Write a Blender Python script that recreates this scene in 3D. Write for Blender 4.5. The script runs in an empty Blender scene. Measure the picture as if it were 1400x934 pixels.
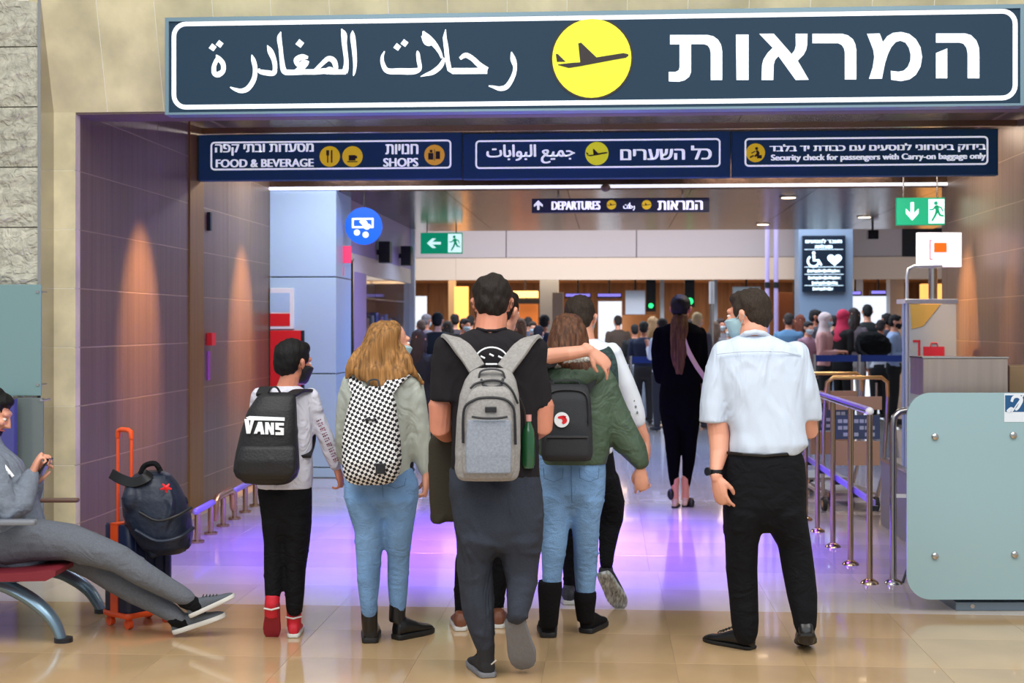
import bpy, bmesh, math, random
import numpy as np
from mathutils import Vector, Matrix

C = bpy.context.scene.collection
SC = bpy.context.scene
PI = math.pi
random.seed(7)

# ------------------------------------------------------------------ camera, world, exposure
F = 1900.0                      # focal length in pixels of the 1400 wide frame
EYE = 1.56                      # camera height
HZ = 445.0                      # row of the horizon
TH = math.atan(134.0 / F)       # the corridor axis (+Y) runs a little right of the view axis
cd = bpy.data.cameras.new('camera')
cd.sensor_width = 36.0
cd.lens = F / 1400.0 * 36.0
cd.shift_y = -(467.0 - HZ) / 1400.0
cam = bpy.data.objects.new('camera', cd)
cam.location = (0, 0, EYE)
cam.rotation_euler = (PI / 2, 0, TH)
C.objects.link(cam)
SC.camera = cam
cd.dof.use_dof = True
cd.dof.focus_distance = 6.9
cd.dof.aperture_fstop = 4.0

w = bpy.data.worlds.new('world')
SC.world = w
w.use_nodes = True
w.node_tree.nodes['Background'].inputs[0].default_value = (0.86, 0.93, 1.0, 1)
w.node_tree.nodes['Background'].inputs[1].default_value = 0.62

SC.view_settings.view_transform = 'Standard'
SC.view_settings.look = 'None'
SC.view_settings.exposure = 0.0
SC.view_settings.gamma = 1.0
SC.view_settings.use_curve_mapping = False

def area(name, loc, rot, sx, sy, power, col, spread=PI):
    l = bpy.data.lights.new(name, 'AREA')
    l.shape = 'RECTANGLE'; l.size = sx; l.size_y = sy; l.energy = power; l.color = col; l.spread = spread
    o = bpy.data.objects.new(name, l); o.location = loc; o.rotation_euler = rot
    C.objects.link(o); return o

def spot(name, loc, rot, power, col, angle, rad=0.04, blend=0.6):
    l = bpy.data.lights.new(name, 'SPOT')
    l.energy = power; l.color = col; l.spot_size = angle; l.spot_blend = blend; l.shadow_soft_size = rad
    o = bpy.data.objects.new(name, l); o.location = loc; o.rotation_euler = rot
    C.objects.link(o); return o

# daylight-white ceiling panels of the near hall, high above and behind the camera
area('hall_light', (-2.2, 3.2, 5.6), (math.radians(12), 0, 0), 3.0, 4.0, 240, (1.0, 0.97, 0.92))
area('hall_light', (2.6, 3.2, 5.6), (math.radians(12), 0, 0), 3.0, 4.0, 240, (1.0, 0.97, 0.92))
area('hall_light', (0.0, -1.5, 5.2), (math.radians(48), 0, 0), 7.0, 2.0, 130, (0.93, 0.97, 1.0))
# unseen violet and blue lights added in place of the floor's coloured reflections
for y, e in ((9.5, 190), (10.3, 190)):
    area('violet_floor_fill', (-0.7, y, 3.30), (0, 0, 0), 2.4, 0.25, e, (0.13, 0.045, 1.0), math.radians(64))
area('blue_floor_fill', (-0.8, 12.6, 3.30), (0, 0, 0), 3.2, 0.3, 45, (0.34, 0.38, 1.0), math.radians(80))
area('blue_floor_fill', (-0.1, 15.2, 2.90), (0, 0, 0), 4.4, 0.3, 120, (0.30, 0.42, 1.0), math.radians(130))
area('blue_floor_fill', (-0.1, 18.0, 2.90), (0, 0, 0), 4.4, 0.3, 120, (0.34, 0.52, 1.0), math.radians(130))
area('passage_light', (2.0, 12.6, 3.30), (0, 0, 0), 2.0, 0.5, 75, (1.0, 0.86, 0.72))
area('passage_light', (-2.6, 13.0, 3.30), (0, 0, 0), 1.2, 0.5, 45, (0.95, 0.95, 1.0))
# added warm spots; their pools stand in for reflected streaks on the bronze walls
for x, y, r in ((-2.62, 10.1, 26), (-2.62, 12.95, 26), (2.45, 11.65, -26), (2.45, 13.25, -26)):
    spot('wall_streak_spot', (x, y, 3.30), (0, math.radians(r), 0), 1000, (1.0, 0.50, 0.20), math.radians(33), 0.03, 1.0)
# the bright lobby behind and the warm security hall
area('lobby_light', (0.0, 23.3, 4.15), (0, 0, 0), 9.0, 4.0, 520, (0.72, 0.86, 1.0))
area('lobby_wash', (0.0, 24.2, 4.1), (math.radians(-70), 0, PI), 9.0, 0.5, 90, (1.0, 0.80, 0.68))
area('security_light', (0.0, 31.5, 2.70), (0, 0, 0), 12.0, 2.2, 260, (1.0, 0.74, 0.48))
area('security_light', (0.0, 36.5, 2.70), (0, 0, 0), 12.0, 2.2, 300, (1.0, 0.66, 0.38))

# ------------------------------------------------------------------ picture -> place
FW = Vector((-math.sin(TH), math.cos(TH), 0)); RT = Vector((math.cos(TH), math.sin(TH), 0)); UP = Vector((0, 0, 1))
CAM = Vector((0, 0, EYE))
def ray(u, v): return FW + RT * ((u - 700) / F) + UP * ((HZ - v) / F)
def PX(u, v, Y):
    d = ray(u, v); return CAM + d * (Y / d.y)
def PD(u, v, D): return CAM + ray(u, v) * D
def PG(u, v):
    d = ray(u, v); return CAM + d * (EYE / -d.z)
def XV(X, u):      # Y at which the wall x = X is seen at column u
    d = ray(u, HZ); return X * d.y / d.x
def depth(p): return (Vector(p) - CAM).dot(FW)

# ------------------------------------------------------------------ materials
def lin(c):
    out = []
    for x in c[:3]:
        x = x / 255.0
        out.append(x / 12.92 if x <= 0.04045 else ((x + 0.055) / 1.055) ** 2.4)
    return (*out, 1.0)

MATS = {}
def mat(name, col, rough=0.5, metal=0.0, em=0.0, emcol=None, var=None, bump=None, rnd=0.0, spec=None, coat=0.0, trans=0.0, alpha=1.0, aniso=0.0, sheen=0.0, fold=None):
    """var = (scale, amount, (sx,sy,sz)) mottles the colour; bump = (scale, strength, (sx,sy,sz)) is fine relief; rnd = piece to piece variation"""
    if name in MATS: return MATS[name]
    m = bpy.data.materials.new(name); m.use_nodes = True
    nt = m.node_tree; N = nt.nodes; L = nt.links; b = N['Principled BSDF']
    c = lin(col)
    b.inputs['Base Color'].default_value = c
    b.inputs['Roughness'].default_value = rough
    b.inputs['Metallic'].default_value = metal
    if spec is not None: b.inputs['Specular IOR Level'].default_value = spec
    b.inputs['Coat Weight'].default_value = coat
    b.inputs['Transmission Weight'].default_value = trans
    b.inputs['Alpha'].default_value = alpha
    b.inputs['Sheen Weight'].default_value = sheen
    if aniso: b.inputs['Anisotropic'].default_value = aniso
    if em:
        b.inputs['Emission Color'].default_value = lin(emcol or col); b.inputs['Emission Strength'].default_value = em
    src = None
    if var or rnd:
        hsv = N.new('ShaderNodeHueSaturation'); hsv.inputs['Color'].default_value = c
        val = None
        if var:
            tc = N.new('ShaderNodeTexCoord'); mp = N.new('ShaderNodeMapping'); mp.inputs['Scale'].default_value = var[2]
            nz = N.new('ShaderNodeTexNoise'); nz.inputs['Scale'].default_value = var[0]; nz.inputs['Detail'].default_value = 4
            L.new(tc.outputs['Object'], mp.inputs['Vector']); L.new(mp.outputs[0], nz.inputs['Vector'])
            mr = N.new('ShaderNodeMapRange'); mr.inputs[1].default_value = 0.3; mr.inputs[2].default_value = 0.7
            mr.inputs[3].default_value = 1 - var[1]; mr.inputs[4].default_value = 1 + var[1]
            L.new(nz.outputs['Fac'], mr.inputs[0]); val = mr.outputs[0]
        if rnd:
            oi = N.new('ShaderNodeObjectInfo'); m2 = N.new('ShaderNodeMapRange')
            m2.inputs[3].default_value = 1 - rnd; m2.inputs[4].default_value = 1 + rnd
            L.new(oi.outputs['Random'], m2.inputs[0])
            if val is None: val = m2.outputs[0]
            else:
                mu = N.new('ShaderNodeMath'); mu.operation = 'MULTIPLY'; L.new(val, mu.inputs[0]); L.new(m2.outputs[0], mu.inputs[1]); val = mu.outputs[0]
        L.new(val, hsv.inputs['Value']); L.new(hsv.outputs[0], b.inputs['Base Color'])
    if bump:
        tc = N.new('ShaderNodeTexCoord'); mp = N.new('ShaderNodeMapping'); mp.inputs['Scale'].default_value = bump[2]
        nz = N.new('ShaderNodeTexNoise'); nz.inputs['Scale'].default_value = bump[0]; nz.inputs['Detail'].default_value = 5
        bp = N.new('ShaderNodeBump'); bp.inputs['Strength'].default_value = bump[1]; bp.inputs['Distance'].default_value = 0.01
        L.new(tc.outputs['Object'], mp.inputs['Vector']); L.new(mp.outputs[0], nz.inputs['Vector'])
        L.new(nz.outputs['Fac'], bp.inputs['Height']); L.new(bp.outputs[0], b.inputs['Normal'])
    if fold:
        tc = N.new('ShaderNodeTexCoord'); mp = N.new('ShaderNodeMapping'); mp.inputs['Scale'].default_value = fold[2]
        nz = N.new('ShaderNodeTexNoise'); nz.inputs['Scale'].default_value = fold[0]; nz.inputs['Detail'].default_value = 2; nz.inputs['Distortion'].default_value = 1.5
        b2 = N.new('ShaderNodeBump'); b2.inputs['Strength'].default_value = fold[1]; b2.inputs['Distance'].default_value = 0.05
        L.new(tc.outputs['Object'], mp.inputs['Vector']); L.new(mp.outputs[0], nz.inputs['Vector']); L.new(nz.outputs['Fac'], b2.inputs['Height'])
        if bump: L.new(bp.outputs[0], b2.inputs['Normal'])
        L.new(b2.outputs[0], b.inputs['Normal'])
    MATS[name] = m
    return m
I3 = (1, 1, 1)

M_stone = mat('cream_limestone', (214, 202, 162), 0.5, var=(3.5, 0.20, I3), bump=(30, 0.12, I3), rnd=0.06)
M_rough = mat('rough_limestone', (196, 192, 174), 0.85, var=(18.0, 0.22, I3), bump=(26, 0.9, I3), fold=(13, 0.8, I3), rnd=0.08)
M_grout = mat('pale_joint', (240, 236, 220), 0.8)
M_dgrout = mat('floor_joint', (168, 146, 116), 0.5)
M_bronze = mat('brushed_bronze_panel', (130, 108, 88), 0.40, 0.45, var=(3.0, 0.16, (8, 8, 0.15)), bump=(40, 0.08, (6, 6, 0.12)), rnd=0.03)
M_bjoint = mat('bronze_joint', (178, 150, 120), 0.4, 0.6)
M_gold = mat('golden_pilaster', (150, 112, 52), 0.42, 0.55, var=(6, 0.12, (3, 3, 0.2)))
M_tile = mat('beige_floor_stone', (196, 164, 122), 0.12, var=(1.3, 0.16, I3), bump=(9, 0.02, I3), rnd=0.04, coat=0.3)
M_tile3 = mat('floor_stone_pale_sheen', (206, 194, 182), 0.12, var=(1.3, 0.10, I3), bump=(9, 0.02, I3), rnd=0.04, coat=0.3)  # floor stone with a pale reflection put into its colour
M_tile2 = mat('grey_floor_stone', (182, 172, 168), 0.12, var=(1.3, 0.10, I3), bump=(9, 0.02, I3), rnd=0.04, coat=0.3)
M_ceil = mat('bronze_mirror_ceiling', (92, 72, 62), 0.2, 0.85, var=(5.0, 0.30, (1, 5, 1)), bump=(7, 0.28, (1, 4, 1)))
M_header = mat('pale_soffit', (176, 168, 160), 0.4)
M_soffit = mat('brown_soffit', (104, 86, 78), 0.5)
M_blue = mat('pale_blue_panel', (176, 205, 226), 0.35, rnd=0.02)
M_dark = mat('dark_metal', (46, 48, 54), 0.4, 0.5)
M_black = mat('black_plastic', (14, 14, 16), 0.4)
M_sign = mat('sign_slate_blue', (30, 56, 76), 0.6, em=0.10, spec=.25)
M_signframe = mat('sign_frame_blue', (112, 140, 154), 0.4, 0.2)
M_white_em = mat('sign_white', (244, 250, 255), 0.5, em=0.55)
M_yel = mat('sign_yellow', (232, 236, 40), 0.5, em=0.35)
M_yel2 = mat('sign_amber', (236, 200, 30), 0.5, em=0.30)
M_ink = mat('sign_ink', (46, 36, 34), 0.6)
M_steel = mat('stainless_steel', (190, 186, 182), 0.22, 1.0)
M_wsteel = mat('warm_steel', (196, 170, 138), 0.22, 1.0)
M_white = mat('white_paint', (232, 232, 232), 0.5)
M_violet = mat('violet_rail', (148, 130, 214), 0.35, 0.1)
M_red = mat('red_paint', (226, 26, 34), 0.4)
M_grn = mat('exit_green', (0, 150, 108), 0.5, em=0.6)
M_exw = mat('exit_white', (215, 250, 246), 0.5, em=0.9)
M_gpanel = mat('grey_fascia_panel', (186, 176, 178), 0.5, rnd=0.02)
M_cream = mat('cream_fascia', (228, 206, 186), 0.5)
M_wood = mat('brown_panelling', (128, 98, 74), 0.4, var=(3, 0.25, (4, 4, 0.4)), rnd=0.12)
M_lilac = mat('lilac_wall', (168, 140, 176), 0.45)

# ------------------------------------------------------------------ mesh tools
class MB:
    """collects shapes; build() links them as one mesh object"""
    def __init__(s): s.v = []; s.f = []
    def add(s, vs, fs):
        o = len(s.v); s.v += [tuple(p) for p in vs]; s.f += [tuple(i + o for i in f) for f in fs]; return s
    def box(s, a, b, M=None):
        x0, y0, z0 = a; x1, y1, z1 = b
        vs = [Vector(p) for p in ((x0, y0, z0), (x1, y0, z0), (x1, y1, z0), (x0, y1, z0), (x0, y0, z1), (x1, y0, z1), (x1, y1, z1), (x0, y1, z1))]
        if M: vs = [M @ p for p in vs]
        return s.add(vs, [(0, 3, 2, 1), (4, 5, 6, 7), (0, 1, 5, 4), (1, 2, 6, 5), (2, 3, 7, 6), (3, 0, 4, 7)])
    def bevbox(s, a, b, r=0.004):
        """box with chamfered edges on its -y face and its top"""
        x0, y0, z0 = a; x1, y1, z1 = b
        vs = [(x0, y1, z0), (x1, y1, z0), (x1, y1, z1), (x0, y1, z1), (x0, y0 + r, z0), (x1, y0 + r, z0), (x1, y0 + r, z1), (x0, y0 + r, z1), (x0 + r, y0, z0 + r), (x1 - r, y0, z0 + r), (x1 - r, y0, z1 - r), (x0 + r, y0, z1 - r)]
        return s.add(vs, [(0, 3, 2, 1), (8, 9, 10, 11), (0, 1, 5, 4), (1, 2, 6, 5), (2, 3, 7, 6), (3, 0, 4, 7), (4, 5, 9, 8), (5, 6, 10, 9), (6, 7, 11, 10), (7, 4, 8, 11)])
    def loft(s, rings, cap=True):
        n = len(rings[0]); o = len(s.v)
        for r in rings: s.v += [tuple(p) for p in r]
        for i in range(len(rings) - 1):
            for j in range(n):
                k = (j + 1) % n
                s.f.append((o + i * n + j, o + i * n + k, o + (i + 1) * n + k, o + (i + 1) * n + j))
        if cap:
            s.f.append(tuple(o + j for j in range(n))[::-1]); e = o + (len(rings) - 1) * n
            s.f.append(tuple(e + j for j in range(n)))
        return s
    def tube(s, pts, r, n=10, ratio=1.0, round_ends=False, side=None):
        """tube along pts; r one radius or a list; ratio = depth radius / side radius"""
        pts = [Vector(p) for p in pts]
        rs = list(r) if hasattr(r, '__len__') else [r] * len(pts)
        rt = list(ratio) if hasattr(ratio, '__len__') else [ratio] * len(pts)
        if round_ends:
            a, b = (pts[0] - pts[1]).normalized(), (pts[-1] - pts[-2]).normalized()
            pts = [pts[0] + a * rs[0] * 0.92, pts[0] + a * rs[0] * 0.7] + pts + [pts[-1] + b * rs[-1] * 0.7, pts[-1] + b * rs[-1] * 0.92]
            rs = [rs[0] * 0.35, rs[0] * 0.72] + rs + [rs[-1] * 0.72, rs[-1] * 0.35]
            rt = [rt[0]] * 2 + rt + [rt[-1]] * 2
        rings = []; prev = None
        for i, p in enumerate(pts):
            t = (pts[min(i + 1, len(pts) - 1)] - pts[max(i - 1, 0)])
            if t.length < 1e-9: t = Vector((0, 0, 1))
            t.normalize()
            if prev is None:
                a = t.cross(Vector((0, 1, 0))) if side is None else Vector(side) - t * Vector(side).dot(t)
                if a.length < 0.25 and side is None: a = t.cross(Vector((0, 0, 1)))
                a.normalize()
            else:
                a = prev - t * prev.dot(t)
                if a.length < 1e-6: a = t.orthogonal()
                a.normalize()
            prev = a; b = t.cross(a)
            rings.append([p + a * (rs[i] * math.cos(q)) + b * (rs[i] * rt[i] * math.sin(q)) for q in (2 * PI * k / n for k in range(n))])
        return s.loft(rings)
    def cyl(s, a, b, r, n=16, r2=None):
        return s.tube([a, b], [r, r if r2 is None else r2], n)
    def ell(s, c, r, R=None, n=14, m=9):
        c = Vector(c); rings = []
        for i in range(m):
            t = PI * (i + 0.25) / (m - 0.5)
            ring = []
            for j in range(n):
                q = 2 * PI * j / n
                p = Vector((r[0] * math.sin(t) * math.cos(q), r[1] * math.sin(t) * math.sin(q), -r[2] * math.cos(t)))
                ring.append(c + (R @ p if R else p))
            rings.append(ring)
        return s.loft(rings)
    def poly(s, pts, d):
        """flat outline extruded by the vector d"""
        n = len(pts); d = Vector(d); o = len(s.v)
        s.v += [tuple(p) for p in pts] + [tuple(Vector(p) + d) for p in pts]
        s.f.append(tuple(o + i for i in range(n))); s.f.append(tuple(o + n + i for i in range(n))[::-1])
        for i in range(n):
            j = (i + 1) % n; s.f.append((o + j, o + i, o + n + i, o + n + j))
        return s
    def mesh(s, name, smooth=True):
        me = bpy.data.meshes.new(name); me.from_pydata(s.v, [], s.f)
        bm = bmesh.new(); bm.from_mesh(me)
        big = [f for f in bm.faces if len(f.verts) > 4]
        if big: bmesh.ops.triangulate(bm, faces=big)
        bmesh.ops.recalc_face_normals(bm, faces=bm.faces)
        bm.to_mesh(me); bm.free()
        if smooth: smooth_mesh(me)
        return me
    def build(s, name, m, parent=None, smooth=True, flat=False):
        return link(name, s.mesh(name, smooth and not flat), m, parent)

def smooth_mesh(me, ang=40):
    n = len(me.polygons)
    me.polygons.foreach_set('use_smooth', [True] * n)
    try: me.set_sharp_from_angle(angle=math.radians(ang))
    except Exception: pass
    me.update()

def link(name, me, m, parent=None):
    o = bpy.data.objects.new(name, me)
    if m is not None and me is not None and not me.materials: me.materials.append(m)
    C.objects.link(o)
    if parent is not None: o.parent = parent
    return o

def tag(o, label=None, cat=None, group=None, kind=None):
    if label: o['label'] = label
    if cat: o['category'] = cat
    if group: o['group'] = group
    if kind: o['kind'] = kind
    return o

def thing(name, label, cat, loc=(0, 0, 0), rz=0.0, group=None):
    o = bpy.data.objects.new(name, None); C.objects.link(o); o.empty_display_size = 0.1
    o.location = loc; o.rotation_euler = (0, 0, rz)
    return tag(o, label, cat, group)

def struct(name, mb, m, flat=True):
    return tag(mb.build(name, m, None, flat=flat), kind='structure')

# rounded outline in a vertical plane facing the camera side (-y)
def rrect(x0, x1, z0, z1, r, y, n=6):
    out = []
    for cx, cz, a0 in ((x1 - r, z1 - r, 0), (x0 + r, z1 - r, 90), (x0 + r, z0 + r, 180), (x1 - r, z0 + r, 270)):
        for i in range(n + 1):
            a = math.radians(a0 + 90 * i / n); out.append(Vector((cx + r * math.cos(a), y, cz + r * math.sin(a))))
    return out
def outline(mb, x0, x1, z0, z1, r, t, y, d=0.003):
    a = rrect(x0, x1, z0, z1, r, y); b = rrect(x0 + t, x1 - t, z0 + t, z1 - t, max(r - t, 0.002), y)
    n = len(a); vs = a + b + [p + Vector((0, -d, 0)) for p in a + b]
    fs = []
    for i in range(n):
        j = (i + 1) % n
        fs += [(2 * n + i, 2 * n + j, 3 * n + j, 3 * n + i), (i, j, 2 * n + j, 2 * n + i), (n + i, n + j, 3 * n + j, 3 * n + i)]
    mb.add(vs, fs)
def disc(mb, x, z, r, y, d=0.004, n=40, rz=None):
    mb.poly([(x + r * math.cos(2 * PI * i / n), y, z + (rz or r) * math.sin(2 * PI * i / n)) for i in range(n)], (0, -d, 0))

def spline(pts, k=6):
    """Catmull-Rom through points of any dimension"""
    P = [np.array(p, float) for p in pts]; P = [2 * P[0] - P[1]] + P + [2 * P[-1] - P[-2]]
    out = []
    for i in range(1, len(P) - 2):
        for j in range(k):
            t = j / k
            out.append(0.5 * ((2 * P[i]) + (-P[i - 1] + P[i + 1]) * t + (2 * P[i - 1] - 5 * P[i] + 4 * P[i + 1] - P[i + 2]) * t * t + (-P[i - 1] + 3 * P[i] - 3 * P[i + 1] + P[i + 2]) * t ** 3))
    out.append(P[-2]); return out

def brush(mb, pts, y, d=0.003, k=6, smooth=True):
    """pen stroke: pts = (x, z, half width); flat ribbon in the plane y"""
    S = spline(pts, k) if smooth and len(pts) > 2 else [np.array(p, float) for p in pts]
    L, R = [], []
    for i, p in enumerate(S):
        t = S[min(i + 1, len(S) - 1)][:2] - S[max(i - 1, 0)][:2]
        t = t / (np.linalg.norm(t) + 1e-12); nrm = np.array((-t[1], t[0]))
        L.append((p[0] + nrm[0] * p[2], y - d, p[1] + nrm[1] * p[2])); R.append((p[0] - nrm[0] * p[2], y - d, p[1] - nrm[1] * p[2]))
    n = len(S)
    mb.add(L + R, [(i, i + 1, n + i + 1, n + i) for i in range(n - 1)])

_txt = {}
def text_mesh(s):
    """outlines of the lettering, each outer contour filled by itself together with the holes inside it"""
    if s in _txt: return _txt[s]
    from mathutils.geometry import tessellate_polygon
    c = bpy.data.curves.new('lettering', 'FONT'); c.body = s; c.size = 1.0
    o = bpy.data.objects.new('lettering', c); C.objects.link(o)
    dg = bpy.context.evaluated_depsgraph_get(); cu = o.evaluated_get(dg).to_curve(dg)
    loops = []
    for sp in cu.splines:
        P = []
        if sp.type == 'BEZIER':
            n = len(sp.bezier_points)
            for i in range(n):
                p, q = sp.bezier_points[i], sp.bezier_points[(i + 1) % n]
                for k in range(4):
                    t = k / 4; u = 1 - t
                    v = p.co * u ** 3 + p.handle_right * 3 * u * u * t + q.handle_left * 3 * u * t * t + q.co * t ** 3
                    if not P or (Vector(v[:2]) - P[-1]).length > 1e-5: P.append(Vector(v[:2]))
        else: P = [Vector(p.co[:2]) for p in sp.points]
        if len(P) > 2 and (P[0] - P[-1]).length < 1e-5: P.pop()
        if len(P) > 2:
            A = sum(P[i].x * P[(i + 1) % len(P)].y - P[(i + 1) % len(P)].x * P[i].y for i in range(len(P))) / 2
            loops.append((A, P))
    o.to_curve_clear() if hasattr(o, 'to_curve_clear') else None
    bpy.data.objects.remove(o); bpy.data.curves.remove(c)
    big = max(loops, key=lambda l: abs(l[0]))[0]
    def inside(p, P):
        r = False
        for i in range(len(P)):
            a, b = P[i], P[i - 1]
            if (a.y > p.y) != (b.y > p.y) and p.x < (b.x - a.x) * (p.y - a.y) / (b.y - a.y) + a.x: r = not r
        return r
    vs, fs = [], []
    for A, P in loops:
        if A * big <= 0: continue
        hs = [Q for B, Q in loops if B * big < 0 and inside(Q[0], P)]
        L_ = [[Vector((p.x, p.y, 0)) for p in R_] for R_ in [P] + hs]
        flat = [p for R_ in L_ for p in R_]; o_ = len(vs)
        vs += [(p.x, p.y) for p in flat]; fs += [tuple(o_ + i for i in t) for t in tessellate_polygon(L_)]
    _txt[s] = (np.array(vs), fs); return _txt[s]
def letters(mb, s, x0, x1, z0, z1, y, bold=0.0, M=None):
    """writes s so that its ink fills the box; bold repeats the ink slightly shifted"""
    v, f = text_mesh(s)
    lo, hi = v.min(0), v.max(0)
    ks = (0,) if not bold else (-1, -0.33, 0.33, 1)
    for i, k in enumerate(ks):
        px = x0 + bold * (1 + k) + (v[:, 0] - lo[0]) / (hi[0] - lo[0]) * (x1 - x0 - 2 * bold)
        pz = z0 + (v[:, 1] - lo[1]) / (hi[1] - lo[1]) * (z1 - z0)
        vs = [Vector((a, y - 0.0003 * i, b)) for a, b in zip(px, pz)]
        if M: vs = [M @ p for p in vs]
        mb.add(vs, f)

DEPARTURES_HE = 'תוארמה'
# ================================================================== the setting
YF = 8.85                  # face of the stone portal
XL, XR = -3.48, 3.33       # passage walls
YE = 14.05                 # end of the passage
ZC1, ZC2, ZC3 = 3.36, 2.94, 4.25

fl = struct('floor', MB().box((-9, -3, -0.12), (9, 44, -0.0022)), M_dgrout)
tile_me = MB().add([(-.2994, -.2994, -.0022), (.2994, -.2994, -.0022), (.2994, .2994, -.0022), (-.2994, .2994, -.0022),
                    (-.2994, -.2994, -.0005), (.2994, -.2994, -.0005), (.2994, .2994, -.0005), (-.2994, .2994, -.0005),
                    (-.2988, -.2988, 0), (.2988, -.2988, 0), (.2988, .2988, 0), (-.2988, .2988, 0)],
                   [(0, 1, 5, 4), (1, 2, 6, 5), (2, 3, 7, 6), (3, 0, 4, 7), (4, 5, 9, 8), (5, 6, 10, 9), (6, 7, 11, 10), (7, 4, 8, 11), (8, 9, 10, 11)]).mesh('floor_tile', False)
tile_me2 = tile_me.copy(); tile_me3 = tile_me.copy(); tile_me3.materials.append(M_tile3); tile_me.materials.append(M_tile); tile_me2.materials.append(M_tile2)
def tile(x, y, me):
    o = link('floor_tile', me, None, fl); o.location = (x, y, 0)
for i in range(14):
    for j in range(6): tile(-4.2 + 0.6 * i, YF + 0.3 - 0.6 * (j + 1), tile_me3 if j < 2 else tile_me)  # two rows at the portal carry the painted reflection
for i in range(11):
    for j in range(13): tile(-3.15 + 0.6 * i + 0.1, YF + 0.3 + 0.6 * j, tile_me2)
sl = MB()
for i in range(20):
    for j in range(14): sl.box((-6.15 + 0.6 * i + 0.001, YF + 7.8 + 0.6 * j + 0.001, -0.0022), (-5.55 + 0.6 * i - 0.001, YF + 8.4 + 0.6 * j - 0.001, 0))
sl.box((-9, YF + 16.2, -0.0022), (9, 44, 0)); sl.box((-9, -3, -0.0022), (-4.5, YF, 0)); sl.box((4.2, -3, -0.0022), (9, YF, 0)); sl.box((-4.5, -3, -0.0022), (4.2, YF - 3.6, 0))
tag(sl.build('paving', M_tile2, fl, flat=True), kind='stuff')

# ---- stone portal: jamb and header in courses 0.385 m high
wf = struct('wall_front', MB().box((-7, YF + 0.002, 0), (XL - 0.01, YF + 0.30, 4.6)).box((XR + 0.01, YF + 0.002, 0), (7, YF + 0.30, 4.6)), M_grout)
ZH = 2.95
zc = [0.0]
z = 0.26
while z < 4.6: zc.append(z); z += 0.3855
xj = PX(55, 500, YF).x
for i in range(len(zc) - 1):
    for (a, b) in ((xj + 0.004, XL), (XR, XR + 0.6), (XR + 0.605, XR + 1.6)):
        link('stone', MB().bevbox((a + 0.0015, YF, zc[i] + 0.0015), (b - 0.0015, YF + 0.08, zc[i + 1] - 0.0015), .0015).mesh('stone', False), M_stone, wf)
# the header leans a little towards the hall at its top
LEAN = -0.30
hd = struct('wall_header', MB().box((XL - 0.4, YF + 0.10, ZH + 0.01), (XR + 1.0, YF + 0.30, 4.6)), M_grout)
MB().loft([[Vector((x, YF + (z - ZH) * LEAN + d, z)) for x, d in ((XL - .4, .0025), (XR + 1, .0025), (XR + 1, .09), (XL - .4, .09))] for z in (ZH + .002, 4.3)]).build('joint_filler', M_grout, hd, flat=True)
def leanbox(x0, x1, z0, z1):
    r = 0.0015; y0 = YF + (z0 - ZH) * LEAN; y1 = YF + (z1 - ZH) * LEAN
    return MB().add([(x0, y0 + .1, z0), (x1, y0 + .1, z0), (x1, y1 + .1, z1), (x0, y1 + .1, z1), (x0, y0 + r, z0), (x1, y0 + r, z0), (x1, y1 + r, z1), (x0, y1 + r, z1), (x0 + r, y0, z0 + r), (x1 - r, y0, z0 + r), (x1 - r, y1, z1 - r), (x0 + r, y1, z1 - r)],
        [(0, 3, 2, 1), (8, 9, 10, 11), (0, 1, 5, 4), (1, 2, 6, 5), (2, 3, 7, 6), (3, 0, 4, 7), (4, 5, 9, 8), (5, 6, 10, 9), (6, 7, 11, 10), (7, 4, 8, 11)]).mesh('stone', False)
x = xj + 0.01; xs = [x]
x = PX(147, 155, YF).x
while x < 4.2: xs.append(x); x += 0.375
for i in range(len(xs) - 1): link('stone', leanbox(xs[i] + 0.0022, xs[i + 1] - 0.0022, ZH, 4.3), M_stone, hd)
tag(MB().box((XL, YF + 0.01, ZH - 0.012), (XR, YF + 0.34, ZH - 0.001)).build('soffit', M_soffit, hd, flat=True))
# ---- rough stone blocks at the left
xk = PX(56, 500, YF - .20).x
wr = struct('wall_left_front', MB().box((-7, YF - 0.16, 0), (xk - 0.03, YF + 0.03, 4.6)), M_grout)
for i in range(len(zc) - 1):
    k = 0
    for (a, b) in ((xk - 1.06, xk - 0.02), (xk - 2.1, xk - 1.065)):
        mb = MB(); n = 9; vs = []; rnd = random.Random(i * 7 + k); k += 1
        for q in range(n + 1):
            for p in range(n + 1):
                e = p in (0, n) or q in (0, n)
                vs.append((a + (b - a) * p / n, YF - 0.20 - (0 if e else rnd.uniform(0.0, 0.035)), zc[i] + 0.004 + (zc[i + 1] - zc[i] - 0.008) * q / n))
        m1 = len(vs); vs += [(a, YF - 0.1, zc[i] + .004), (b, YF - 0.1, zc[i] + .004), (b, YF - 0.1, zc[i + 1] - .004), (a, YF - 0.1, zc[i + 1] - .004)]
        fs = [(q * (n + 1) + p, q * (n + 1) + p + 1, (q + 1) * (n + 1) + p + 1, (q + 1) * (n + 1) + p) for q in range(n) for p in range(n)]
        fs += [(m1, m1 + 1, n, 0), (m1 + 1, m1 + 2, (n + 1) ** 2 - 1, n), (m1 + 2, m1 + 3, n * (n + 1), (n + 1) ** 2 - 1), (m1 + 3, m1, 0, n * (n + 1))]
        link('stone', mb.add(vs, fs).mesh('stone', False), M_rough, wr)
struct('trim_1', MB().box((xk - 0.018, YF - 0.21, 0), (xk + 0.002, YF + 0.0, 4.6)), M_steel)

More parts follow.
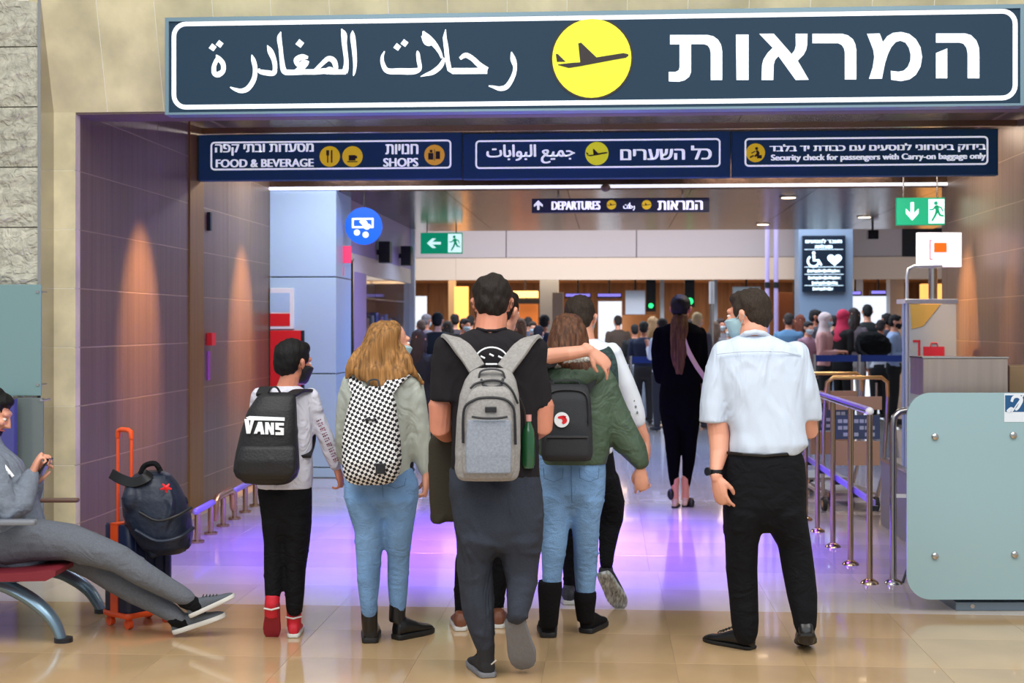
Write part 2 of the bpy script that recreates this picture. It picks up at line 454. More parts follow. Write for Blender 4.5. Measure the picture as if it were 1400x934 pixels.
# ---- bronze panelled side walls of the passage
def bronze_wall(name, X, s, ys):
    wl = struct(name, MB().box((X + s * 0.0015, YF + .08, 0), (X + s * 0.25, YE, 3.6)), M_bjoint)
    y0, y1 = ys[0], ys[1]
    for seg in ys[2]:
        n = max(1, round((seg[1] - seg[0]) / 0.86)); dy = (seg[1] - seg[0]) / n
        for q in range(n):
            for i in range(len(zc) - 1):
                if zc[i] > 3.3: continue
                a = seg[0] + q * dy + 0.0015; b = seg[0] + (q + 1) * dy - 0.0015
                z1 = min(zc[i + 1], 3.42) - 0.002; z0 = zc[i] + 0.002
                r = .003
                def P(d, y, z): return (X + s * d, y, z)
                v = [P(.03, a, z0), P(.03, b, z0), P(.03, b, z1), P(.03, a, z1), P(r, a, z0), P(r, b, z0), P(r, b, z1), P(r, a, z1), P(0, a + r, z0 + r), P(0, b - r, z0 + r), P(0, b - r, z1 - r), P(0, a + r, z1 - r)]
                link('panel', MB().add(v, [(0, 3, 2, 1), (8, 9, 10, 11), (0, 1, 5, 4), (1, 2, 6, 5), (2, 3, 7, 6), (3, 0, 4, 7), (4, 5, 9, 8), (5, 6, 10, 9), (6, 7, 11, 10), (7, 4, 8, 11)]).mesh('panel', False), M_bronze, wl)
    return wl
ya, yb = XV(XL, 258), XV(XL, 277)
wl = bronze_wall('wall_left', XL, -1, (0, 0, [(YF + 0.08, ya), (yb, YE)]))
MB().box((XL - 0.03, ya + .003, 0), (XL + 0.012, yb - .003, 3.42)).build('pilaster', M_gold, wl, flat=True)
wrr = bronze_wall('wall_right', XR, 1, (0, 0, [(YF + 0.08, YE)]))
struct('wall_right_end', MB().box((XR, YE, 0), (XR + 3.5, YE + 0.2, 3.6)), M_bronze)

# ---- ceilings
def ceiling(name, x0, x1, y0, y1, z, m, n, k):
    c = struct(name, MB().box((x0, y0, z + 0.03), (x1, y1, z + 0.12)), M_dark)
    for i in range(n):
        for j in range(k):
            a = x0 + (x1 - x0) * i / n; b = x0 + (x1 - x0) * (i + 1) / n; cc = y0 + (y1 - y0) * j / k; d = y0 + (y1 - y0) * (j + 1) / k
            link('panel', MB().box((a + .003, cc + .003, z), (b - .003, d - .003, z + .03)).mesh('panel', False), m, c)
    return c
ceiling('ceiling', XL - .2, XR + .2, YF + 0.36, YE, ZC1, M_ceil, 6, 4)
ceiling('ceiling_low', -2.95, 4.6, YE + 0.12, 20.2, ZC2, M_ceil, 6, 6)
struct('beam', MB().box((XL, YE - 0.02, ZC2 + 0.035), (XR + 0.2, YE + 0.12, ZC1 + .2)), M_ceil)
struct('trim_2', MB().box((XL, YE - 0.045, ZC2 + 0.005), (XR, YE - 0.012, ZC2 + 0.035)), mat('light_strip', (240, 244, 250), 0.4, em=0.9))
struct('ceiling_lobby', MB().box((-9, 20.2, ZC3), (9, 27.2, ZC3 + .1)), M_header)
struct('beam_2', MB().box((-9, 20.2, ZC2 + .02), (9, 20.35, ZC3)), M_header)
struct('ceiling_security', MB().box((-9, 27.15, 2.78), (9, 41, 2.9)), mat('tan_ceiling', (196, 156, 112), 0.35, var=(2, .3, (1, 3, 1))))

# ---- bulkhead of the lobby: grey panels over a cream band
bk = struct('wall_back', MB().box((-9, 27.04, 2.46), (9, 27.15, 4.3)), M_dark)
zs = PX(700, 353, 27).z; zb = PX(700, 383, 27).z
x0 = PX(692, 330, 27).x - 2.53 * 3
for i in range(6):
    link('panel', MB().bevbox((x0 + 2.53 * i + .008, 27.0, zs + .01), (x0 + 2.53 * (i + 1) - .008, 27.04, 4.3)).mesh('panel', False), M_gpanel, bk)
for i in range(3):
    link('panel', MB().bevbox((-9 + 6 * i, 26.97, zb), (-3 + 6 * i - .002, 27.04, zs)).mesh('panel', False), M_cream, bk)
# ---- security hall far behind
wb = struct('wall_far', MB().box((-9, 40, 0), (9, 40.2, 2.9)), M_dark)
for i in range(24):
    link('panel', MB().bevbox((-9 + .75 * i + .005, 39.95, 0), (-9 + .75 * (i + 1) - .005, 40, 2.8)).mesh('panel', False), M_wood, wb)
struct('wall_side_left', MB().box((-9.2, 20, 0), (-9, 41, 4.4)), M_gpanel)
struct('wall_side_right', MB().box((9, 20, 0), (9.2, 41, 4.4)), M_gpanel)

# ---- left: pale blue clad column, door, lilac wall with shop window
bx0, bx1 = XL + 0.0, PX(460, 400, YE).x
bc = struct('column_blue', MB().box((bx0 + .01, YE + .02, 0), (bx1 - .01, YE + 0.8, ZC2)), M_dark)
zj = [0, PX(415, 639, YE).z, PX(415, 511, YE).z, PX(415, 379, YE).z, ZC2 + .06]
for i in range(4):
    link('panel', MB().bevbox((bx0, YE - .015, zj[i] + .006), (bx1, YE + .02, zj[i + 1] - .006)).mesh('panel', False), M_blue, bc)
    link('panel', MB().box((bx1 - .01, YE + .02, zj[i] + .006), (bx1, YE + .8, zj[i + 1] - .006)).mesh('panel', False), M_blue, bc)
XW = -2.84
def wallbit(name, y0, y1, z0, z1, m, parent=None, d=0.0, t=0.12):
    return MB().box((XW - t, y0, z0), (XW + d, y1, z1)).build(name, m, parent, flat=True)
yd0, yd1 = YE + .8, XV(XW, 484)
yp1 = XV(XW, 501); yw1 = XV(XW, 562)
lw = tag(wallbit('wall_left_inner', YE + .8, 20.2, 2.36, ZC2, M_lilac), kind='structure')
wallbit('lintel', yd1, 20.2, 2.16, 2.36, M_cream, lw)
wallbit('pier', yd1, yp1, 0, 2.16, M_lilac, lw)
wallbit('end_post', yw1, yw1 + .10, 0, ZC2, M_white, lw, 0.05)
wallbit('shop_base', yp1, yw1, 0, 0.5, M_lilac, lw)
dr = tag(wallbit('door_1', yd0, yd1, 0, 2.36, M_dark, None, -0.06, .1), kind='structure')
for a, b, c, d in ((yd0, yd0 + .06, 0, 2.3), (yd1 - .06, yd1, 0, 2.3), (yd0, yd1, 2.28, 2.36), ((yd0 + yd1) / 2 - .03, (yd0 + yd1) / 2 + .03, 0, 2.3)):
    wallbit('door_frame', a, b, c, d, M_steel, dr, 0.0, .06)
M_glass = mat('clear_glass', (225, 240, 240), 0.03, trans=1.0, alpha=0.25)
wn = tag(wallbit('window_1', yp1, yw1, 0.5, 2.16, M_glass, None, -0.02, .03), kind='structure')
# shelving with goods behind the shop window
sh = thing('shop_shelf', 'lit shop shelf unit with small goods behind the display window', 'shelf', (XW - .30, (yp1 + yw1) / 2, 0))
hw = (yw1 - yp1) / 2 - .05
MB().box((-.22, -hw, 0), (-.2, hw, 2.16)).box((-.2, hw, 0), (.2, hw + .02, 2.16)).build('back_panel', mat('shelf_back', (150, 128, 120), .5), sh, flat=True)
for k, zz in enumerate((0.5, 0.85, 1.2, 1.55, 1.9)):
    MB().box((-.2, -hw, zz - .02), (.2, hw, zz)).build('shelf_board', M_steel, sh, flat=True)
gc = [(60, 80, 170), (30, 60, 150), (150, 140, 150), (90, 70, 60), (190, 180, 180), (60, 120, 190)]
for k, zz in enumerate((0.502, 0.852, 1.202, 1.552)):
    for q in range(9):
        yy = -hw + .12 + q * (2 * hw - .2) / 9
        h = .10 + .1 * ((q * 7 + k * 3) % 5) / 5
        o = MB().bevbox((-.1, 0, 0), (.08, .16, h), .01).build('boxed_good', mat('good_%d' % ((q * 5 + k * 2) % 6), gc[(q * 5 + k * 2) % 6], .4), None, flat=True)
        o.location = (XW - .30, (yp1 + yw1) / 2 + yy, zz)
        tag(o, 'small packaged item on the shop shelves behind the display window', 'box', 'packaged goods on the shop shelves')
struct('wall_left_back', MB().box((XL - .3, YE + .8, 0), (XL - .15, 20.3, 3.0)), M_lilac)

# ================================================================== signs
def sign_box(name, label, u0, v0, u1, v1, Y, t=0.10, frame=True, m=None, group=None, hang=None):
    a = PX(u0, v1, Y); b = PX(u1, v0, Y)
    cx = (a.x + b.x) / 2; w = (b.x - a.x) / 2; h = b.z - a.z
    s = thing(name, label, 'sign', (cx, Y, a.z), 0, group)
    MB().bevbox((-w, 0, 0), (w, t, h), .006).build('board', m or M_sign, s, flat=True)
    if frame:
        fb = MB(); e = 0.03
        fb.box((-w - .012, -.014, -.0022), (w + .012, t * .8, 0.012)).box((-w - .012, -.014, h - .012), (w + .012, t * .8, h + .012)).box((-w - .012, -.014, .012), (-w + .012, t * .8, h - .012)).box((w - .012, -.014, .012), (w + .012, t * .8, h - .012))
        fb.build('frame', M_signframe, s, flat=True)
    if hang:
        for q in (-w * .7, w * .7):
            MB().cyl((q, t / 2, h), (q, t / 2, hang - a.z), .008, 8).build('hanger', M_steel, s)
    s['w'] = w; s['h'] = h
    def L(u, v):
        p = PX(u, v, Y); return (p.x - cx, p.z - a.z)
    return s, L, w, h

# ---- big departures sign
Y1 = 8.52
S, L, w, h = sign_box('departures_sign', 'large slate-blue overhead sign with yellow aircraft disc, Arabic and Hebrew words', 229, 9, 1397, 157, Y1, .14)
b = MB(); a0 = L(235, 150); a1 = L(1391, 12)
outline(b, a0[0], a1[0], a0[1] + .0, a1[1] - .0, .09, .028, -.001, .004); b.build('border_line', M_white_em, S, flat=True)
c0 = L(809, 80); rr = (L(863, 80)[0] - L(755, 80)[0]) / 2
d1 = MB(); disc(d1, c0[0], c0[1], rr + .012, -.001, .003); d1.build('disc_rim', M_ink, S, flat=True)
d2 = MB(); disc(d2, c0[0], c0[1], rr, -.004, .003); D2 = d2.build('disc', M_yel, S, flat=True)
def plane_icon(mb, cx, cz, r, y, d=.003):
    # read off the yellow disc: unit radius
    body = [(-.86, -.16), (-.58, -.24), (-.3, -.20), (.55, -.05), (.86, 0), (.93, .05), (.92, .09), (.8, .12), (.12, .02), (-.27, .40), (-.34, .38), (-.29, -.10), (-.5, -.11), (-.85, -.145)]
    tail = [(-.91, .12), (-.86, .12), (-.66, -.08), (-.88, -.08)]
    for p in (body, tail): mb.poly([(cx + a * r, y, cz + q * r) for a, q in p], (0, -d, 0))
d3 = MB(); plane_icon(d3, c0[0], c0[1], rr, -.0075); d3.build('aircraft_symbol', M_ink, S, flat=True)
# Hebrew, traced letter by letter
hb = MB()
def crop(cx, cy, k): return lambda p: (cx + p[0] / k, cy + p[1] / k)
def hpoly(pts, T):
    hb = MB(); hb.poly([(*L(*T(p)), 0) for p in pts] and [(L(*T(p))[0], -.001, L(*T(p))[1]) for p in pts], (0, -.004, 0)); hb.build('letter', M_white_em, S, flat=True)
T3 = crop(900, 20, 6.364); T4 = crop(1120, 20, 6.364)
# tav
hpoly([(102, 178), (430, 178), (480, 190), (520, 220), (545, 262), (556, 320), (556, 570), (456, 570), (456, 330), (448, 295), (430, 270), (400, 258), (285, 258), (285, 500), (270, 540), (230, 572), (180, 585), (92, 582), (90, 500), (150, 500), (176, 486), (185, 460), (185, 260), (102, 260)], T3)
# vav
hpoly([(675, 175), (785, 175), (785, 570), (680, 570)], T3)
# alef
hpoly([(878, 168), (1005, 168), (1160, 345), (1186, 310), (1196, 270), (1194, 168), (1297, 168), (1294, 270), (1285, 310), (1262, 352), (1212, 402), (1308, 568), (1195, 570), (1045, 362), (1015, 395), (1003, 440), (1000, 570), (898, 570), (902, 440), (915, 390), (950, 335), (995, 290)], T3)
# resh
hpoly([(-60, 168), (200, 168), (250, 182), (292, 215), (312, 255), (322, 310), (322, 565), (222, 565), (222, 330), (215, 295), (195, 265), (165, 250), (-60, 250)], T4)
# mem
hpoly([(415, 168), (525, 165), (553, 240), (590, 190), (640, 160), (710, 152), (780, 168), (840, 215), (880, 285), (894, 370), (880, 455), (840, 525), (785, 565), (710, 580), (625, 568), (622, 490), (690, 498), (735, 488), (770, 455), (792, 400), (794, 345), (780, 290), (750, 245), (705, 228), (665, 240), (625, 285), (595, 350), (570, 430), (545, 558), (432, 560), (465, 460), (478, 370), (470, 310), (440, 230)], T4)
# he
hpoly([(1015, 165), (1270, 165), (1320, 180), (1365, 225), (1388, 285), (1392, 350), (1392, 555), (1290, 555), (1290, 340), (1280, 290), (1255, 255), (1220, 245), (1015, 245)], T4)
hpoly([(1015, 335), (1113, 295), (1113, 555), (1015, 555)], T4)
# Arabic, pen strokes traced the same way (crop pixels, half width)
ar = MB()
T1 = crop(280, 20, 6.364); T2 = crop(500, 20, 6.364)
kk = (L(1000, 80)[0] - L(900, 80)[0]) / 100 / 6.364
def st(T, pts, smooth=True): brush(ar, [(*L(*T(p)), p[2] * kk * .86) for p in pts], -.001, .004, 5, smooth)
def dia(T, x, y, r=34):
    ar.poly([(L(*T((x + a, y + q)))[0], -.001, L(*T((x + a, y + q)))[1]) for a, q in ((-r, 6), (-4, -r), (r, -4), (6, r))], (0, -.004, 0))
st(T1, [(1287, 140, 4), (1288, 190, 26), (1300, 300, 25), (1308, 420, 20), (1302, 500, 14), (1293, 535, 4)])
st(T1, [(1190, 125, 5), (1212, 175, 30), (1216, 260, 26), (1232, 400, 24), (1226, 480, 30), (1218, 505, 28)])
st(T1, [(1230, 500, 26), (1120, 500, 27), (1040, 492, 30), (960, 500, 28), (860, 500, 28), (760, 505, 28), (700, 500, 26)], False)
st(T1, [(960, 490, 20), (1020, 430, 22), (1075, 385, 26), (1120, 400, 30), (1140, 450, 26), (1140, 500, 20)])
st(T1, [(1050, 505, 26), (1085, 480, 30), (1130, 500, 26)])
st(T1, [(900, 375, 14), (850, 370, 30), (800, 395, 30), (815, 435, 26), (865, 430, 40), (880, 400, 34), (855, 450, 34), (800, 495, 26)])
dia(T1, 828, 252, 38)
st(T1, [(664, 150, 4), (650, 205, 24), (662, 300, 22), (672, 400, 24), (690, 490, 30), (740, 508, 26)])
st(T1, [(545, 268, 4), (572, 320, 30), (605, 400, 26), (612, 470, 24), (600, 510, 26), (540, 508, 28), (480, 495, 22), (474, 470, 8)])
st(T1, [(410, 350, 5), (425, 400, 24), (440, 470, 24), (430, 560, 26), (380, 640, 28), (320, 665, 24), (260, 650, 16), (222, 632, 6)])
st(T1, [(100, 352, 6), (125, 385, 26), (160, 430, 26), (160, 490, 26), (120, 522, 30), (85, 510, 26), (82, 455, 24), (100, 405, 22), (115, 378, 18)])
dia(T1, 70, 286, 34); dia(T1, 130, 256, 34)
ar.build('arabic_word', M_white_em, S, flat=True); ar = MB()
st(T2, [(1268, 325, 5), (1283, 390, 28), (1300, 460, 20), (1282, 540, 22), (1230, 625, 26), (1170, 645, 24), (1110, 630, 14), (1070, 622, 6)])
st(T2, [(820, 385, 16), (870, 355, 26), (930, 385, 26), (990, 440, 28), (1060, 480, 24)])
st(T2, [(1058, 490, 32), (900, 492, 31), (760, 492, 32), (730, 480, 24), (712, 400, 24), (700, 280, 24), (688, 200, 20), (696, 130, 4)], False)
st(T2, [(500, 145, 8), (530, 200, 40), (590, 250, 30), (640, 320, 20), (665, 380, 12)])
st(T2, [(490, 185, 10), (520, 240, 22), (550, 262, 16), (575, 262, 5)])
st(T2, [(688, 380, 16), (650, 450, 26), (590, 500, 26), (530, 522, 16), (478, 540, 4)])
st(T2, [(165, 320, 6), (145, 370, 16), (150, 430, 22), (190, 490, 28), (300, 494, 32), (420, 494, 32), (470, 470, 22), (462, 400, 22), (455, 340, 18), (450, 315, 5)])
dia(T2, 275, 282, 34); dia(T2, 338, 248, 34)
ar.build('arabic_word', M_white_em, S, flat=True)

# ---- three hanging direction signs
Y2 = 11.5
gb = thing('sign_gantry', 'brushed metal cross beam that the three direction signs hang from', 'beam', (0, Y2 + .12, PX(700, 176, Y2).z))
MB().box((XL + .01, 0, 0.0), (XR - .01, .05, .05)).build('rail', M_wsteel, gb, flat=True)
M_sign2 = mat('sign_slate_dark', (36, 70, 92), 0.6, em=0.10, spec=.2)
def dsign(label, u0, u1, dv):
    s, L, w, h = sign_box('direction_sign', label, u0, 180 + dv, u1, 246 + dv, Y2, .10, False, M_sign2, 'direction signs hung across the passage')
    b = MB(); p = L(u0 + 17, 232 + dv); q = L(u1 - 14, 190 + dv)
    outline(b, p[0], q[0], p[1], q[1], .035, .013, -.001); b.build('border_line', M_white_em, s, flat=True)
    return s, L
def words(S, L, items, m=M_white_em):
    for s, u0, v0, u1, v1, bold in items:
        mb = MB(); a = L(u0, v1); b = L(u1, v0); letters(mb, s, a[0], b[0], a[1], b[1], -.002, bold)
        mb.build('lettering', m, S, flat=True)
def ydisc(S, L, u, v, rpx, icon, m=M_yel2):
    c = L(u, v); r = (L(u + rpx, v)[0] - c[0])
    d = MB(); disc(d, c[0], c[1], r, -.001, .003, 28); o = d.build('disc', m, S, flat=True)
    i = MB(); y = -.0045
    def bx(a, b, cc, e): i.poly([(c[0] + a * r, y, c[1] + b * r), (c[0] + cc * r, y, c[1] + b * r), (c[0] + cc * r, y, c[1] + e * r), (c[0] + a * r, y, c[1] + e * r)], (0, -.002, 0))
    if icon == 'fork': bx(-.26, -.6, -.14, .1); bx(-.34, .1, -.06, .6); bx(.12, -.6, .26, .6)
    elif icon == 'cup': bx(-.36, -.4, .3, .12); bx(.3, -.2, .46, .05); bx(-.5, -.56, .5, -.46)
    elif icon == 'plane': plane_icon(i, c[0], c[1], r, y)
    elif icon == 'shop': bx(-.6, -.45, -.1, .2); bx(.12, -.4, .55, .35); bx(-.45, .25, -.2, .5); bx(-.02, -.55, .04, .55)
    elif icon == 'search':
        disc(i, c[0] + .1 * r, c[1] + .45 * r, .16 * r, y, .002, 14); brush(i, [(c[0] + .1 * r, c[1] + .25 * r, .1 * r), (c[0] + .25 * r, c[1] - .1 * r, .16 * r), (c[0] - .1 * r, c[1] - .4 * r, .08 * r)], y)
        bx(.15, -.6, .65, -.25); brush(i, [(c[0] - .05 * r, c[1] + .15 * r, .06 * r), (c[0] - .45 * r, c[1] - .05 * r, .06 * r)], y, smooth=False)
        brush(i, [(c[0] - .6 * r, c[1] - .5 * r, .08 * r), (c[0] - .2 * r, c[1] - .3 * r, .08 * r)], y, smooth=False)
    i.build('symbol', M_ink, o, flat=True)
s, L = dsign('hanging blue sign with food and shops wording and three amber discs', 271, 631, 1)
words(s, L, [('הפק יתבו תודעסמ', 294, 196, 429, 213, .004), ('FOOD & BEVERAGE', 295, 217, 429, 229, .004), ('תויונח', 527, 197, 572, 211, .004), ('SHOPS', 524, 216, 572, 228, .004)])
ydisc(s, L, 451, 214, 14, 'fork'); ydisc(s, L, 482, 214, 14, 'cup'); ydisc(s, L, 594, 212, 14, 'shop', mat('sign_orange', (226, 172, 50), .5, em=.3))
s, L = dsign('hanging blue sign reading all gates in Hebrew and Arabic around an aircraft disc', 633, 999, -1)
words(s, L, [('םירעשה לכ', 848, 199, 973, 219, .005), ('\ufe95\ufe8e\ufe91\ufe8d\ufeee\ufe92\ufedf\ufe8d \ufeca\ufef4\ufee4\ufe9f', 665, 197, 786, 224, .004)])
ydisc(s, L, 816, 210, 16, 'plane', M_yel)
s, L = dsign('hanging blue sign about the security check for passengers with carry-on baggage', 1001, 1365, -4)
words(s, L, [('דבלב די תדובכ םע םיעסונל ינוחטיב קודיב', 1052, 195, 1348, 210, .004), ('Security check for passengers with Carry-on baggage only', 1054, 209, 1348, 222, .0035)])
ydisc(s, L, 1033, 209, 13, 'search')

# ---- small illuminated departures sign under the low ceiling
Y3 = 14.4
M_navy = mat('sign_navy', (16, 22, 58), 0.4, em=.15)
S, L, w, h = sign_box('lit_departures_sign', 'narrow dark illuminated departures sign with an up arrow under the low ceiling', 727, 270, 970, 291, Y3, .08, False, M_navy, hang=ZC2)
words(S, L, [('DEPARTURES', 754, 275, 821, 287, .006), (DEPARTURES_HE, 899, 274, 961, 287, .006), ('\ufe95\ufefc\ufea3\ufead', 852, 277, 868, 288, .003)], mat('lit_lilac_white', (226, 226, 255), .5, em=1.0))
for u in (836, 884): ydisc(S, L, u, 280, 6.5, 'plane')
a = MB(); c = L(736, 281); k = L(737, 281)[0] - c[0]
a.poly([(c[0] - 1.5 * k, -.002, c[1] - 6 * k), (c[0] + 1.5 * k, -.002, c[1] - 6 * k), (c[0] + 1.5 * k, -.002, c[1] + 1 * k), (c[0] + 6 * k, -.002, c[1] - 2 * k), (c[0] + 6 * k, -.002, c[1] + 1 * k), (c[0], -.002, c[1] + 7 * k), (c[0] - 6 * k, -.002, c[1] + 1 * k), (c[0] - 6 * k, -.002, c[1] - 2 * k), (c[0] - 1.5 * k, -.002, c[1] + 1 * k)], (0, -.002, 0))
a.build('arrow', M_white_em, S, flat=True)
# ---- exit signs
def exit_sign(label, u0, v0, u1, v1, Y, left):
    S, L, w, h = sign_box('exit_sign', label, u0, v0, u1, v1, Y, .05, False, M_grn, hang=ZC2 if Y > YE else ZC1)
    MB().box((w * .32, -.006, h * .06), (w * .97, -.001, h * .94)).build('white_field', M_exw, S, flat=True)
    a = MB(); cx, cz, k = -w * .36, h * .5, h * .3
    pts = [(-.2, 1.1), (.2, 1.1), (.2, -.25), (.75, .35), (.75, -.25), (0, -1.1), (-.75, -.25), (-.75, .35), (-.2, -.25)]
    if left: pts = [(y, x) for x, y in pts]
    a.poly([(cx + x * k, -.002, cz + z * k) for x, z in pts], (0, -.003, 0)); a.build('arrow', M_exw, S, flat=True)
    r = MB(); cx = w * .64; k = h * .42
    disc(r, cx - .05 * k, cz + .7 * k, .17 * k, -.007, .002, 14)
    for st_ in ([(-.05, .5, .16), (.08, .1, .17)], [(.08, .1, .12), (.3, -.35, .1), (.62, -.42, .08)], [(.05, .1, .12), (-.1, -.35, .1), (-.4, -.85, .08)], [(0, .45, .08), (.4, .3, .07), (.55, -.02, .06)], [(-.05, .45, .08), (-.3, .15, .07), (-.6, .12, .06)]):
        brush(r, [(cx + p[0] * k, cz + p[1] * k, p[2] * k) for p in st_], -.007, .001, 4, False)
    r.build('running_figure', M_grn, S, flat=True)
exit_sign('green exit sign with left arrow near the far end of the low ceiling', 575, 318, 632, 347, 19.2, True)
exit_sign('green exit sign with down arrow at the right end of the passage', 1226, 270, 1292, 308, 13.7, False)
# ---- round blue baggage trolley sign
p = PX(497, 309, 14.35); S = thing('trolley_sign', 'round blue hanging sign with a white baggage trolley symbol', 'sign', p)
r = 25.5 * depth(p) / F
M_bl = mat('sign_blue', (10, 96, 228), .35, em=.5)
d = MB(); disc(d, 0, 0, r, 0, -.05); d.build('disc', M_bl, S, flat=True)
i = MB(); k = r / 25.5
outline(i, -16 * k, 14 * k, -3 * k, 11 * k, 1 * k, 2.6 * k, -.002)
for x in (-9, 3): 
    disc(i, x * k, (-9 - (3 if x > 0 else 0)) * k, 4.2 * k, -.002, .003, 16)
brush(i, [(-4 * k, 8 * k, 3 * k), (2 * k, 3 * k, 4 * k), (5 * k, -3 * k, 2.5 * k), (9 * k, 2 * k, 2 * k)], -.002)
i.build('trolley_symbol', M_white_em, S, flat=True)
MB().cyl((0, .025, r - .01), (0, .025, ZC2 - p.z), .008, 8).build('hanger', M_steel, S)
# ---- information screen on a column
Y5 = 25.4
cl = struct('column_grey', MB().box((PX(1092, 400, Y5 + .1).x, Y5 + .1, 0), (PX(1166, 400, Y5 + .1).x, Y5 + .7, ZC3)), mat('blue_grey_column', (128, 150, 178), .4))
S, L, w, h = sign_box('information_screen', 'black information screen with wheelchair and heart symbols on the grey column', 1097, 322, 1156, 399, Y5, .07, False, mat('screen_black', (6, 22, 40), .3, em=.5))
M_scr = mat('screen_text', (214, 240, 255), .5, em=1.2)
words(S, L, [('םיעסונל רבעמ', 1101, 327, 1151, 332.5, .006), ('תויולבגומ', 1114, 334.5, 1138, 339.5, .006), ], M_scr)
i = MB()
for v in (341.5, 365.5, 375.5, 390.8):
    a = L(1100, v); b = L(1153, v - .8); i.box((a[0], -.004, a[1]), (b[0], -.001, b[1]))
for v, a_, b_ in ((370.5, 1104, 1148), (380, 1105, 1149), (387, 1110, 1145), (395, 1111, 1139)):
    u = a_; q = 0
    while u < b_:
        wd = (2.2, 3.4, 1.6, 4.2, 2.8)[q % 5]; a = L(u, v + 2.2 - (q % 3) * .4); b = L(min(u + wd, b_), v - 2.2 + (q % 2) * .9); i.box((a[0], -.004, a[1]), (b[0], -.001, b[1])); u += wd + .8; q += 1
i.build('rule_line', M_scr, S, flat=True)
i = MB(); c = L(1112, 357); k = L(1113, 357)[0] - c[0]
disc(i, c[0] + .5 * k, c[1] + 11 * k, 2.3 * k, -.001, .003, 14)
brush(i, [(c[0] + 7.5 * k * math.cos(q), c[1] + 7.5 * k * math.sin(q), 1.4 * k) for q in np.linspace(2.2, 6.5, 12)], -.001)
brush(i, [(c[0] + .5 * k, c[1] + 8 * k, 2 * k), (c[0] + 1 * k, c[1] + 1 * k, 2 * k), (c[0] + 7 * k, c[1] + 1 * k, 1.5 * k), (c[0] + 11 * k, c[1] - 6 * k, 1.5 * k)], -.001, smooth=False)
i.build('wheelchair_symbol', M_scr, S, flat=True)
i = MB(); c = L(1141, 355)
pts = []
for q in np.linspace(0, 2 * PI, 40)[:-1]:
    pts.append((c[0] + .62 * k * 16 * math.sin(q) ** 3, -.001, c[1] + .58 * k * (13 * math.cos(q) - 5 * math.cos(2 * q) - 2 * math.cos(3 * q) - math.cos(4 * q))))
i.poly(pts, (0, -.003, 0)); i.build('heart_symbol', M_scr, S, flat=True)
# ================================================================== figures
M_skin = mat('skin', (226, 160, 132), 0.5, var=(14, 0.06, I3))
M_skin2 = mat('tanned_skin', (204, 132, 104), 0.5, var=(14, 0.06, I3))
M_eye = mat('eye_white', (235, 232, 228), 0.3)
M_iris = mat('iris_brown', (50, 32, 22), 0.3)
M_lip = mat('lip', (186, 104, 96), 0.5)

def voxel(mb, vox, smooth=2, fn=None, dec=0.0):
    """melts overlapping closed shapes into one continuous skin"""
    me = bpy.data.meshes.new('skin'); me.from_pydata(mb.v, [], mb.f)
    bm = bmesh.new(); bm.from_mesh(me); bmesh.ops.recalc_face_normals(bm, faces=bm.faces); bm.to_mesh(me); bm.free()
    o = bpy.data.objects.new('skin', me); C.objects.link(o)
    r = o.modifiers.new('r', 'REMESH'); r.mode = 'VOXEL'; r.voxel_size = vox; r.adaptivity = 0.0
    if smooth:
        s = o.modifiers.new('s', 'SMOOTH'); s.factor = 0.5; s.iterations = smooth
    if dec:
        q = o.modifiers.new('d', 'DECIMATE'); q.ratio = dec
    dg = bpy.context.evaluated_depsgraph_get(); out = bpy.data.meshes.new_from_object(o.evaluated_get(dg))
    bpy.data.objects.remove(o); bpy.data.meshes.remove(me)
    if fn is not None:
        n = len(out.vertices); co = np.empty(n * 3, np.float32); no = np.empty(n * 3, np.float32)
        out.vertices.foreach_get('co', co); out.vertices.foreach_get('normal', no)
        co = co.reshape(-1, 3); no = no.reshape(-1, 3)
        co = co + no * fn(co)[:, None]
        out.vertices.foreach_set('co', co.ravel().astype(np.float32))
    out.polygons.foreach_set('use_smooth', [True] * len(out.polygons)); out.update()
    return out

def folds(seed, amp, k=(18, 18, 26), n=7, sharp=1.0):
    """cloth folds: a few warped waves with rounded crests and narrow valleys"""
    r = np.random.RandomState(seed)
    K = r.normal(size=(n, 3)) * np.array(k); ph = r.rand(n) * 6.28; W = r.normal(size=(n, 3)) * 6
    def f(co):
        h = np.zeros(len(co))
        for i in range(n):
            a = co @ K[i] + ph[i] + 1.6 * np.sin(co @ W[i] + ph[i] * 2)
            h += (np.sin(a) if sharp == 0 else 1 - 2 * np.abs(np.sin(a * .5)) ** 0.7) * (1 + .8 * math.sin(i * 2.1))
        return amp * np.clip(h / math.sqrt(n), -.35, 1.1)
    return f
def strands(seed, amp, kx=150.0, kz=7.0):
    r = np.random.RandomState(seed); n = 6
    K = np.stack([r.normal(size=n) * kx, r.normal(size=n) * kx * .6, r.normal(size=n) * kz], 1); ph = r.rand(n) * 6.28
    def f(co):
        h = np.zeros(len(co))
        for i in range(n): h += np.sin(co @ K[i] + ph[i] + 1.2 * np.sin(co[:, 2] * 22 + ph[i]))
        return amp * h / math.sqrt(n)
    return f

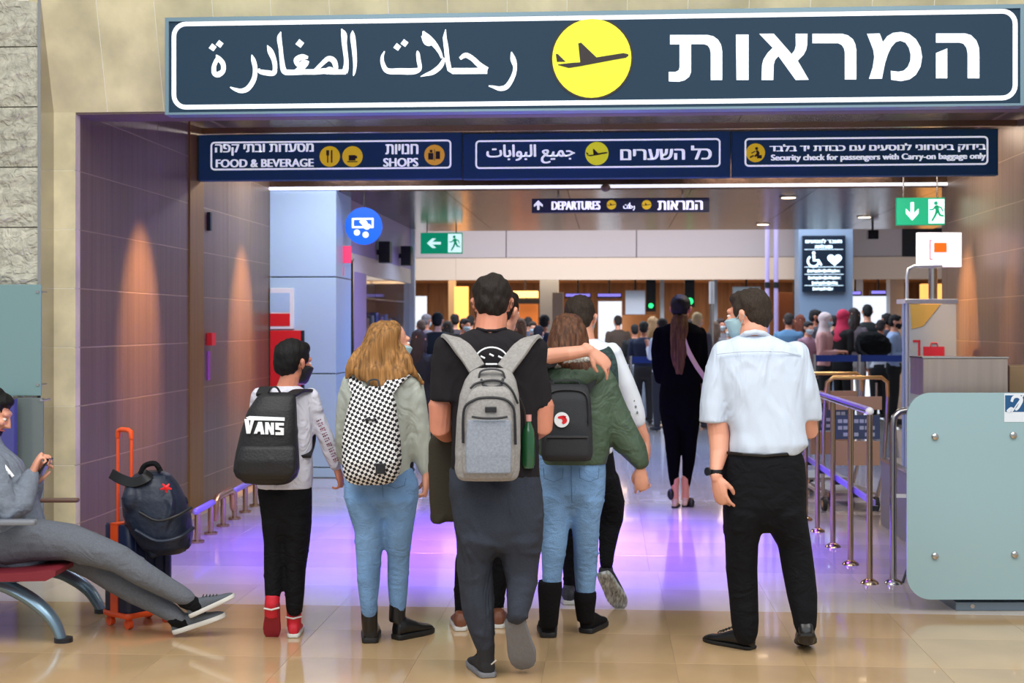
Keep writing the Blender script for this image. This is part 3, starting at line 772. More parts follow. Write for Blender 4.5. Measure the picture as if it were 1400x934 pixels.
class Fig:
    """a figure standing at depth D under column u0; J() turns picture marks into its own metric space (x right, y away, z up)"""
    def __init__(s, label, u0, D, k=1.0, name='person', cat='person', group=None):
        p = CAM + ray(u0, HZ) * D
        s.u0, s.D, s.k = u0, D, k
        s.root = thing(name, label, cat, (p.x, p.y, 0), TH, group)
        s.body = MB()
    def J(s, u, v, dy=0.0):
        d = s.D + dy
        return Vector(((u - 700) / F * d - (s.u0 - 700) / F * s.D, dy, EYE + (HZ - v) / F * d))
    def px(s, r, dy=0.0): return r * (s.D + dy) / F
    def path(s, pts): return [s.J(p[0], p[1], p[3] if len(p) > 3 else 0) for p in pts], [s.px(p[2], p[3] if len(p) > 3 else 0) for p in pts]
    def rings(s, rows, dep, n=28, shrink=0.0, e=2.6):
        """horizontal rings through silhouette rows (v, u left, u right, dy, depth half)"""
        out = []
        for row in rows:
            v, a, b = row[:3]; dy = row[3] if len(row) > 3 else 0; dp = row[4] if len(row) > 4 else dep
            c = s.J((a + b) / 2, v, dy); w = s.px((b - a) / 2, dy) - shrink; h = dp - shrink; ring = []
            for i in range(n):
                q = 2 * PI * i / n; cc, sn = math.cos(q), math.sin(q)
                ring.append(c + Vector((w * abs(cc) ** (2 / e) * (1 if cc > 0 else -1), h * abs(sn) ** (2 / e) * (1 if sn > 0 else -1), 0)))
            out.append(ring)
        return out

def headframe(yaw, pitch=0.0, roll=0.0):
    """yaw turns the face to the right (+) or left (-) seen from behind; pitch down is negative"""
    return Matrix.Rotation(-math.radians(yaw), 3, 'Z') @ Matrix.Rotation(math.radians(pitch), 3, 'X') @ Matrix.Rotation(math.radians(roll), 3, 'Y')

def head(fig, c, R, k=1.0, ears=True, face=True):
    """adds a head centred at c to the figure's body; eyes and lips become parts"""
    b = fig.body
    P = lambda x, y, z: c + R @ Vector((x * k, y * k, z * k))
    E = lambda p, r: b.ell(P(*p), (r[0] * k, r[1] * k, r[2] * k), R, 18, 12)
    E((0, -.012, .028), (.075, .094, .088))
    E((0, .028, -.02), (.064, .062, .075))
    E((0, .040, -.066), (.046, .050, .044))
    E((0, .075, -.086), (.022, .020, .020))            # chin
    E((0, .080, .030), (.052, .018, .018))             # brow
    b.tube([P(0, .088, .022), P(0, .102, -.006), P(0, .110, -.022), P(0, .092, -.032)], [.008 * k, .011 * k, .015 * k, .010 * k], 8, round_ends=True)
    for s in (-1, 1):
        E((s * .034, .073, -.012), (.022, .022, .020))   # cheek
        E((s * .013, .094, -.024), (.009, .011, .008))   # nostril
        if ears:
            b.tube([P(s * .074, -.004, -.026), P(s * .080, -.002, -.006), P(s * .086, -.010, .018)], [.008 * k, .013 * k, .014 * k], 10, .7, round_ends=True)
            b.tube([P(s * .072, .004, -.022), P(s * .082, -.016, -.014), P(s * .090, -.022, .008), P(s * .086, -.012, .028), P(s * .076, .004, .024)], [.006 * k] * 5, 8, round_ends=True)
    if face:
        for s in (-1, 1):
            e = MB().ell(P(s * .031, .084, .008), (.012 * k, .010 * k, .008 * k), R, 12, 8).build('eye', M_eye, fig.root)
            MB().ell(P(s * .031, .0925, .008), (.0055 * k, .003 * k, .0055 * k), R, 10, 6).build('iris', M_iris, e)
        MB().tube([P(-.022, .086, -.052), P(0, .096, -.050), P(.022, .086, -.052)], [.003 * k, .006 * k, .003 * k], 8, 1, True).build('lips', M_lip, fig.root)

def mask(fig, c, R, k, m, name='face_mask'):
    P = lambda x, y, z: c + R @ Vector((x * k, y * k, z * k))
    rings = []
    for z, w, y in ((-.100, .030, .078), (-.088, .046, .088), (-.060, .062, .094), (-.035, .070, .104), (-.016, .071, .112), (-.004, .062, .098)):
        ring = []
        for i in range(13):
            q = PI * (-.08 + 1.16 * i / 12); ring.append(P(w * math.cos(q) * 1.02, .012 + (y - .004) * max(0, math.sin(q)) ** .8 * .98 + .004, z))
        for i in range(13):
            q = PI * (-.08 + 1.16 * (12 - i) / 12); ring.append(P(w * .95 * math.cos(q), .008 + (y - .010) * max(0, math.sin(q)) ** .8 * .98, z))
        rings.append(ring)
    o = MB().loft(rings).build(name, m, fig.root)
    t = MB()
    for s in (-1, 1):
        t.tube([P(s * .068, .03, -.012), P(s * .080, .0, .02), P(s * .088, -.016, .026), P(s * .092, -.026, .004), P(s * .082, -.01, -.02), P(s * .066, .03, -.07)], .0022 * k, 6)
    t.build('ear_loop', m, o)
    return o

def hand(fig, wrist, d, palm, side, curl=0.35, k=1.0, mb=None):
    """adds a hand to the body: d = wrist to knuckles, palm = palm normal, side = +1/-1 thumb along d x palm"""
    b = mb or fig.body
    d = Vector(d).normalized(); pn = Vector(palm); pn = (pn - d * pn.dot(d)).normalized(); x = d.cross(pn) * side
    W = Vector(wrist)
    Q = lambda a, l, n: W + x * a * k + d * l * k + pn * n * k
    b.tube([Q(0, -.03, 0), Q(0, 0, 0), Q(.002, .03, 0), Q(.0, .065, 0), Q(-.002, .088, .002)], [.024 * k, .025 * k, .035 * k, .040 * k, .038 * k], 12, [.85, .8, .58, .44, .42], True, side=x)
    for i, (a, L, r, c) in enumerate(((.034, .074, .0080, .7), (.0115, .082, .0082, .95), (-.0115, .076, .0079, 1.15), (-.034, .060, .0072, 1.4))):
        pts = [Q(a * .8, .070, .0)]; ang = 0.12; l = .088; n = .001; sp = a * .9
        for f, seg in enumerate((.42, .32, .26)):
            ang += curl * c * (0.9 if f == 0 else 1.25)
            if f == 0: pts.append(Q(sp, l, n))
            l += L * seg * math.cos(ang); n += L * seg * math.sin(ang); sp += a * .10
            pts.append(Q(sp, l, n))
        b.tube(pts, [r * k, r * 1.06 * k, r * k, r * .95 * k, r * .82 * k], 8, 1, True)
    pts = [Q(.018, .012, .004), Q(.036, .034, .010), Q(.048, .058, .018 + .012 * curl), Q(.050 - .012 * curl, .084, .026 + .03 * curl)]
    b.tube(pts, [.013 * k, .0125 * k, .0105 * k, .009 * k], 8, 1, True)

def shoe(fig, heel, toe, up, L=0.28, style='sneaker', mu=None, ms=None, w=1.0, name='shoe', label=None, shaft=None, foot=True, mt=None):
    """shoe from heel to toe; up = direction of the instep; shaft = list of (point, radius) for boots and sock cuffs"""
    heel, toe = Vector(heel), Vector(toe); y = (toe - heel).normalized(); up = Vector(up); z = (up - y * up.dot(y)).normalized(); x = y.cross(z)
    k = L / .29
    T = lambda a, l, h: heel + x * a * k * w + y * l * k + z * h * k
    prof = {'sneaker': ((0, .022, .060), (.010, .032, .084), (.05, .038, .092), (.09, .040, .090), (.13, .043, .082), (.17, .048, .066), (.21, .050, .052), (.25, .044, .044), (.278, .030, .034), (.29, .012, .022)),
            'dress': ((0, .020, .050), (.010, .030, .078), (.05, .035, .088), (.09, .037, .086), (.13, .040, .076), (.17, .044, .060), (.21, .045, .048), (.25, .038, .040), (.278, .026, .030), (.29, .012, .020)),
            'boot': ((0, .026, .070), (.012, .038, .105), (.05, .042, .120), (.09, .043, .115), (.13, .046, .098), (.17, .050, .078), (.21, .050, .066), (.25, .044, .056), (.278, .030, .042), (.29, .012, .028)),
            'flat': ((0, .018, .045), (.010, .026, .060), (.05, .030, .050), (.09, .031, .045), (.13, .034, .042), (.17, .037, .038), (.21, .036, .034), (.25, .030, .030), (.278, .020, .024), (.29, .008, .016))}[style]
    st = .026 if style == 'sneaker' else (.03 if style == 'boot' else .018)
    rings = []
    for l, hw, h in prof:
        ring = []
        for i in range(16):
            q = 2 * PI * i / 16; c, s = math.cos(q), math.sin(q)
            ring.append(T(hw * (abs(c) ** .75) * (1 if c > 0 else -1), l, st * .5 + (h - st * .5) * .5 + (h - st * .5) * .5 * (abs(s) ** .8) * (1 if s > 0 else -1)))
        rings.append(ring)
    mb = MB().loft(rings)
    if shaft:
        mb.tube([p for p, r in shaft], [r for p, r in shaft], 14, 1.05)
        me = voxel(mb, .007, 3)
    else:
        mb.tube([T(0, .055, .05), T(0, .052, .098)], [.036 * k, .033 * k], 14, 1.25); me = voxel(mb, .007, 2)
    o = link(name, me, mu, fig.root)
    if label: o['label'] = label
    # sole
    out = []
    hv = [(l, hw + .004) for l, hw, h in prof]
    pts = [(-b, a) for a, b in hv] + [(b, a) for a, b in hv[::-1]]
    ring = lambda h, g: [T(a * g, .145 + (l - .145) * (1 + (g - 1) * .6), h) for a, l in pts]
    sm = MB().loft([ring(0, .93), ring(.004, 1.0), ring(st * .8, 1.02), ring(st, .98)])
    sm.build('sole', ms, o)
    if style == 'sneaker' or mt:
        t = MB()
        for i in range(5): t.tube([T(-.024, .12 + .018 * i, .088 - .008 * i), T(0, .125 + .018 * i, .094 - .008 * i), T(.024, .12 + .018 * i, .088 - .008 * i)], .003 * k, 6)
        t.build('laces', mt or ms, o)
    if foot:
        fig.body.tube([T(0, .05, .05), T(0, .14, .035), T(0, .22, .03)], [.022 * k, .024 * k, .02 * k], 10, .8, True)
    return o, T

def cloth(fig, name, mb, m, vox=.011, sm=3, fn=None, label=None):
    me = voxel(mb, vox, sm, fn); o = link(name, me, m, fig.root)
    if label: o['label'] = label
    return o

def finish(fig, m, vox=.0048, sm=2):
    me = voxel(fig.body, vox, sm, None, .30); return link('body', me, m, fig.root)

def body_limb(fig, pts, rad, cap):
    """bare limb under cloth: radii kept inside the cloth"""
    fig.body.tube(pts, [min(r * .8, c) for r, c in zip(rad, cap)], 12, 1, True)

def strap_path(mb, pts, w, t, side=(1, 0, 0), n=1):
    """flat strap along points: w half width, t half thickness"""
    P = [Vector(p) for p in spline(pts, 5)]; rings = []
    for i, p in enumerate(P):
        tg = (P[min(i + 1, len(P) - 1)] - P[max(i - 1, 0)]).normalized(); a = Vector(side); a = (a - tg * a.dot(tg)).normalized(); b = tg.cross(a)
        rings.append([p + a * w + b * t, p + a * w * .9 + b * t * 1.6, p - a * w * .9 + b * t * 1.6, p - a * w + b * t, p - a * w - b * t, p + a * w - b * t])
    mb.loft(rings); return mb

def hair_cap(fig, c, R, k, m, cover=1.0, fn=None, extra=None, label=None, vox=.0075, scale=1.0):
    """short hair: shell over the top, sides and back of the skull"""
    P = lambda x, y, z: c + R @ Vector((x * k, y * k, z * k)); b = MB()
    s = scale
    b.ell(P(0, -.018, .045), (.082 * k * s, .092 * k * s, .085 * k * s), R, 20, 12)
    b.ell(P(0, -.046, .005), (.072 * k * s, .062 * k * s, .070 * k * s), R, 18, 10)
    b.ell(P(0, .035, .085), (.062 * k * s, .052 * k * s, .036 * k * s), R, 16, 8)
    for q in (-1, 1): b.ell(P(q * .066, .022, .030), (.014 * k, .022 * k, .034 * k), R, 10, 6)
    if extra: extra(b, P)
    me = voxel(b, vox, 2, fn or strands(3, .0022, 120, 60)); o = link('hair', me, m, fig.root)
    if label: o['label'] = label
    return o

def hair_long(fig, rows, dep, m, seed=1, amp=.004, extra=None, label=None, kz=8):
    b = MB().loft(fig.rings(rows, dep, 28, 0, 2.0))
    if extra: extra(b)
    me = voxel(b, .0085, 2, strands(seed, amp, 110, kz)); o = link('hair', me, m, fig.root)
    if label: o['label'] = label
    return o
def G(fig, u, dy=0.0):
    p = fig.J(u, HZ, dy); return Vector((p.x, p.y, 0.0))
Fig.G = G
def E(rows):
    """(v, u left, u right, dy) silhouettes of a limb -> centre points with half widths"""
    return [((r[1] + r[2]) / 2, r[0], (r[2] - r[1]) / 2, r[3] if len(r) > 3 else 0.0) for r in rows]

class Item:
    """a thing worn or carried by a figure: top-level, shaped in the figure's space"""
    def __init__(s, fig, name, label, cat, base, group=None):
        s.b = Vector(base); Mx = Matrix.Rotation(TH, 4, 'Z'); r = fig.root.location
        s.root = thing(name, label, cat, Vector(r) + Mx @ s.b, TH, group)
    def part(s, name, what, m, label=None, parent=None, flat=False):
        me = what.mesh(name, not flat) if isinstance(what, MB) else what
        o = link(name, me, m, parent or s.root)
        if parent is None: o.location = -s.b
        if label: o['label'] = label
        return o

ARM_CAP = [.055, .048, .042, .036, .03]
def limb(fig, mb, rows, ratio=1.0, caps=None, ends=True, n=16, under=True):
    pts, rad = fig.path(E(rows))
    if mb is globals().get('j'): ratio = [1.42, 1.32, 1.2] + [1.1] * (len(rad) - 3)
    mb.tube(pts, [r * 1.06 for r in rad], n, ratio, ends)
    if under:
        cp = caps or [.085] * len(rad)
        fig.body.tube(pts, [min(r * .66, c) for r, c in zip(rad, cp)], 12, 1)
    return pts, rad
def torso(fig, mb, rows, dep, shrink=.022, e=2.6):
    mb.loft(fig.rings(rows, dep, 28, 0, e)); fig.body.loft(fig.rings(rows[:-1] if len(rows) > 3 else rows, dep, 24, shrink, e))
def hips(fig, mb, rows, dep, tail=16, seat=.55):
    """seat of trousers: the depth eases into the thighs instead of ending in a step"""
    rows = [tuple(r) + (0,) * (4 - len(r)) if len(r) < 5 else tuple(r) for r in rows]
    rows = [r if len(r) == 5 else r + (dep,) for r in rows]
    v, a, b, dy, dp = rows[-1]; m = (a + b) / 2; h = (b - a) / 2
    k = 305.0 / (F / fig.D)
    rows[-1] = (v, a, b, dy, dp * .84)
    full = rows + [(v + tail / k * .5, m - h * .93, m + h * .93, dy, dp * .70), (v + tail / k, m - h * .80, m + h * .80, dy, dp * seat)]
    mb.loft(fig.rings(full, dep, 32, 0, 2.4)); fig.body.loft(fig.rings(rows[:-1], dep, 24, .035, 2.4))

def cuff_ring(mb, p, d, r, w=.012, ratio=1.0):
    d = Vector(d).normalized(); mb.tube([Vector(p) - d * w, Vector(p) - d * w * .6, Vector(p) + d * w * .6, Vector(p) + d * w], [r * .96, r, r, r * .96], 16, ratio)

M_brownhair = mat('dark_brown_hair', (30, 21, 15), .55, var=(40, .4, (3, 3, .4)), bump=(70, .5, (3, 3, .5)), spec=.25)
M_blackhair = mat('black_hair', (15, 13, 13), .55, bump=(70, .5, (3, 3, .5)), spec=.25)
M_blond = mat('dark_blond_hair', (150, 106, 58), .5, var=(26, .6, (3, 3, .12)), bump=(60, .6, (3, 3, .12)), spec=.3)
M_auburn = mat('auburn_hair', (92, 58, 38), .5, var=(26, .6, (3, 3, .12)), bump=(60, .6, (3, 3, .12)), spec=.3)
M_longbrown = mat('long_brown_hair', (84, 58, 36), .6, spec=.1, var=(26, .5, (3, 3, .12)))
M_greyhair = mat('grey_brown_hair', (54, 44, 36), .6, var=(60, .4, (3, 3, 1)), bump=(120, .5, (3, 3, 1)), spec=.2)
M_mask = mat('mask_blue', (168, 200, 208), .7, bump=(60, .2, (1, 1, 6)))
M_maskblack = mat('mask_black', (24, 22, 24), .7)
M_tee = mat('charcoal_tee', (34, 31, 34), .9, bump=(240, .15, I3), spec=.2, fold=(7, .5, (1, 1, .6)))
M_jog = mat('slate_joggers', (54, 58, 68), .9, var=(160, .12, I3), bump=(220, .25, I3), spec=.2, fold=(5, .8, (1.2, 1, .6)))
M_jean = mat('light_denim', (122, 160, 204), .85, var=(5.5, .30, (1, 1, .7)), bump=(160, .5, I3), spec=.2, fold=(8, .28, (1, 1, 2.0)))
M_blk = mat('black_cloth', (17, 17, 20), .9, spec=.2, bump=(200, .2, I3), fold=(9, .5, (1, 1, 1.6)))
M_blk2 = mat('black_trousers', (17, 18, 22), .9, spec=.2, bump=(160, .2, I3), fold=(7, .4, (1, 1, 1.4)))
M_sweat = mat('pale_sweatshirt', (188, 194, 184), .9, var=(8, .08, I3), bump=(200, .25, I3), spec=.2, fold=(7, .6, (1, 1, .7)))
M_longs = mat('pale_grey_shirt', (214, 212, 224), .85, bump=(200, .2, I3), fold=(9, .6, (1, 1, .8)))
M_shirt = mat('white_shirt', (204, 216, 232), .75, bump=(220, .1, I3), fold=(5, .55, (1.3, 1, .45)))
M_olive = mat('olive_jacket', (72, 92, 72), .6, var=(5, .15, I3), bump=(60, .3, I3), fold=(8, .5, (1, 1, 1)))
M_strip = mat('white_print', (236, 238, 240), .6)
M_rub = mat('grey_rubber', (116, 118, 124), .7, bump=(40, .5, I3))
M_offw = mat('offwhite_rubber', (214, 212, 206), .6)
M_brub = mat('black_rubber', (22, 22, 22), .6)
M_bleather = mat('black_leather', (20, 19, 20), .32)

# ------------------------------------------------ man with the grey backpack
f = Fig('man in a charcoal T-shirt and slate joggers wearing the grey backpack, seen from behind', 665, 6.2)
R = headframe(0, -10); hc = f.J(673, 417, .03)
head(f, hc, R, 1.0)
f.body.tube([f.J(673, 430, .01), f.J(671, 448, .0), f.J(670, 470, .0)], [f.px(21), f.px(22), f.px(30)], 16, 1.0, True)
t = MB()
torso(f, t, [(449, 646, 695, .0, .07), (456, 632, 712, .0, .085), (466, 612, 730, 0, .105), (482, 602, 742, 0, .12), (510, 610, 740, 0, .13), (550, 616, 737, 0, .13), (600, 617, 737, 0, .125), (640, 616, 738, 0, .125), (654, 616, 739, 0, .125)], .12)
for rows, elb, wr in (([(474, 592, 634, 0), (500, 589, 638, 0), (524, 587, 642, .0), (546, 587, 646, .0)], (602, 585, 15), (624, 598, .27)),
                      ([(476, 712, 750, 0), (500, 712, 748, 0), (528, 714, 754, .0), (555, 716, 756, .0)], (741, 583, 15), (718, 592, .27))):
    pts, rad = f.path(E(rows)); t.tube(pts, rad, 16, 1.0); t.ell(pts[0], (rad[0], rad[0], rad[0] * .9))
    cuff_ring(t, pts[-1], (0, 0, 1), rad[-1] * 1.0, .010)
    e = f.J(elb[0], elb[1], -.01); ru = f.px(17)
    f.body.tube([pts[0], pts[2], f.J((pts[3].x and elb[0]), 556, 0), e, e.lerp(f.J(*wr), .5) + Vector((0, 0, -.01)), f.J(*wr)], [.036, .045, ru, f.px(elb[2]), .044, .029], 14, 1.0, True)
    hand(f, f.J(*wr), (f.J(*wr) - e), (0.2 if elb[0] < 660 else -.2, .1, -1), 1 if elb[0] < 660 else -1, .75, 1.0)
cloth(f, 't_shirt', t, M_tee, .010, 3, folds(11, 0.0045, (32, 24, 26), 9))
MB().tube([f.J(652, 449, -.05), f.J(664, 452, -.082), f.J(678, 452, -.082), f.J(692, 449, -.05)], .006, 8).build('collar', M_tee, f.root)
pr = MB(); Tp = lambda u, v: f.J(u, v, -.150)
pts = [Tp(672 + 24 * math.cos(a), 497 + 22 * -math.sin(a)) for a in np.linspace(.35, PI - .35, 16)]
pr.tube(pts, .0035, 6)
for q in (-1, 0, 1): pr.tube([Tp(672 + 12 * q - 3, 484 + abs(q) * 3), Tp(672 + 12 * q + 3, 487 + abs(q) * 3)], .004, 6)
pr.tube([Tp(664, 498), Tp(680, 498)], .004, 6); pr.tube([Tp(666, 504), Tp(678, 504)], .003, 6)
o = pr.build('back_print', M_strip, f.root); o['label'] = 'white round print on the back of the shirt'
j = MB()
rows = [(640, 617, 738, 0, .12), (662, 613, 742, 0, .14), (690, 615, 745, 0, .15), (720, 619, 745, 0, .15), (742, 623, 743, 0, .13), (752, 630, 738, 0, .10)]
torso(f, j, rows, .13, .03)
limb(f, j, [(735, 623, 690, 0), (766, 624, 674, 0), (800, 627, 674, 0), (829, 630, 673, -.02), (860, 640, 678, -.02), (874, 645, 677, -.02), (884, 649, 677, -.02)], 1.0, [.09, .08, .062, .055, .05, .042, .036])
limb(f, j, [(735, 680, 743, 0), (766, 685, 738, -.0), (797, 692, 735, -.03), (825, 692, 728, -.10), (840, 692, 722, -.14)], 1.0, [.09, .075, .06, .05, .04])
cuff_ring(j, f.J(663, 879, -.02), (0, 0, 1), f.px(15), .02); cuff_ring(j, f.J(709, 843, -.14), (-.1, .5, 1), f.px(15), .018)
_a, _b = folds(5, 0.0070, (30, 22, 26), 9), folds(6, 0.0085, (14, 8, 22), 7)
cloth(f, 'joggers', j, M_jog, .010, 3, lambda co: _a(co) + _b(co))
f.body.tube([f.J(663, 870, -.02), f.J(664, 900, -.02)], [.035, .034], 12, 1.2, True)
shoe(f, f.G(668, -.06), f.G(650, .20), (0, 0, 1), .285, 'sneaker', mat('black_knit', (28, 28, 32), .8, bump=(200, .4, I3)), M_rub, 1.05, label='black low running shoe with grey sole', shaft=[(f.J(664, 878, -.02), .042), (f.J(664, 900, -.02), .040), (f.J(664, 912, -.015), .042)], mt=M_brub)
MB().tube([f.J(*p) for p in spline([(658, 908, .04, 0), (664, 911, .0, 0), (671, 909, -.05, 0), (678, 903, -.07, 0)][:4], 4) for p in [p[:3]]], .0035, 6).build('side_mark', M_offw, f.root)
shoe(f, f.J(703, 849, -.13), f.G(718, .01) + Vector((0, 0, .02)), (0, 1, .5), .29, 'sneaker', mat('black_knit', (0, 0, 0)), M_rub, 1.15, label='black running shoe with its grey sole lifted to the viewer', mt=M_brub)
finish(f, M_skin2)
hair_cap(f, hc, R, 1.05, M_brownhair, fn=strands(4, .004, 90, 60), scale=1.04, extra=lambda b, P: (b.ell(P(0, -.07, -.02), (.052, .035, .04), R, 14, 8), b.ell(P(.015, -.01, .100), (.05, .06, .038), R, 12, 8)))
mask(f, hc, R, 1.0, M_maskblack)
man = f

# backpack of the man: grey melange, two pockets, laptop loop
M_pack = mat('grey_melange_canvas', (150, 146, 142), .9, var=(90, .14, I3), bump=(260, .3, I3))
M_pack2 = mat('cool_grey_canvas', (142, 148, 158), .9, var=(90, .14, I3), bump=(260, .3, I3))
M_zip = mat('dark_zipper', (26, 26, 30), .5)
P = Item(f, 'backpack', 'grey melange backpack with front pocket and black zippers on the man in the middle', 'backpack', f.J(672, 657, -.22))
b = MB().loft(f.rings([(503, 652, 692, -.17, .03), (508, 643, 700, -.18, .05), (520, 635, 706, -.19, .065), (540, 628, 710, -.20, .075), (570, 624, 712, -.21, .082), (610, 622, 712, -.21, .085), (640, 622, 711, -.21, .085), (652, 624, 709, -.21, .078), (657, 630, 703, -.21, .06)], .08, 32, 0, 3.0))
body = P.part('main_compartment', voxel(b, .009, 3, folds(8, 0.0030, (32, 24, 26), 9)), M_pack)
b = MB().loft(f.rings([(528, 652, 690, -.26, .015), (534, 643, 698, -.27, .03), (548, 636, 703, -.275, .035), (580, 633, 705, -.28, .04), (620, 631, 705, -.28, .042), (645, 632, 703, -.28, .038), (655, 636, 699, -.27, .025)], .04, 32, 0, 3.4))
P.part('front_section', voxel(b, .009, 3), M_pack)
b = MB().loft(f.rings([(574, 640, 697, -.318, .012), (580, 638, 699, -.320, .014), (620, 636, 700, -.322, .014), (648, 637, 698, -.318, .012)], .014, 32, 0, 4))
P.part('front_pocket', voxel(b, .006, 2), M_pack2)
z = MB()
z.tube([f.J(*p) for p in spline([(633, 606, -.312), (633, 575, -.312), (636, 556, -.312), (648, 547, -.310), (660, 544, -.308), (680, 544, -.308), (694, 548, -.31), (702, 558, -.312), (704, 575, -.312), (705, 608, -.312)], 4)], .0055, 8)
P.part('zipper', z, M_zip)
z = MB(); z.tube([f.J(*p) for p in spline([(643, 531, -.275), (652, 524, -.265), (672, 520, -.262), (688, 523, -.265), (700, 534, -.275), (708, 552, -.27)], 4)], .005, 8)
P.part('zipper', z, M_zip)
z = MB(); z.tube([f.J(*p) for p in spline([(645, 570, -.340), (660, 572, -.342), (680, 572, -.342), (694, 570, -.340)], 4)], .005, 8)
P.part('zipper', z, M_zip)
z = MB(); strap_path(z, [f.J(*p) for p in ((655, 517, -.235), (658, 508, -.245), (672, 505, -.25), (686, 508, -.245), (690, 517, -.235))], .008, .003, (0, 1, 0))
z.tube([f.J(*p) for p in spline([(658, 519, -.245), (662, 527, -.262), (672, 530, -.266), (684, 527, -.262), (688, 518, -.245)], 4)], .006, 8)
P.part('carry_handle', z, mat('dark_grey_webbing', (60, 60, 64), .8))
z = MB(); c = f.J(671, 560, -.322); z.bevbox((c.x - .024, c.y - .004, c.z - .011), (c.x + .024, c.y + .006, c.z + .011), .003)
P.part('badge', z, M_zip, 'dark rectangular rubber badge')
for q in (((612, 466, .02), (616, 462, -.05), (626, 470, -.12), (640, 486, -.15), (652, 504, -.17)), ((732, 468, .02), (726, 463, -.05), (716, 472, -.12), (703, 488, -.15), (690, 505, -.17))):
    z = MB(); strap_path(z, [f.J(*p) for p in q], f.px(11.5), .007, (1, 0, .25 if q[0][0] > 670 else -.25)); P.part('shoulder_strap', z, M_pack)
z = MB(); z.tube([f.J(*p) for p in spline([(710, 545, -.22), (716, 560, -.18), (718, 580, -.14)], 4)], .006, 8); P.part('side_strap', z, M_zip)
# bottle in the side pocket
Bt = Item(f, 'bottle', 'green bottle with pale cap tucked beside the grey backpack', 'bottle', f.J(722, 638, -.10))
z = MB().tube([f.J(722, 640, -.10), f.J(722, 634, -.10), f.J(722, 600, -.10), f.J(722, 588, -.10), f.J(722, 578, -.10), f.J(722, 574, -.10)], [.024, .03, .031, .026, .014, .013], 18)
Bt.part('glass', z, mat('bottle_green', (24, 84, 46), .12, spec=.8))
Bt.part('cap', MB().cyl(f.J(722, 576, -.10), f.J(722, 567, -.10), .015, 14), mat('pale_pink_cap', (214, 150, 140), .5))
# dark coat hanging from the left forearm
Ct = Item(f, 'coat', 'dark olive-brown coat folded over the forearm of the man in the middle', 'coat', f.J(604, 714, .14))
z = MB().loft(f.rings([(588, 598, 624, .14, .04), (594, 590, 640, .14, .055), (606, 585, 645, .14, .06), (640, 585, 646, .14, .06), (680, 586, 648, .14, .058), (706, 588, 650, .14, .055), (713, 592, 640, .14, .045)], .05, 24, 0, 3.4))
Ct.part('cloth', voxel(z, .009, 3, folds(31, 0.0075, (32, 24, 26), 9)), mat('olive_brown_cloth', (46, 40, 26), .85, bump=(120, .3, I3)))

# ------------------------------------------------ boy with the black backpack
k = .86
f = Fig('boy in pale long-sleeved top, black trousers and red trainers, beside the checkered backpack', 388, 6.95)
R = headframe(42, -4); hc = f.J(401, 498, .02)
head(f, hc, R, .95)
f.body.tube([f.J(398, 512, 0), f.J(393, 528, -.0), f.J(391, 542, 0)], [f.px(13), f.px(14), f.px(19)], 14, 1, True)
t = MB()
torso(f, t, [(527, 380, 408, 0, .055), (533, 364, 418, 0, .075), (545, 350, 428, 0, .09), (570, 350, 427, 0, .10), (610, 354, 427, 0, .10), (650, 352, 428, 0, .10), (668, 352, 427, 0, .10)], .10)
pts, rad = limb(f, t, [(541, 414, 436, 0), (566, 424, 443, .02), (591, 432, 453, .03), (617, 441, 461, .04), (636, 450, 467, .06)], 1, [.036, .034, .032, .028, .024])
cuff_ring(t, pts[-1], (pts[-1] - pts[-2]), rad[-1] * .95, .012)
hand(f, pts[-1] + (pts[-1] - pts[-2]).normalized() * .02, (.3, .3, -1), (-1, .2, 0), 1, .5, .85)
pl = limb(f, t, [(541, 343, 366, 0), (566, 340, 360, .03), (592, 340, 358, .06)], 1, [.036, .034, .032])[0]
fa = [pl[-1], pl[-1] + Vector((.03, .12, -.01)), pl[-1] + Vector((.08, .22, .01))]
t.tube(fa, [.034, .032, .028], 12, 1, True); f.body.tube(fa, [.026, .026, .022], 10, 1, True); hand(f, fa[-1], (.3, 1, .1), (0, 0, -1), 1, .6, .85)
cloth(f, 'long_sleeved_top', t, M_longs, .0095, 3, folds(21, 0.0040, (32, 24, 26), 9))
# lettering down the sleeve
lb = MB(); pa = f.J(436, 574, -.045); pb = f.J(461, 632, -.0)
ax = (pb - pa).normalized(); nz = Vector((.1, -1, .1)).normalized(); up_ = ax.cross(nz) * 1
Mx = Matrix((( ax.x, -up_.x * -1, nz.x, pa.x), (ax.y, up_.y, nz.y, pa.y), (ax.z, up_.z, nz.z, pa.z), (0, 0, 0, 1)))
ln = (pb - pa).length; q_ = 0.0; i_ = 0
while q_ < ln:
    for s_ in (-.011, -.001, .008):
        w_ = .004 + .004 * ((i_ * 7 + int(s_ * 1000)) % 3) / 2; o_ = pa + ax * (q_ + .003 * (i_ % 2)) + up_ * s_ + nz * .006
        lb.add([o_, o_ + ax * w_, o_ + ax * w_ + up_ * .007, o_ + up_ * .007], [(0, 1, 2, 3)])
    q_ += .014; i_ += 1
tag(lb.build('sleeve_lettering', mat('pink_navy_print', (120, 44, 78), .6, var=(40, .8, I3)), f.root, flat=True), kind='stuff')
j = MB()
hips(f, j, [(655, 353, 426, 0, .09), (672, 352, 427, 0, .10), (700, 356, 427, 0, .10), (722, 359, 426, 0, .09)], .1)
limb(f, j, [(712, 358, 394, 0), (743, 361, 389, 0), (779, 361, 387, -.02), (811, 362, 384, -.05), (820, 363, 382, -.06)], 1.05, [.07, .06, .05, .04, .036])
limb(f, j, [(712, 388, 426, 0), (743, 389, 423, 0), (779, 390, 418, .0), (811, 390, 416, .0), (832, 391, 414, .0)], 1.05, [.07, .06, .05, .04, .036])
cloth(f, 'trousers', j, M_blk, .0095, 3, folds(22, 0.0060, (22, 20, 62), 9))
M_rs = mat('red_suede', (200, 24, 44), .6); 
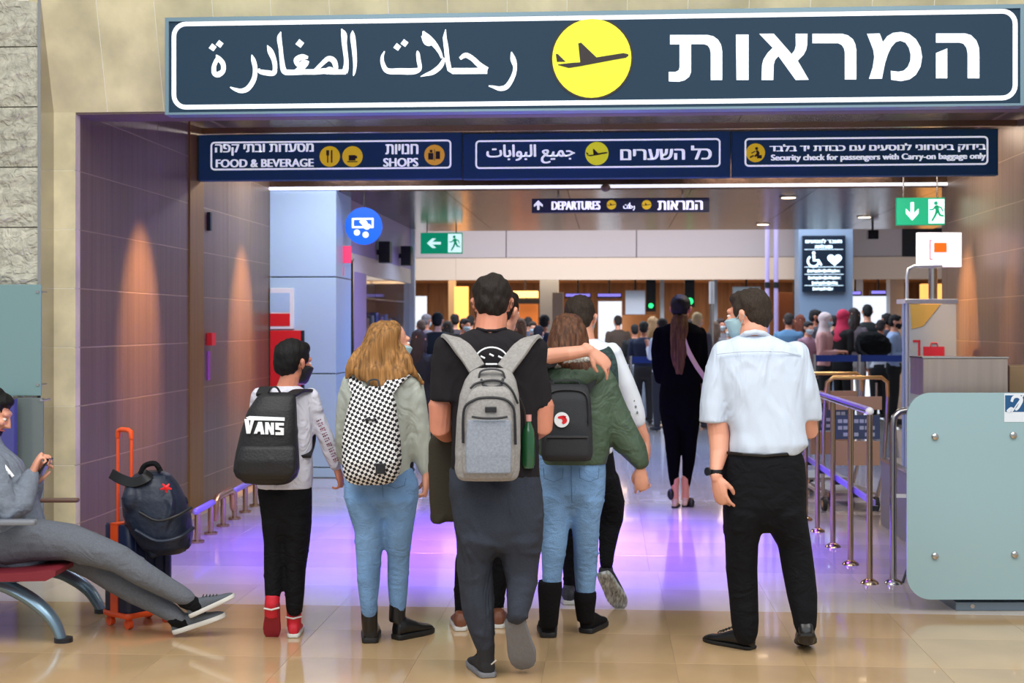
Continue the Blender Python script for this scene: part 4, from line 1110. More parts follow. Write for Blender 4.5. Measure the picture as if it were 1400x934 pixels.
shoe(f, f.J(372, 826, -.10), f.G(371, .0) + Vector((0, 0, .01)), (0.1, 1, .75), .235, 'sneaker', M_rs, mat('dark_red_rubber', (150, 26, 44), .7), 1.0, label='red and white high trainer, heel lifted', shaft=[(f.J(373, 815, -.06), .038), (f.J(372, 824, -.07), .037), (f.J(371, 842, -.05), .036)], mt=M_offw)
shoe(f, f.G(401, -.02), f.G(405, .21), (0, 0, 1), .235, 'sneaker', M_rs, M_offw, 1.0, label='red and white high trainer flat on the floor', shaft=[(f.J(402, 830, .02), .038), (f.J(402, 842, .02), .037), (f.J(402, 856, .03), .036)], mt=M_offw)
for uu, vv, dd in ((401, 846, -.022), (371, 834, -.115)):
    MB().tube([f.J(uu - 10, vv - 2, dd + .02), f.J(uu, vv, dd), f.J(uu + 11, vv - 3, dd + .02)], .0045, 8).build('shoe_stripe', M_offw, f.root)
finish(f, M_skin2)
hair_cap(f, hc, R, .98, M_blackhair, scale=1.03, extra=lambda b, P: b.ell(P(0, -.06, -.03), (.050, .034, .032), R, 12, 8))
mask(f, hc, R, .95, M_maskblack)
P = Item(f, 'backpack', 'black school backpack with white block lettering on the boy at the left', 'backpack', f.J(366, 663, -.2))
b = MB().loft(f.rings([(536, 362, 400, -.16, .03), (541, 352, 405, -.17, .05), (560, 339, 406, -.18, .07), (590, 329, 407, -.19, .085), (620, 322, 409, -.19, .09), (640, 319, 410, -.19, .092), (652, 322, 407, -.19, .085), (660, 336, 398, -.19, .06), (663, 348, 390, -.19, .04)], .08, 32, 0, 2.7))
M_bp = mat('black_nylon', (22, 22, 25), .55, bump=(90, .25, I3))
P.part('main_compartment', voxel(b, .009, 3, folds(41, 0.0050, (32, 24, 26), 9)), M_bp)
b = MB().loft(f.rings([(608, 334, 400, -.255, .02), (612, 328, 404, -.26, .03), (630, 323, 406, -.265, .04), (648, 324, 404, -.26, .035), (657, 336, 396, -.25, .02)], .03, 28, 0, 3))
P.part('front_pocket', voxel(b, .008, 3, folds(42, 0.0040, (32, 24, 26), 9)), M_bp)
# block lettering with the long V bar (drawn in the plane of the pack)
lb = MB(); y0 = -.262
def q3(u, v): 
    p = f.J(u, v, -.284 + max(0, 585 - v) * .0016); return p
def lp(pts): lb.poly([q3(*p) for p in pts], (0, .006, 0))
lp([(336, 571), (341, 569), (389, 571), (389, 575.5), (341, 574.5)])
lp([(334, 573), (340, 573), (341, 585), (343, 573), (348, 573), (342, 593), (337, 593)])
lp([(347, 593), (353, 577), (358, 577), (361.5, 594), (356.5, 594), (356, 590), (352.5, 590), (351.5, 593)])
lp([(362.5, 594), (362.5, 577.5), (367, 577.5), (370.5, 586), (370.5, 578), (374.5, 578), (374.5, 594.5), (370.5, 594.5), (366.8, 586), (366.8, 594)])
lp([(388, 578.5), (388, 582), (381, 582), (381, 584.5), (388, 585.5), (388, 595), (376.5, 595), (376.5, 591), (383.5, 591), (383.5, 588.5), (376.5, 587.5), (376.5, 578)])
P.part('block_lettering', lb, M_strip, None, None, True)
z = MB(); strap_path(z, [f.J(*p) for p in ((367, 540, -.18), (370, 531, -.19), (378, 530, -.19), (384, 539, -.18))], .009, .003, (0, 1, 0)); P.part('carry_handle', z, M_bp)
for q in (((357, 540, -.15), (362, 531, -.08), (366, 532, 0), (360, 548, .09)), ((398, 540, -.16), (410, 534, -.10), (423, 536, 0), (424, 556, .10), (425, 600, .09), (418, 625, -.08))):
    z = MB(); strap_path(z, [f.J(*p) for p in q], f.px(7), .006, (1, 0, 0)); P.part('shoulder_strap', z, M_bp)

# ------------------------------------------------ girl with the checkered backpack
f = Fig('girl with long dark-blond hair, pale sweatshirt and light jeans, between the boy and the man', 522, 6.85)
R = headframe(58, -4); hc = f.J(534, 470, .03)
head(f, hc, R, .96)
f.body.tube([f.J(528, 485, 0), f.J(524, 505, 0), f.J(522, 520, 0)], [f.px(14), f.px(15), f.px(24)], 14, 1, True)
t = MB()
torso(f, t, [(504, 508, 542, .0, .06), (511, 490, 560, 0, .085), (522, 474, 572, 0, .10), (545, 472, 568, 0, .115), (580, 474, 562, 0, .115), (620, 476, 560, 0, .115), (655, 477, 562, 0, .11)], .11)
pts, rad = limb(f, t, [(522, 548, 578, 0), (545, 550, 582, .01), (572, 553, 586, .02), (600, 556, 589, .03), (622, 562, 589, .03), (640, 571, 588, .02), (647, 575, 588, .02)], 1.05, [.042, .042, .04, .038, .034, .028, .024])
hand(f, f.J(582, 649, .02), (.0, .1, -1), (-1, .1, 0), 1, .55, .92)
pl, rl = limb(f, t, [(522, 468, 496, 0), (545, 461, 490, .02), (572, 459, 486, .05), (600, 458, 484, .09), (625, 460, 484, .16)], 1.05, [.042, .042, .038, .034, .03])
fa = [pl[-1], pl[-1] + Vector((.03, .10, -.0)), pl[-1] + Vector((.07, .18, .03))]
t.tube(fa, [.040, .034, .028], 12, 1, True); f.body.tube(fa, [.026, .026, .022], 10, 1, True); hand(f, fa[-1], (.3, 1, .2), (0, 0, -1), 1, .6, .9)
cloth(f, 'sweatshirt', t, M_sweat, .010, 3, folds(51, 0.0050, (32, 24, 26), 9))
j = MB()
hips(f, j, [(640, 474, 564, 0, .10), (660, 470, 573, 0, .12), (680, 470, 573, 0, .125), (692, 474, 569, 0, .12)], .1)
limb(f, j, [(682, 473, 523, 0), (700, 478, 526, 0), (725, 485, 526, 0), (761, 487, 521, 0), (797, 489, 519, -.02), (823, 492, 516, -.03), (836, 494, 516, -.03)], 1.1, [.08, .07, .065, .055, .05, .038, .034])
limb(f, j, [(682, 524, 571, 0), (700, 527, 568, 0), (725, 526, 564, 0), (761, 530, 560, .03), (797, 530, 558, .06), (822, 532, 556, .07), (832, 534, 555, .07)], 1.1, [.08, .07, .065, .055, .05, .038, .034])
cloth(f, 'jeans', j, M_jean, .0095, 2, folds(52, 0.0045, (22, 20, 62), 9))
for (u, du) in ((541, 12),):
    MB().tube([f.J(u - du, 655, -.118), f.J(u - du + 2, 664, -.128), f.J(u, 668, -.13), f.J(u + du, 664, -.122), f.J(u + du + 2, 654, -.105)], .002, 6).build('pocket_seam', mat('denim_seam', (86, 120, 156), .8), f.root)
MB().tube([f.J(522, 656, -.115), f.J(523, 668, -.128), f.J(524, 684, -.118), f.J(524, 696, -.088)], .0022, 6).build('centre_seam', mat('denim_seam', (86, 120, 156), .8), f.root)
shoe(f, f.G(506, -.04), f.G(508, .21), (0, 0, 1), .265, 'boot', M_bleather, M_brub, 1.0, label='black lace-up leather boot seen from behind', shaft=[(f.J(505, 826, -.02), .043), (f.J(505, 845, -.02), .041), (f.J(506, 862, .0), .04)], mt=M_offw)
shoe(f, f.G(540, .04), f.G(573, .16), (0, 0, 1), .255, 'boot', M_bleather, M_brub, 1.0, label='black lace-up leather boot turned outward', shaft=[(f.J(544, 824, .07), .043), (f.J(543, 838, .07), .042), (f.J(543, 850, .07), .042)], mt=M_offw)
finish(f, M_skin)
hair_long(f, [(438, 518, 540, .02, .05), (442, 510, 546, .02, .08), (450, 503, 549, -.01, .09), (465, 498, 547, -.02, .09), (480, 492, 547, -.03, .085), (495, 482, 556, -.03, .085), (506, 478, 562, -.06, .07), (514, 484, 560, -.08, .05), (522, 500, 548, -.10, .035), (531, 514, 530, -.13, .018)], .08, M_blond, 61, .006,
          lambda b: (b.tube([f.J(548, 478, -.03), f.J(557, 500, -.06), f.J(567, 511, -.05), f.J(577, 524, -.04)], [.03, .028, .018, .008], 10, 1, True), b.tube([f.J(494, 482, -.03), f.J(484, 498, -.06), f.J(477, 508, -.07), f.J(474, 516, -.07)], [.03, .03, .02, .01], 10, 1, True)))
mask(f, hc, R, .96, M_mask)
# checkered backpack
M_chk = bpy.data.materials.new('checkered_canvas'); M_chk.use_nodes = True
nt = M_chk.node_tree; b_ = nt.nodes['Principled BSDF']; b_.inputs['Roughness'].default_value = .8
tc = nt.nodes.new('ShaderNodeTexCoord'); mp = nt.nodes.new('ShaderNodeMapping'); mp.inputs['Rotation'].default_value = (0, math.radians(20), 0)
vm = nt.nodes.new('ShaderNodeVectorMath'); vm.operation = 'MULTIPLY'; vm.inputs[1].default_value = (1, .0, 1)
ck = nt.nodes.new('ShaderNodeTexChecker'); ck.inputs['Scale'].default_value = 70; ck.inputs['Color1'].default_value = lin((236, 234, 232)); ck.inputs['Color2'].default_value = lin((22, 20, 26))
nt.links.new(tc.outputs['Object'], vm.inputs[0]); nt.links.new(vm.outputs[0], mp.inputs[0]); nt.links.new(mp.outputs[0], ck.inputs['Vector']); nt.links.new(ck.outputs['Color'], b_.inputs['Base Color'])
P = Item(f, 'backpack', 'backpack in a small black and white check on the girl with dark-blond hair', 'backpack', f.J(508, 663, -.2))
b = MB().loft(f.rings([(528, 484, 534, -.14, .03), (534, 481, 538, -.16, .05), (550, 477, 541, -.18, .07), (575, 471, 545, -.19, .085), (600, 468, 548, -.20, .092), (630, 467, 550, -.20, .095), (650, 469, 546, -.20, .085), (660, 476, 538, -.20, .06), (663, 486, 526, -.20, .04)], .08, 32, 0, 2.8))
P.part('main_compartment', voxel(b, .009, 3, folds(71, 0.0050, (32, 24, 26), 9)), M_chk)
b = MB().loft(f.rings([(606, 480, 536, -.27, .02), (612, 474, 543, -.275, .032), (632, 471, 546, -.28, .04), (650, 474, 541, -.275, .03), (658, 482, 532, -.265, .02)], .03, 28, 0, 3))
P.part('front_pocket', voxel(b, .008, 3, folds(72, 0.0040, (32, 24, 26), 9)), M_chk)
c = f.J(520, 641, -.325); P.part('woven_patch', MB().bevbox((c.x - .022, c.y - .004, c.z - .024), (c.x + .022, c.y + .012, c.z + .024), .003), M_zip, 'square black woven patch')
z = MB()
for u in (502, 512): z.ell(f.J(u, 574, -.278), (.011, .006, .008))
z.tube([f.J(502, 574, -.28), f.J(512, 574, -.28)], .004, 8); P.part('metal_tag', z, M_zip)
z = MB(); strap_path(z, [f.J(*p) for p in ((503, 531, -.17), (505, 521, -.16), (516, 520, -.16), (519, 530, -.17))], .009, .003, (0, 1, 0)); P.part('carry_handle', z, M_zip)
for q in (((490, 540, -.15), (486, 524, -.10), (486, 515, 0), (484, 530, .10)), ((528, 536, -.15), (542, 520, -.12), (556, 511, -.03), (562, 520, .09))):
    z = MB(); strap_path(z, [f.J(*p) for p in q], f.px(9), .006, (1, 0, 0)); P.part('shoulder_strap', z, M_chk)

# ------------------------------------------------ girl in the olive jacket
f = Fig('girl with auburn hair in an olive hooded jacket, light jeans and tall black boots', 785, 6.95)
R = headframe(-5, -8); hc = f.J(777, 463, .03)
head(f, hc, R, .96)
f.body.tube([f.J(777, 478, 0), f.J(777, 505, 0)], [f.px(14), f.px(18)], 14, 1, True)
t = MB()
torso(f, t, [(497, 760, 806, 0, .07), (505, 745, 822, 0, .09), (520, 738, 836, 0, .11), (545, 735, 840, 0, .125), (580, 736, 838, 0, .125), (615, 736, 834, 0, .125), (634, 736, 830, 0, .125)], .12)
pts, rad = limb(f, t, [(520, 808, 842, 0), (545, 812, 851, .0), (567, 816, 860, .02), (585, 822, 868, .03), (603, 838, 878, .03), (618, 852, 886, .02), (630, 862, 888, .01)], 1.05, [.045, .045, .042, .04, .036, .03, .026])
cuff_ring(t, f.J(875, 632, .01), (.25, 0, -1), f.px(12), .014)
hand(f, f.J(876, 640, .01), (.05, .0, -1), (.2, 1, 0), -1, .5, .95)
pl, rl = limb(f, t, [(520, 730, 762, 0), (548, 728, 756, .02), (575, 728, 754, .06)], 1.05, [.045, .042, .038])
fa = [pl[-1], pl[-1] + Vector((.02, .12, -.01)), pl[-1] + Vector((.06, .22, .01))]
t.tube(fa, [.044, .040, .032], 12, 1, True); f.body.tube(fa, [.026, .026, .022], 10, 1, True); hand(f, fa[-1], (.2, 1, .1), (0, 0, -1), 1, .6, .9)
cloth(f, 'jacket', t, M_olive, .010, 2, folds(81, 0.0075, (32, 24, 26), 9))
z = MB().loft(f.rings([(492, 768, 808, -.02, .06), (499, 753, 822, -.03, .09), (508, 748, 830, -.05, .11), (518, 747, 826, -.07, .10), (526, 752, 816, -.09, .07), (530, 764, 804, -.10, .03)], .1, 28, 0, 2.3))
cloth(f, 'hood', z, M_olive, .010, 2, folds(82, 0.0075, (32, 24, 26), 9))
z = MB().tube([f.J(762, 500, -.10), f.J(775, 494, -.12), f.J(790, 492, -.12), f.J(803, 492, -.10)], [.018, .024, .024, .018], 12, 1, True)
cloth(f, 'hood_lining', z, mat('speckled_lining', (170, 168, 160), .9, var=(90, .8, I3)), .008, 1, folds(83, 0.0040, (32, 24, 26), 9))
j = MB()
hips(f, j, [(620, 734, 828, 0, .11), (645, 733, 829, 0, .125), (672, 736, 828, 0, .13), (688, 738, 824, 0, .12)], .1)
limb(f, j, [(680, 737, 782, 0), (707, 739, 779, -.01), (743, 740, 775, -.02), (779, 741, 769, -.02), (800, 742, 767, -.02)], 1.1, [.08, .07, .06, .05, .045])
limb(f, j, [(680, 782, 826, 0), (707, 781, 820, .0), (743, 784, 818, .03), (779, 785, 816, .06), (804, 787, 814, .08), (815, 789, 812, .08)], 1.1, [.08, .07, .06, .05, .045, .04])
cloth(f, 'jeans', j, M_jean, .0095, 2, folds(84, 0.0050, (22, 20, 62), 9))
M_sm = mat('denim_seam', (0, 0, 0))
for u in (757, 806):
    MB().tube([f.J(u - 14, 640, -.130), f.J(u - 13, 654, -.139), f.J(u, 659, -.144), f.J(u + 12, 654, -.139), f.J(u + 13, 640, -.130)], .002, 6).build('pocket_seam', M_sm, f.root)
MB().tube([f.J(781, 636, -.126), f.J(781, 655, -.139), f.J(782, 675, -.134), f.J(782, 692, -.095)], .0022, 6).build('centre_seam', M_sm, f.root)
M_fleece = mat('black_suede', (18, 17, 19), .95, bump=(60, .5, I3), spec=.2)
shoe(f, f.G(750, -.02), f.G(747, .23), (0, 0, 1), .26, 'boot', M_fleece, M_brub, 1.05, label='tall black fur-cuffed boot seen from behind', shaft=[(f.J(752, 794, -.02), .060), (f.J(752, 806, -.02), .062), (f.J(751, 830, -.02), .053), (f.J(750, 855, .0), .047)], mt=M_brub)
shoe(f, f.G(800, .08), f.G(817, .24), (0, 0, 1), .255, 'boot', M_fleece, M_brub, 1.05, label='tall black fur-cuffed boot stepping ahead', shaft=[(f.J(800, 808, .08), .058), (f.J(800, 818, .08), .058), (f.J(800, 835, .09), .05), (f.J(801, 848, .10), .046)], mt=M_brub)
finish(f, M_skin)
hair_long(f, [(429, 768, 786, .02, .05), (434, 760, 793, .02, .08), (444, 754, 800, .01, .10), (458, 751, 804, .0, .105), (472, 747, 805, -.01, .105), (486, 745, 806, -.03, .10), (498, 750, 812, -.05, .09), (508, 774, 822, -.08, .06), (514, 790, 818, -.10, .03)], .08, M_auburn, 85, .004, kz=3)
P = Item(f, 'backpack', 'charcoal square backpack with a round red and white badge on the girl in olive', 'backpack', f.J(774, 631, -.2))
M_kk = mat('charcoal_canvas', (40, 42, 46), .75, bump=(160, .25, I3))
b = MB().loft(f.rings([(524, 750, 800, -.16, .04), (530, 746, 805, -.17, .06), (545, 742, 808, -.18, .075), (580, 740, 810, -.19, .08), (620, 739, 811, -.19, .08), (630, 742, 808, -.19, .07)], .07, 32, 0, 3.6))
P.part('main_compartment', voxel(b, .009, 2, folds(91, 0.0040, (32, 24, 26), 9)), M_kk)
b = MB().loft(f.rings([(595, 748, 803, -.262, .02), (600, 744, 806, -.265, .028), (622, 743, 806, -.265, .028), (629, 746, 803, -.26, .02)], .03, 32, 0, 4))
pk = P.part('front_pocket', voxel(b, .008, 2), M_kk)
P.part('zipper', MB().tube([f.J(746, 598, -.292), f.J(775, 598, -.296), f.J(804, 598, -.292)], .005, 8), M_zip, None, pk)
P.part('zipper', MB().tube([f.J(*p) for p in spline([(746, 580, -.262), (747, 548, -.25), (755, 536, -.24), (775, 533, -.24), (796, 536, -.24), (804, 548, -.25), (805, 580, -.262)], 4)], .005, 8), M_zip)
c = f.J(768, 574, -.272); rr = f.px(10); d = MB(); disc(d, c.x, c.z, rr, c.y, .006, 28); bd = P.part('round_badge', d, M_strip, 'round white badge with a red emblem')
d = MB(); k_ = rr / 10
brush(d, [(c.x - 5 * k_, c.z + 3 * k_, 1.2 * k_), (c.x + 1 * k_, c.z + 3 * k_, 2.5 * k_), (c.x + 4 * k_, c.z - 1 * k_, 3 * k_), (c.x + 1 * k_, c.z - 5 * k_, 1.5 * k_)], c.y - .0065, .001)
brush(d, [(c.x + 1 * k_, c.z + 5 * k_, 1 * k_), (c.x + 5 * k_, c.z + 3 * k_, 2 * k_)], c.y - .0065, .001)
P.part('emblem', d, M_red, None, bd, True)
z = MB(); strap_path(z, [f.J(*p) for p in ((757, 528, -.19), (759, 521, -.19), (789, 521, -.19), (792, 528, -.19))], .012, .003, (0, 1, 0)); P.part('carry_handle', z, M_kk)
for q in (((754, 536, -.15), (748, 520, -.12), (746, 508, -.01), (744, 525, .12)), ((798, 536, -.15), (808, 518, -.13), (818, 508, -.03), (818, 525, .12))):
    z = MB(); strap_path(z, [f.J(*p) for p in q], f.px(8), .006, (1, 0, 0)); P.part('shoulder_strap', z, M_kk)
# shoulder drawstring toggles
girl4 = f

# ------------------------------------------------ youth ahead with his arm round her shoulders
f = Fig('person mostly hidden by the middle man, one bare forearm laid over the olive jacket', 668, 7.2)
R = headframe(35, -4); hc = f.J(688, 428, .03)
head(f, hc, R, .97)
f.body.tube([f.J(684, 442, 0), f.J(680, 462, 0), f.J(679, 475, 0)], [f.px(16), f.px(17), f.px(24)], 14, 1, True)
t = MB()
torso(f, t, [(466, 662, 698, 0, .06), (474, 645, 716, 0, .09), (488, 634, 728, 0, .11), (520, 636, 726, 0, .12), (570, 640, 722, 0, .12), (620, 640, 722, 0, .12)], .12)
pts, rad = f.path([(712, 487, 22, 0), (732, 491, 17, -.26), (753, 489, 15, -.44)]); t.tube(pts, rad, 14, 1)
A = [pts[0], f.J(735, 490, -.30), f.J(752, 487, -.44), f.J(780, 483, -.49), f.J(806, 479, -.50)]
f.body.tube(A, [.04, .042, .040, .034, .027], 12, 1, True)
hand(f, f.J(808, 480, -.50), (.20, .03, -.16), (-.45, .75, -.5), -1, .35, 1.0)
pl, rl = f.path([(642, 492, 20, 0), (634, 525, 18, .02), (634, 560, 16, .05)]); t.tube(pl, rl, 14, 1, True)
f.body.tube([pl[0], pl[1], pl[2], f.J(640, 575, .25)], [.05, .045, .038, .027], 12, 1, True); hand(f, f.J(640, 575, .25), (0, 1, 0), (0, 0, -1), 1, .5)
cloth(f, 't_shirt', t, mat('dark_grey_knit', (52, 54, 60), .85, bump=(200, .2, I3)), .010, 3, folds(95, 0.0050, (32, 24, 26), 9))
j = MB()
hips(f, j, [(612, 640, 722, 0, .11), (650, 638, 724, 0, .13), (675, 640, 720, 0, .12)], .1)
limb(f, j, [(665, 640, 682, 0), (720, 634, 670, 0), (770, 622, 652, 0), (815, 621, 648, 0), (838, 622, 645, 0)], 1.1, [.08, .07, .06, .05, .04])
limb(f, j, [(665, 680, 722, 0), (720, 676, 712, .05), (770, 672, 700, .08), (815, 668, 690, .08), (846, 668, 688, .08)], 1.1, [.08, .07, .06, .05, .04])
cloth(f, 'trousers', j, M_blk, .0095, 3, folds(96, 0.0060, (22, 20, 62), 9))
shoe(f, f.G(630, -.12), f.G(627, .14), (0, 0, 1), .27, 'sneaker', mat('brown_leather', (118, 70, 48), .5), M_offw, 1.0, label='brown leather trainer with white sole', mt=M_offw)
shoe(f, f.G(681, -.06), f.G(684, .20), (0, 0, 1), .27, 'sneaker', mat('brown_leather', (0, 0, 0)), M_offw, 1.0, label='brown leather trainer with white sole', mt=M_offw)
finish(f, M_skin)
hair_cap(f, hc, R, 1.0, M_brownhair, scale=1.04, extra=lambda b, P: b.ell(P(0, -.06, -.03), (.052, .036, .036), R, 12, 8))

# ------------------------------------------------ man in the white top behind
f = Fig('man with cropped dark hair in white long-sleeved top, striding ahead of the olive jacket', 805, 7.75)
R = headframe(12, -4); hc = f.J(793, 437, .02)
head(f, hc, R, 1.04)
f.body.tube([f.J(796, 450, 0), f.J(797, 468, 0), f.J(797, 480, 0)], [f.px(15), f.px(17), f.px(26)], 14, 1, True)
t = MB()
torso(f, t, [(463, 782, 818, 0, .06), (470, 766, 834, 0, .09), (482, 754, 846, 0, .11), (510, 754, 842, 0, .12), (560, 758, 838, 0, .12), (620, 760, 838, 0, .12)], .12)
pts, rad = limb(f, t, [(482, 822, 850, 0), (500, 828, 857, .0), (525, 838, 868, .0), (548, 848, 877, .02), (566, 855, 882, .03), (574, 860, 883, .03)], 1, [.048, .046, .042, .04, .036, .034])
f.body.tube([f.J(871, 570, .03), f.J(877, 588, .04), f.J(883, 602, .05)], [.036, .032, .026], 12, 1, True)
hand(f, f.J(884, 604, .05), (.08, .1, -1), (-1, .3, 0), 1, .5, 1.0)
pl, rl = limb(f, t, [(482, 748, 776, 0), (520, 742, 770, .03), (556, 742, 768, .08)], 1, [.048, .044, .04])
fa = [pl[-1], pl[-1] + Vector((.02, .14, .0)), pl[-1] + Vector((.06, .25, .01))]
t.tube(fa[:2], [.05, .046], 12, 1, True); f.body.tube(fa, [.04, .034, .026], 10, 1, True); hand(f, fa[-1], (.2, 1, .1), (0, 0, -1), 1, .6, 1)
cloth(f, 'long_sleeved_top', t, mat('white_jersey', (232, 238, 246), .8, bump=(200, .2, I3)), .010, 3, folds(97, 0.0050, (32, 24, 26), 9))
lb = MB()
for i in range(9):
    v = 500 + i * 8; u = 862 + (v - 520) * .28 - (3 if v < 515 else 0)
    lb.ell(f.J(u - 3, v, -.030), (.006, .012, .008))
o = lb.build('sleeve_print', mat('grey_print', (120, 130, 134), .7), f.root); o['kind'] = 'stuff'
z = MB(); strap_path(z, [f.J(*p) for p in ((815, 474, -.02), (824, 480, -.09), (832, 500, -.125), (834, 540, -.13))], f.px(12), .006, (1, 0, 0)); z.build('patterned_strap', mat('black_green_weave', (40, 62, 60), .8, var=(60, .7, I3)), f.root)
j = MB()
hips(f, j, [(612, 758, 838, 0, .11), (640, 757, 842, 0, .13), (665, 758, 845, 0, .12)], .1)
limb(f, j, [(655, 806, 846, 0), (689, 818, 854, .0), (710, 820, 852, .0), (725, 819, 847, -.02), (752, 819, 841, -.10), (772, 820, 838, -.18)], 1.15, [.08, .07, .06, .055, .045, .04])
limb(f, j, [(655, 758, 800, 0), (700, 764, 796, .05), (745, 768, 794, .08), (790, 770, 790, .1), (812, 770, 788, .1)], 1.15, [.08, .07, .06, .05, .04])
cloth(f, 'trousers', j, M_blk, .0095, 3, folds(98, 0.0060, (22, 20, 62), 9))
shoe(f, f.J(824, 786, -.24), f.J(848, 829, -.10), (.25, 1, .35), .29, 'sneaker', mat('black_white_mesh', (50, 52, 56), .7, var=(40, .8, I3)), mat('white_black_rubber', (176, 178, 172), .6, var=(30, .75, (3, .3, 1))), 1.0, label='patterned trainer lifted behind, light sole showing', mt=M_offw)
shoe(f, f.G(778, .0), f.G(776, .26), (0, 0, 1), .29, 'sneaker', mat('black_white_mesh', (0, 0, 0)), M_offw, 1.0, label='patterned trainer flat on the floor', mt=M_offw)
finish(f, M_skin)
hair_cap(f, hc, R, 1.06, M_greyhair, scale=1.0, extra=lambda b, P: b.ell(P(0, -.06, -.03), (.054, .036, .036), R, 12, 8))
mask(f, hc, R, 1.04, M_mask)

# ------------------------------------------------ woman in black with the ponytail
f = Fig('woman in black with a long brown ponytail and a beige bag strap, walking ahead alone', 930, 11.95)
R = headframe(22, -6); hc = f.J(931, 424, .02)
head(f, hc, R, 1.02)
f.body.tube([f.J(930, 436, 0), f.J(930, 455, 0)], [f.px(9), f.px(13)], 14, 1, True)
t = MB()
torso(f, t, [(440, 920, 942, 0, .06), (445, 908, 954, 0, .09), (455, 900, 962, 0, .12), (480, 902, 960, 0, .13), (505, 904, 958, 0, .12), (520, 904, 958, 0, .115), (528, 903, 958, 0, .12)], .12)
for rows, s in (([(456, 893, 912, 0), (480, 890, 910, 0), (505, 892, 908, .03), (518, 895, 908, .06)], 1), ([(456, 948, 966, 0), (480, 951, 968, 0), (505, 954, 968, .03), (518, 953, 966, .06)], -1)):
    pts, rad = limb(f, t, rows, 1, [.045, .042, .038, .034])
    fa = [pts[-1], pts[-1] + Vector((.03 * s, .12, .02)), pts[-1] + Vector((.09 * s, .22, .06))]
    t.tube(fa, [.046, .04, .032], 12, 1, True); f.body.tube(fa, [.026, .026, .022], 10, 1, True); hand(f, fa[-1], (.5 * s, 1, .3), (0, 0, -1), s, .6, .95)
cloth(f, 'jacket', t, mat('black_knit_jacket', (8, 8, 9), 1.0, spec=.03, bump=(200, .2, I3)), .011, 3, folds(101, 0.0050, (32, 24, 26), 9))
j = MB()
hips(f, j, [(518, 904, 958, 0, .11), (540, 901, 959, 0, .13), (560, 901, 958, 0, .135), (580, 905, 956, 0, .12)], .1)
limb(f, j, [(572, 904, 931, 0), (600, 909, 931, 0), (630, 912, 930, -.02), (650, 914, 928, -.03), (662, 916, 928, -.03)], 1.1, [.08, .07, .05, .045, .04])
limb(f, j, [(572, 930, 957, 0), (600, 932, 953, 0), (630, 933, 950, .02), (650, 933, 946, .03), (662, 933, 944, .03)], 1.1, [.08, .07, .05, .045, .04])
cloth(f, 'leggings', j, mat('black_knit_jacket', (0, 0, 0)), .010, 3, folds(102, 0.0030, (22, 20, 62), 9))
for u, dy in ((923, -.04), (937, .02)):
    f.body.tube([f.J(u, 655, dy), f.J(u, 672, dy), G(f, u, dy) + Vector((0, 0, .06))], [.038, .03, .034], 12, 1, True)
    shoe(f, f.G(u - 1, dy - .05), f.G(u + 3, dy + .18), (0, 0, 1), .235, 'flat', mat('beige_leather', (196, 160, 136), .5), M_brub, 1.0, mt=M_bleather)
MB().ell(f.J(945, 688, .0), (.03, .05, .05)).ell(f.J(917, 676, -.05), (.03, .04, .05)).build('shoe_bow', M_bleather, f.root)
finish(f, M_skin2)
hair_cap(f, hc, R, 1.02, M_blackhair, scale=1.04, extra=lambda b, P: b.ell(P(0, -.06, -.03), (.056, .04, .04), R, 12, 8))
hair_long(f, [(430, 920, 940, -.06, .04), (445, 917, 940, -.10, .045), (465, 916, 939, -.13, .04), (485, 917, 938, -.14, .035), (500, 920, 935, -.14, .028), (512, 924, 932, -.14, .015)], .04, M_longbrown, 103, .005, label='long brown ponytail')
Sg = Item(f, 'shoulder_bag', 'beige strap and small bag worn across the back of the woman in black', 'bag', f.J(962, 530, .1))
z = MB(); strap_path(z, [f.J(*p) for p in ((931, 446, .02), (934, 460, -.12), (940, 478, -.145), (952, 500, -.14), (963, 516, -.06), (966, 524, .04))], .020, .004, (1, 0, .6)); Sg.part('strap', z, mat('beige_strap', (188, 160, 132), .6))
z = MB().loft(f.rings([(520, 952, 972, .14, .03), (525, 949, 975, .14, .05), (545, 949, 975, .14, .05), (550, 952, 972, .14, .03)], .05, 20, 0, 4)); Sg.part('pouch', z, mat('beige_strap', (0, 0, 0)))

# ------------------------------------------------ guard in the white shirt
f = Fig('man in white short-sleeved shirt and black trousers walking beside the guide rails', 1050, 6.65)
R = headframe(-52, -4); hc = f.J(1024, 433, .03)
head(f, hc, R, 1.05)
f.body.tube([f.J(1029, 448, 0), f.J(1031, 462, 0), f.J(1033, 478, 0)], [f.px(18.5), f.px(20), f.px(30)], 16, 1, True)
t = MB()
torso(f, t, [(458, 1010, 1054, 0, .07), (466, 992, 1072, 0, .09), (474, 983, 1088, 0, .11), (488, 975, 1100, 0, .125), (520, 978, 1101, 0, .135), (560, 990, 1099, 0, .14), (590, 997, 1100, 0, .145), (607, 994, 1104, 0, .15), (620, 995, 1094, 0, .14)], .13)
pts, rad = f.path(E([(482, 972, 1010, 0), (505, 964, 1003, 0), (530, 959, 998, 0), (555, 956, 996, .0), (576, 955, 995, .0)])); t.tube(pts, rad, 16, 1); t.ell(pts[0] + Vector((0, 0, -.005)), (rad[0] * 1.05, rad[0], rad[0]))
cuff_ring(t, pts[-1] + Vector((0, 0, .004)), (0, 0, 1), rad[-1] * 1.02, .012)
f.body.tube([pts[0], pts[2], f.J(981, 580, 0), f.J(983, 596, 0), f.J(983, 620, -.03), f.J(979, 642, -.08), f.J(979, 652, -.09)], [.038, .048, f.px(14.5), f.px(14.5), f.px(12.5), f.px(8.5), f.px(8.5)], 14, 1, True)
hand(f, f.J(980, 653, -.09), (.20, -.05, -1), (.7, .7, 0), 1, .45, 1.08)
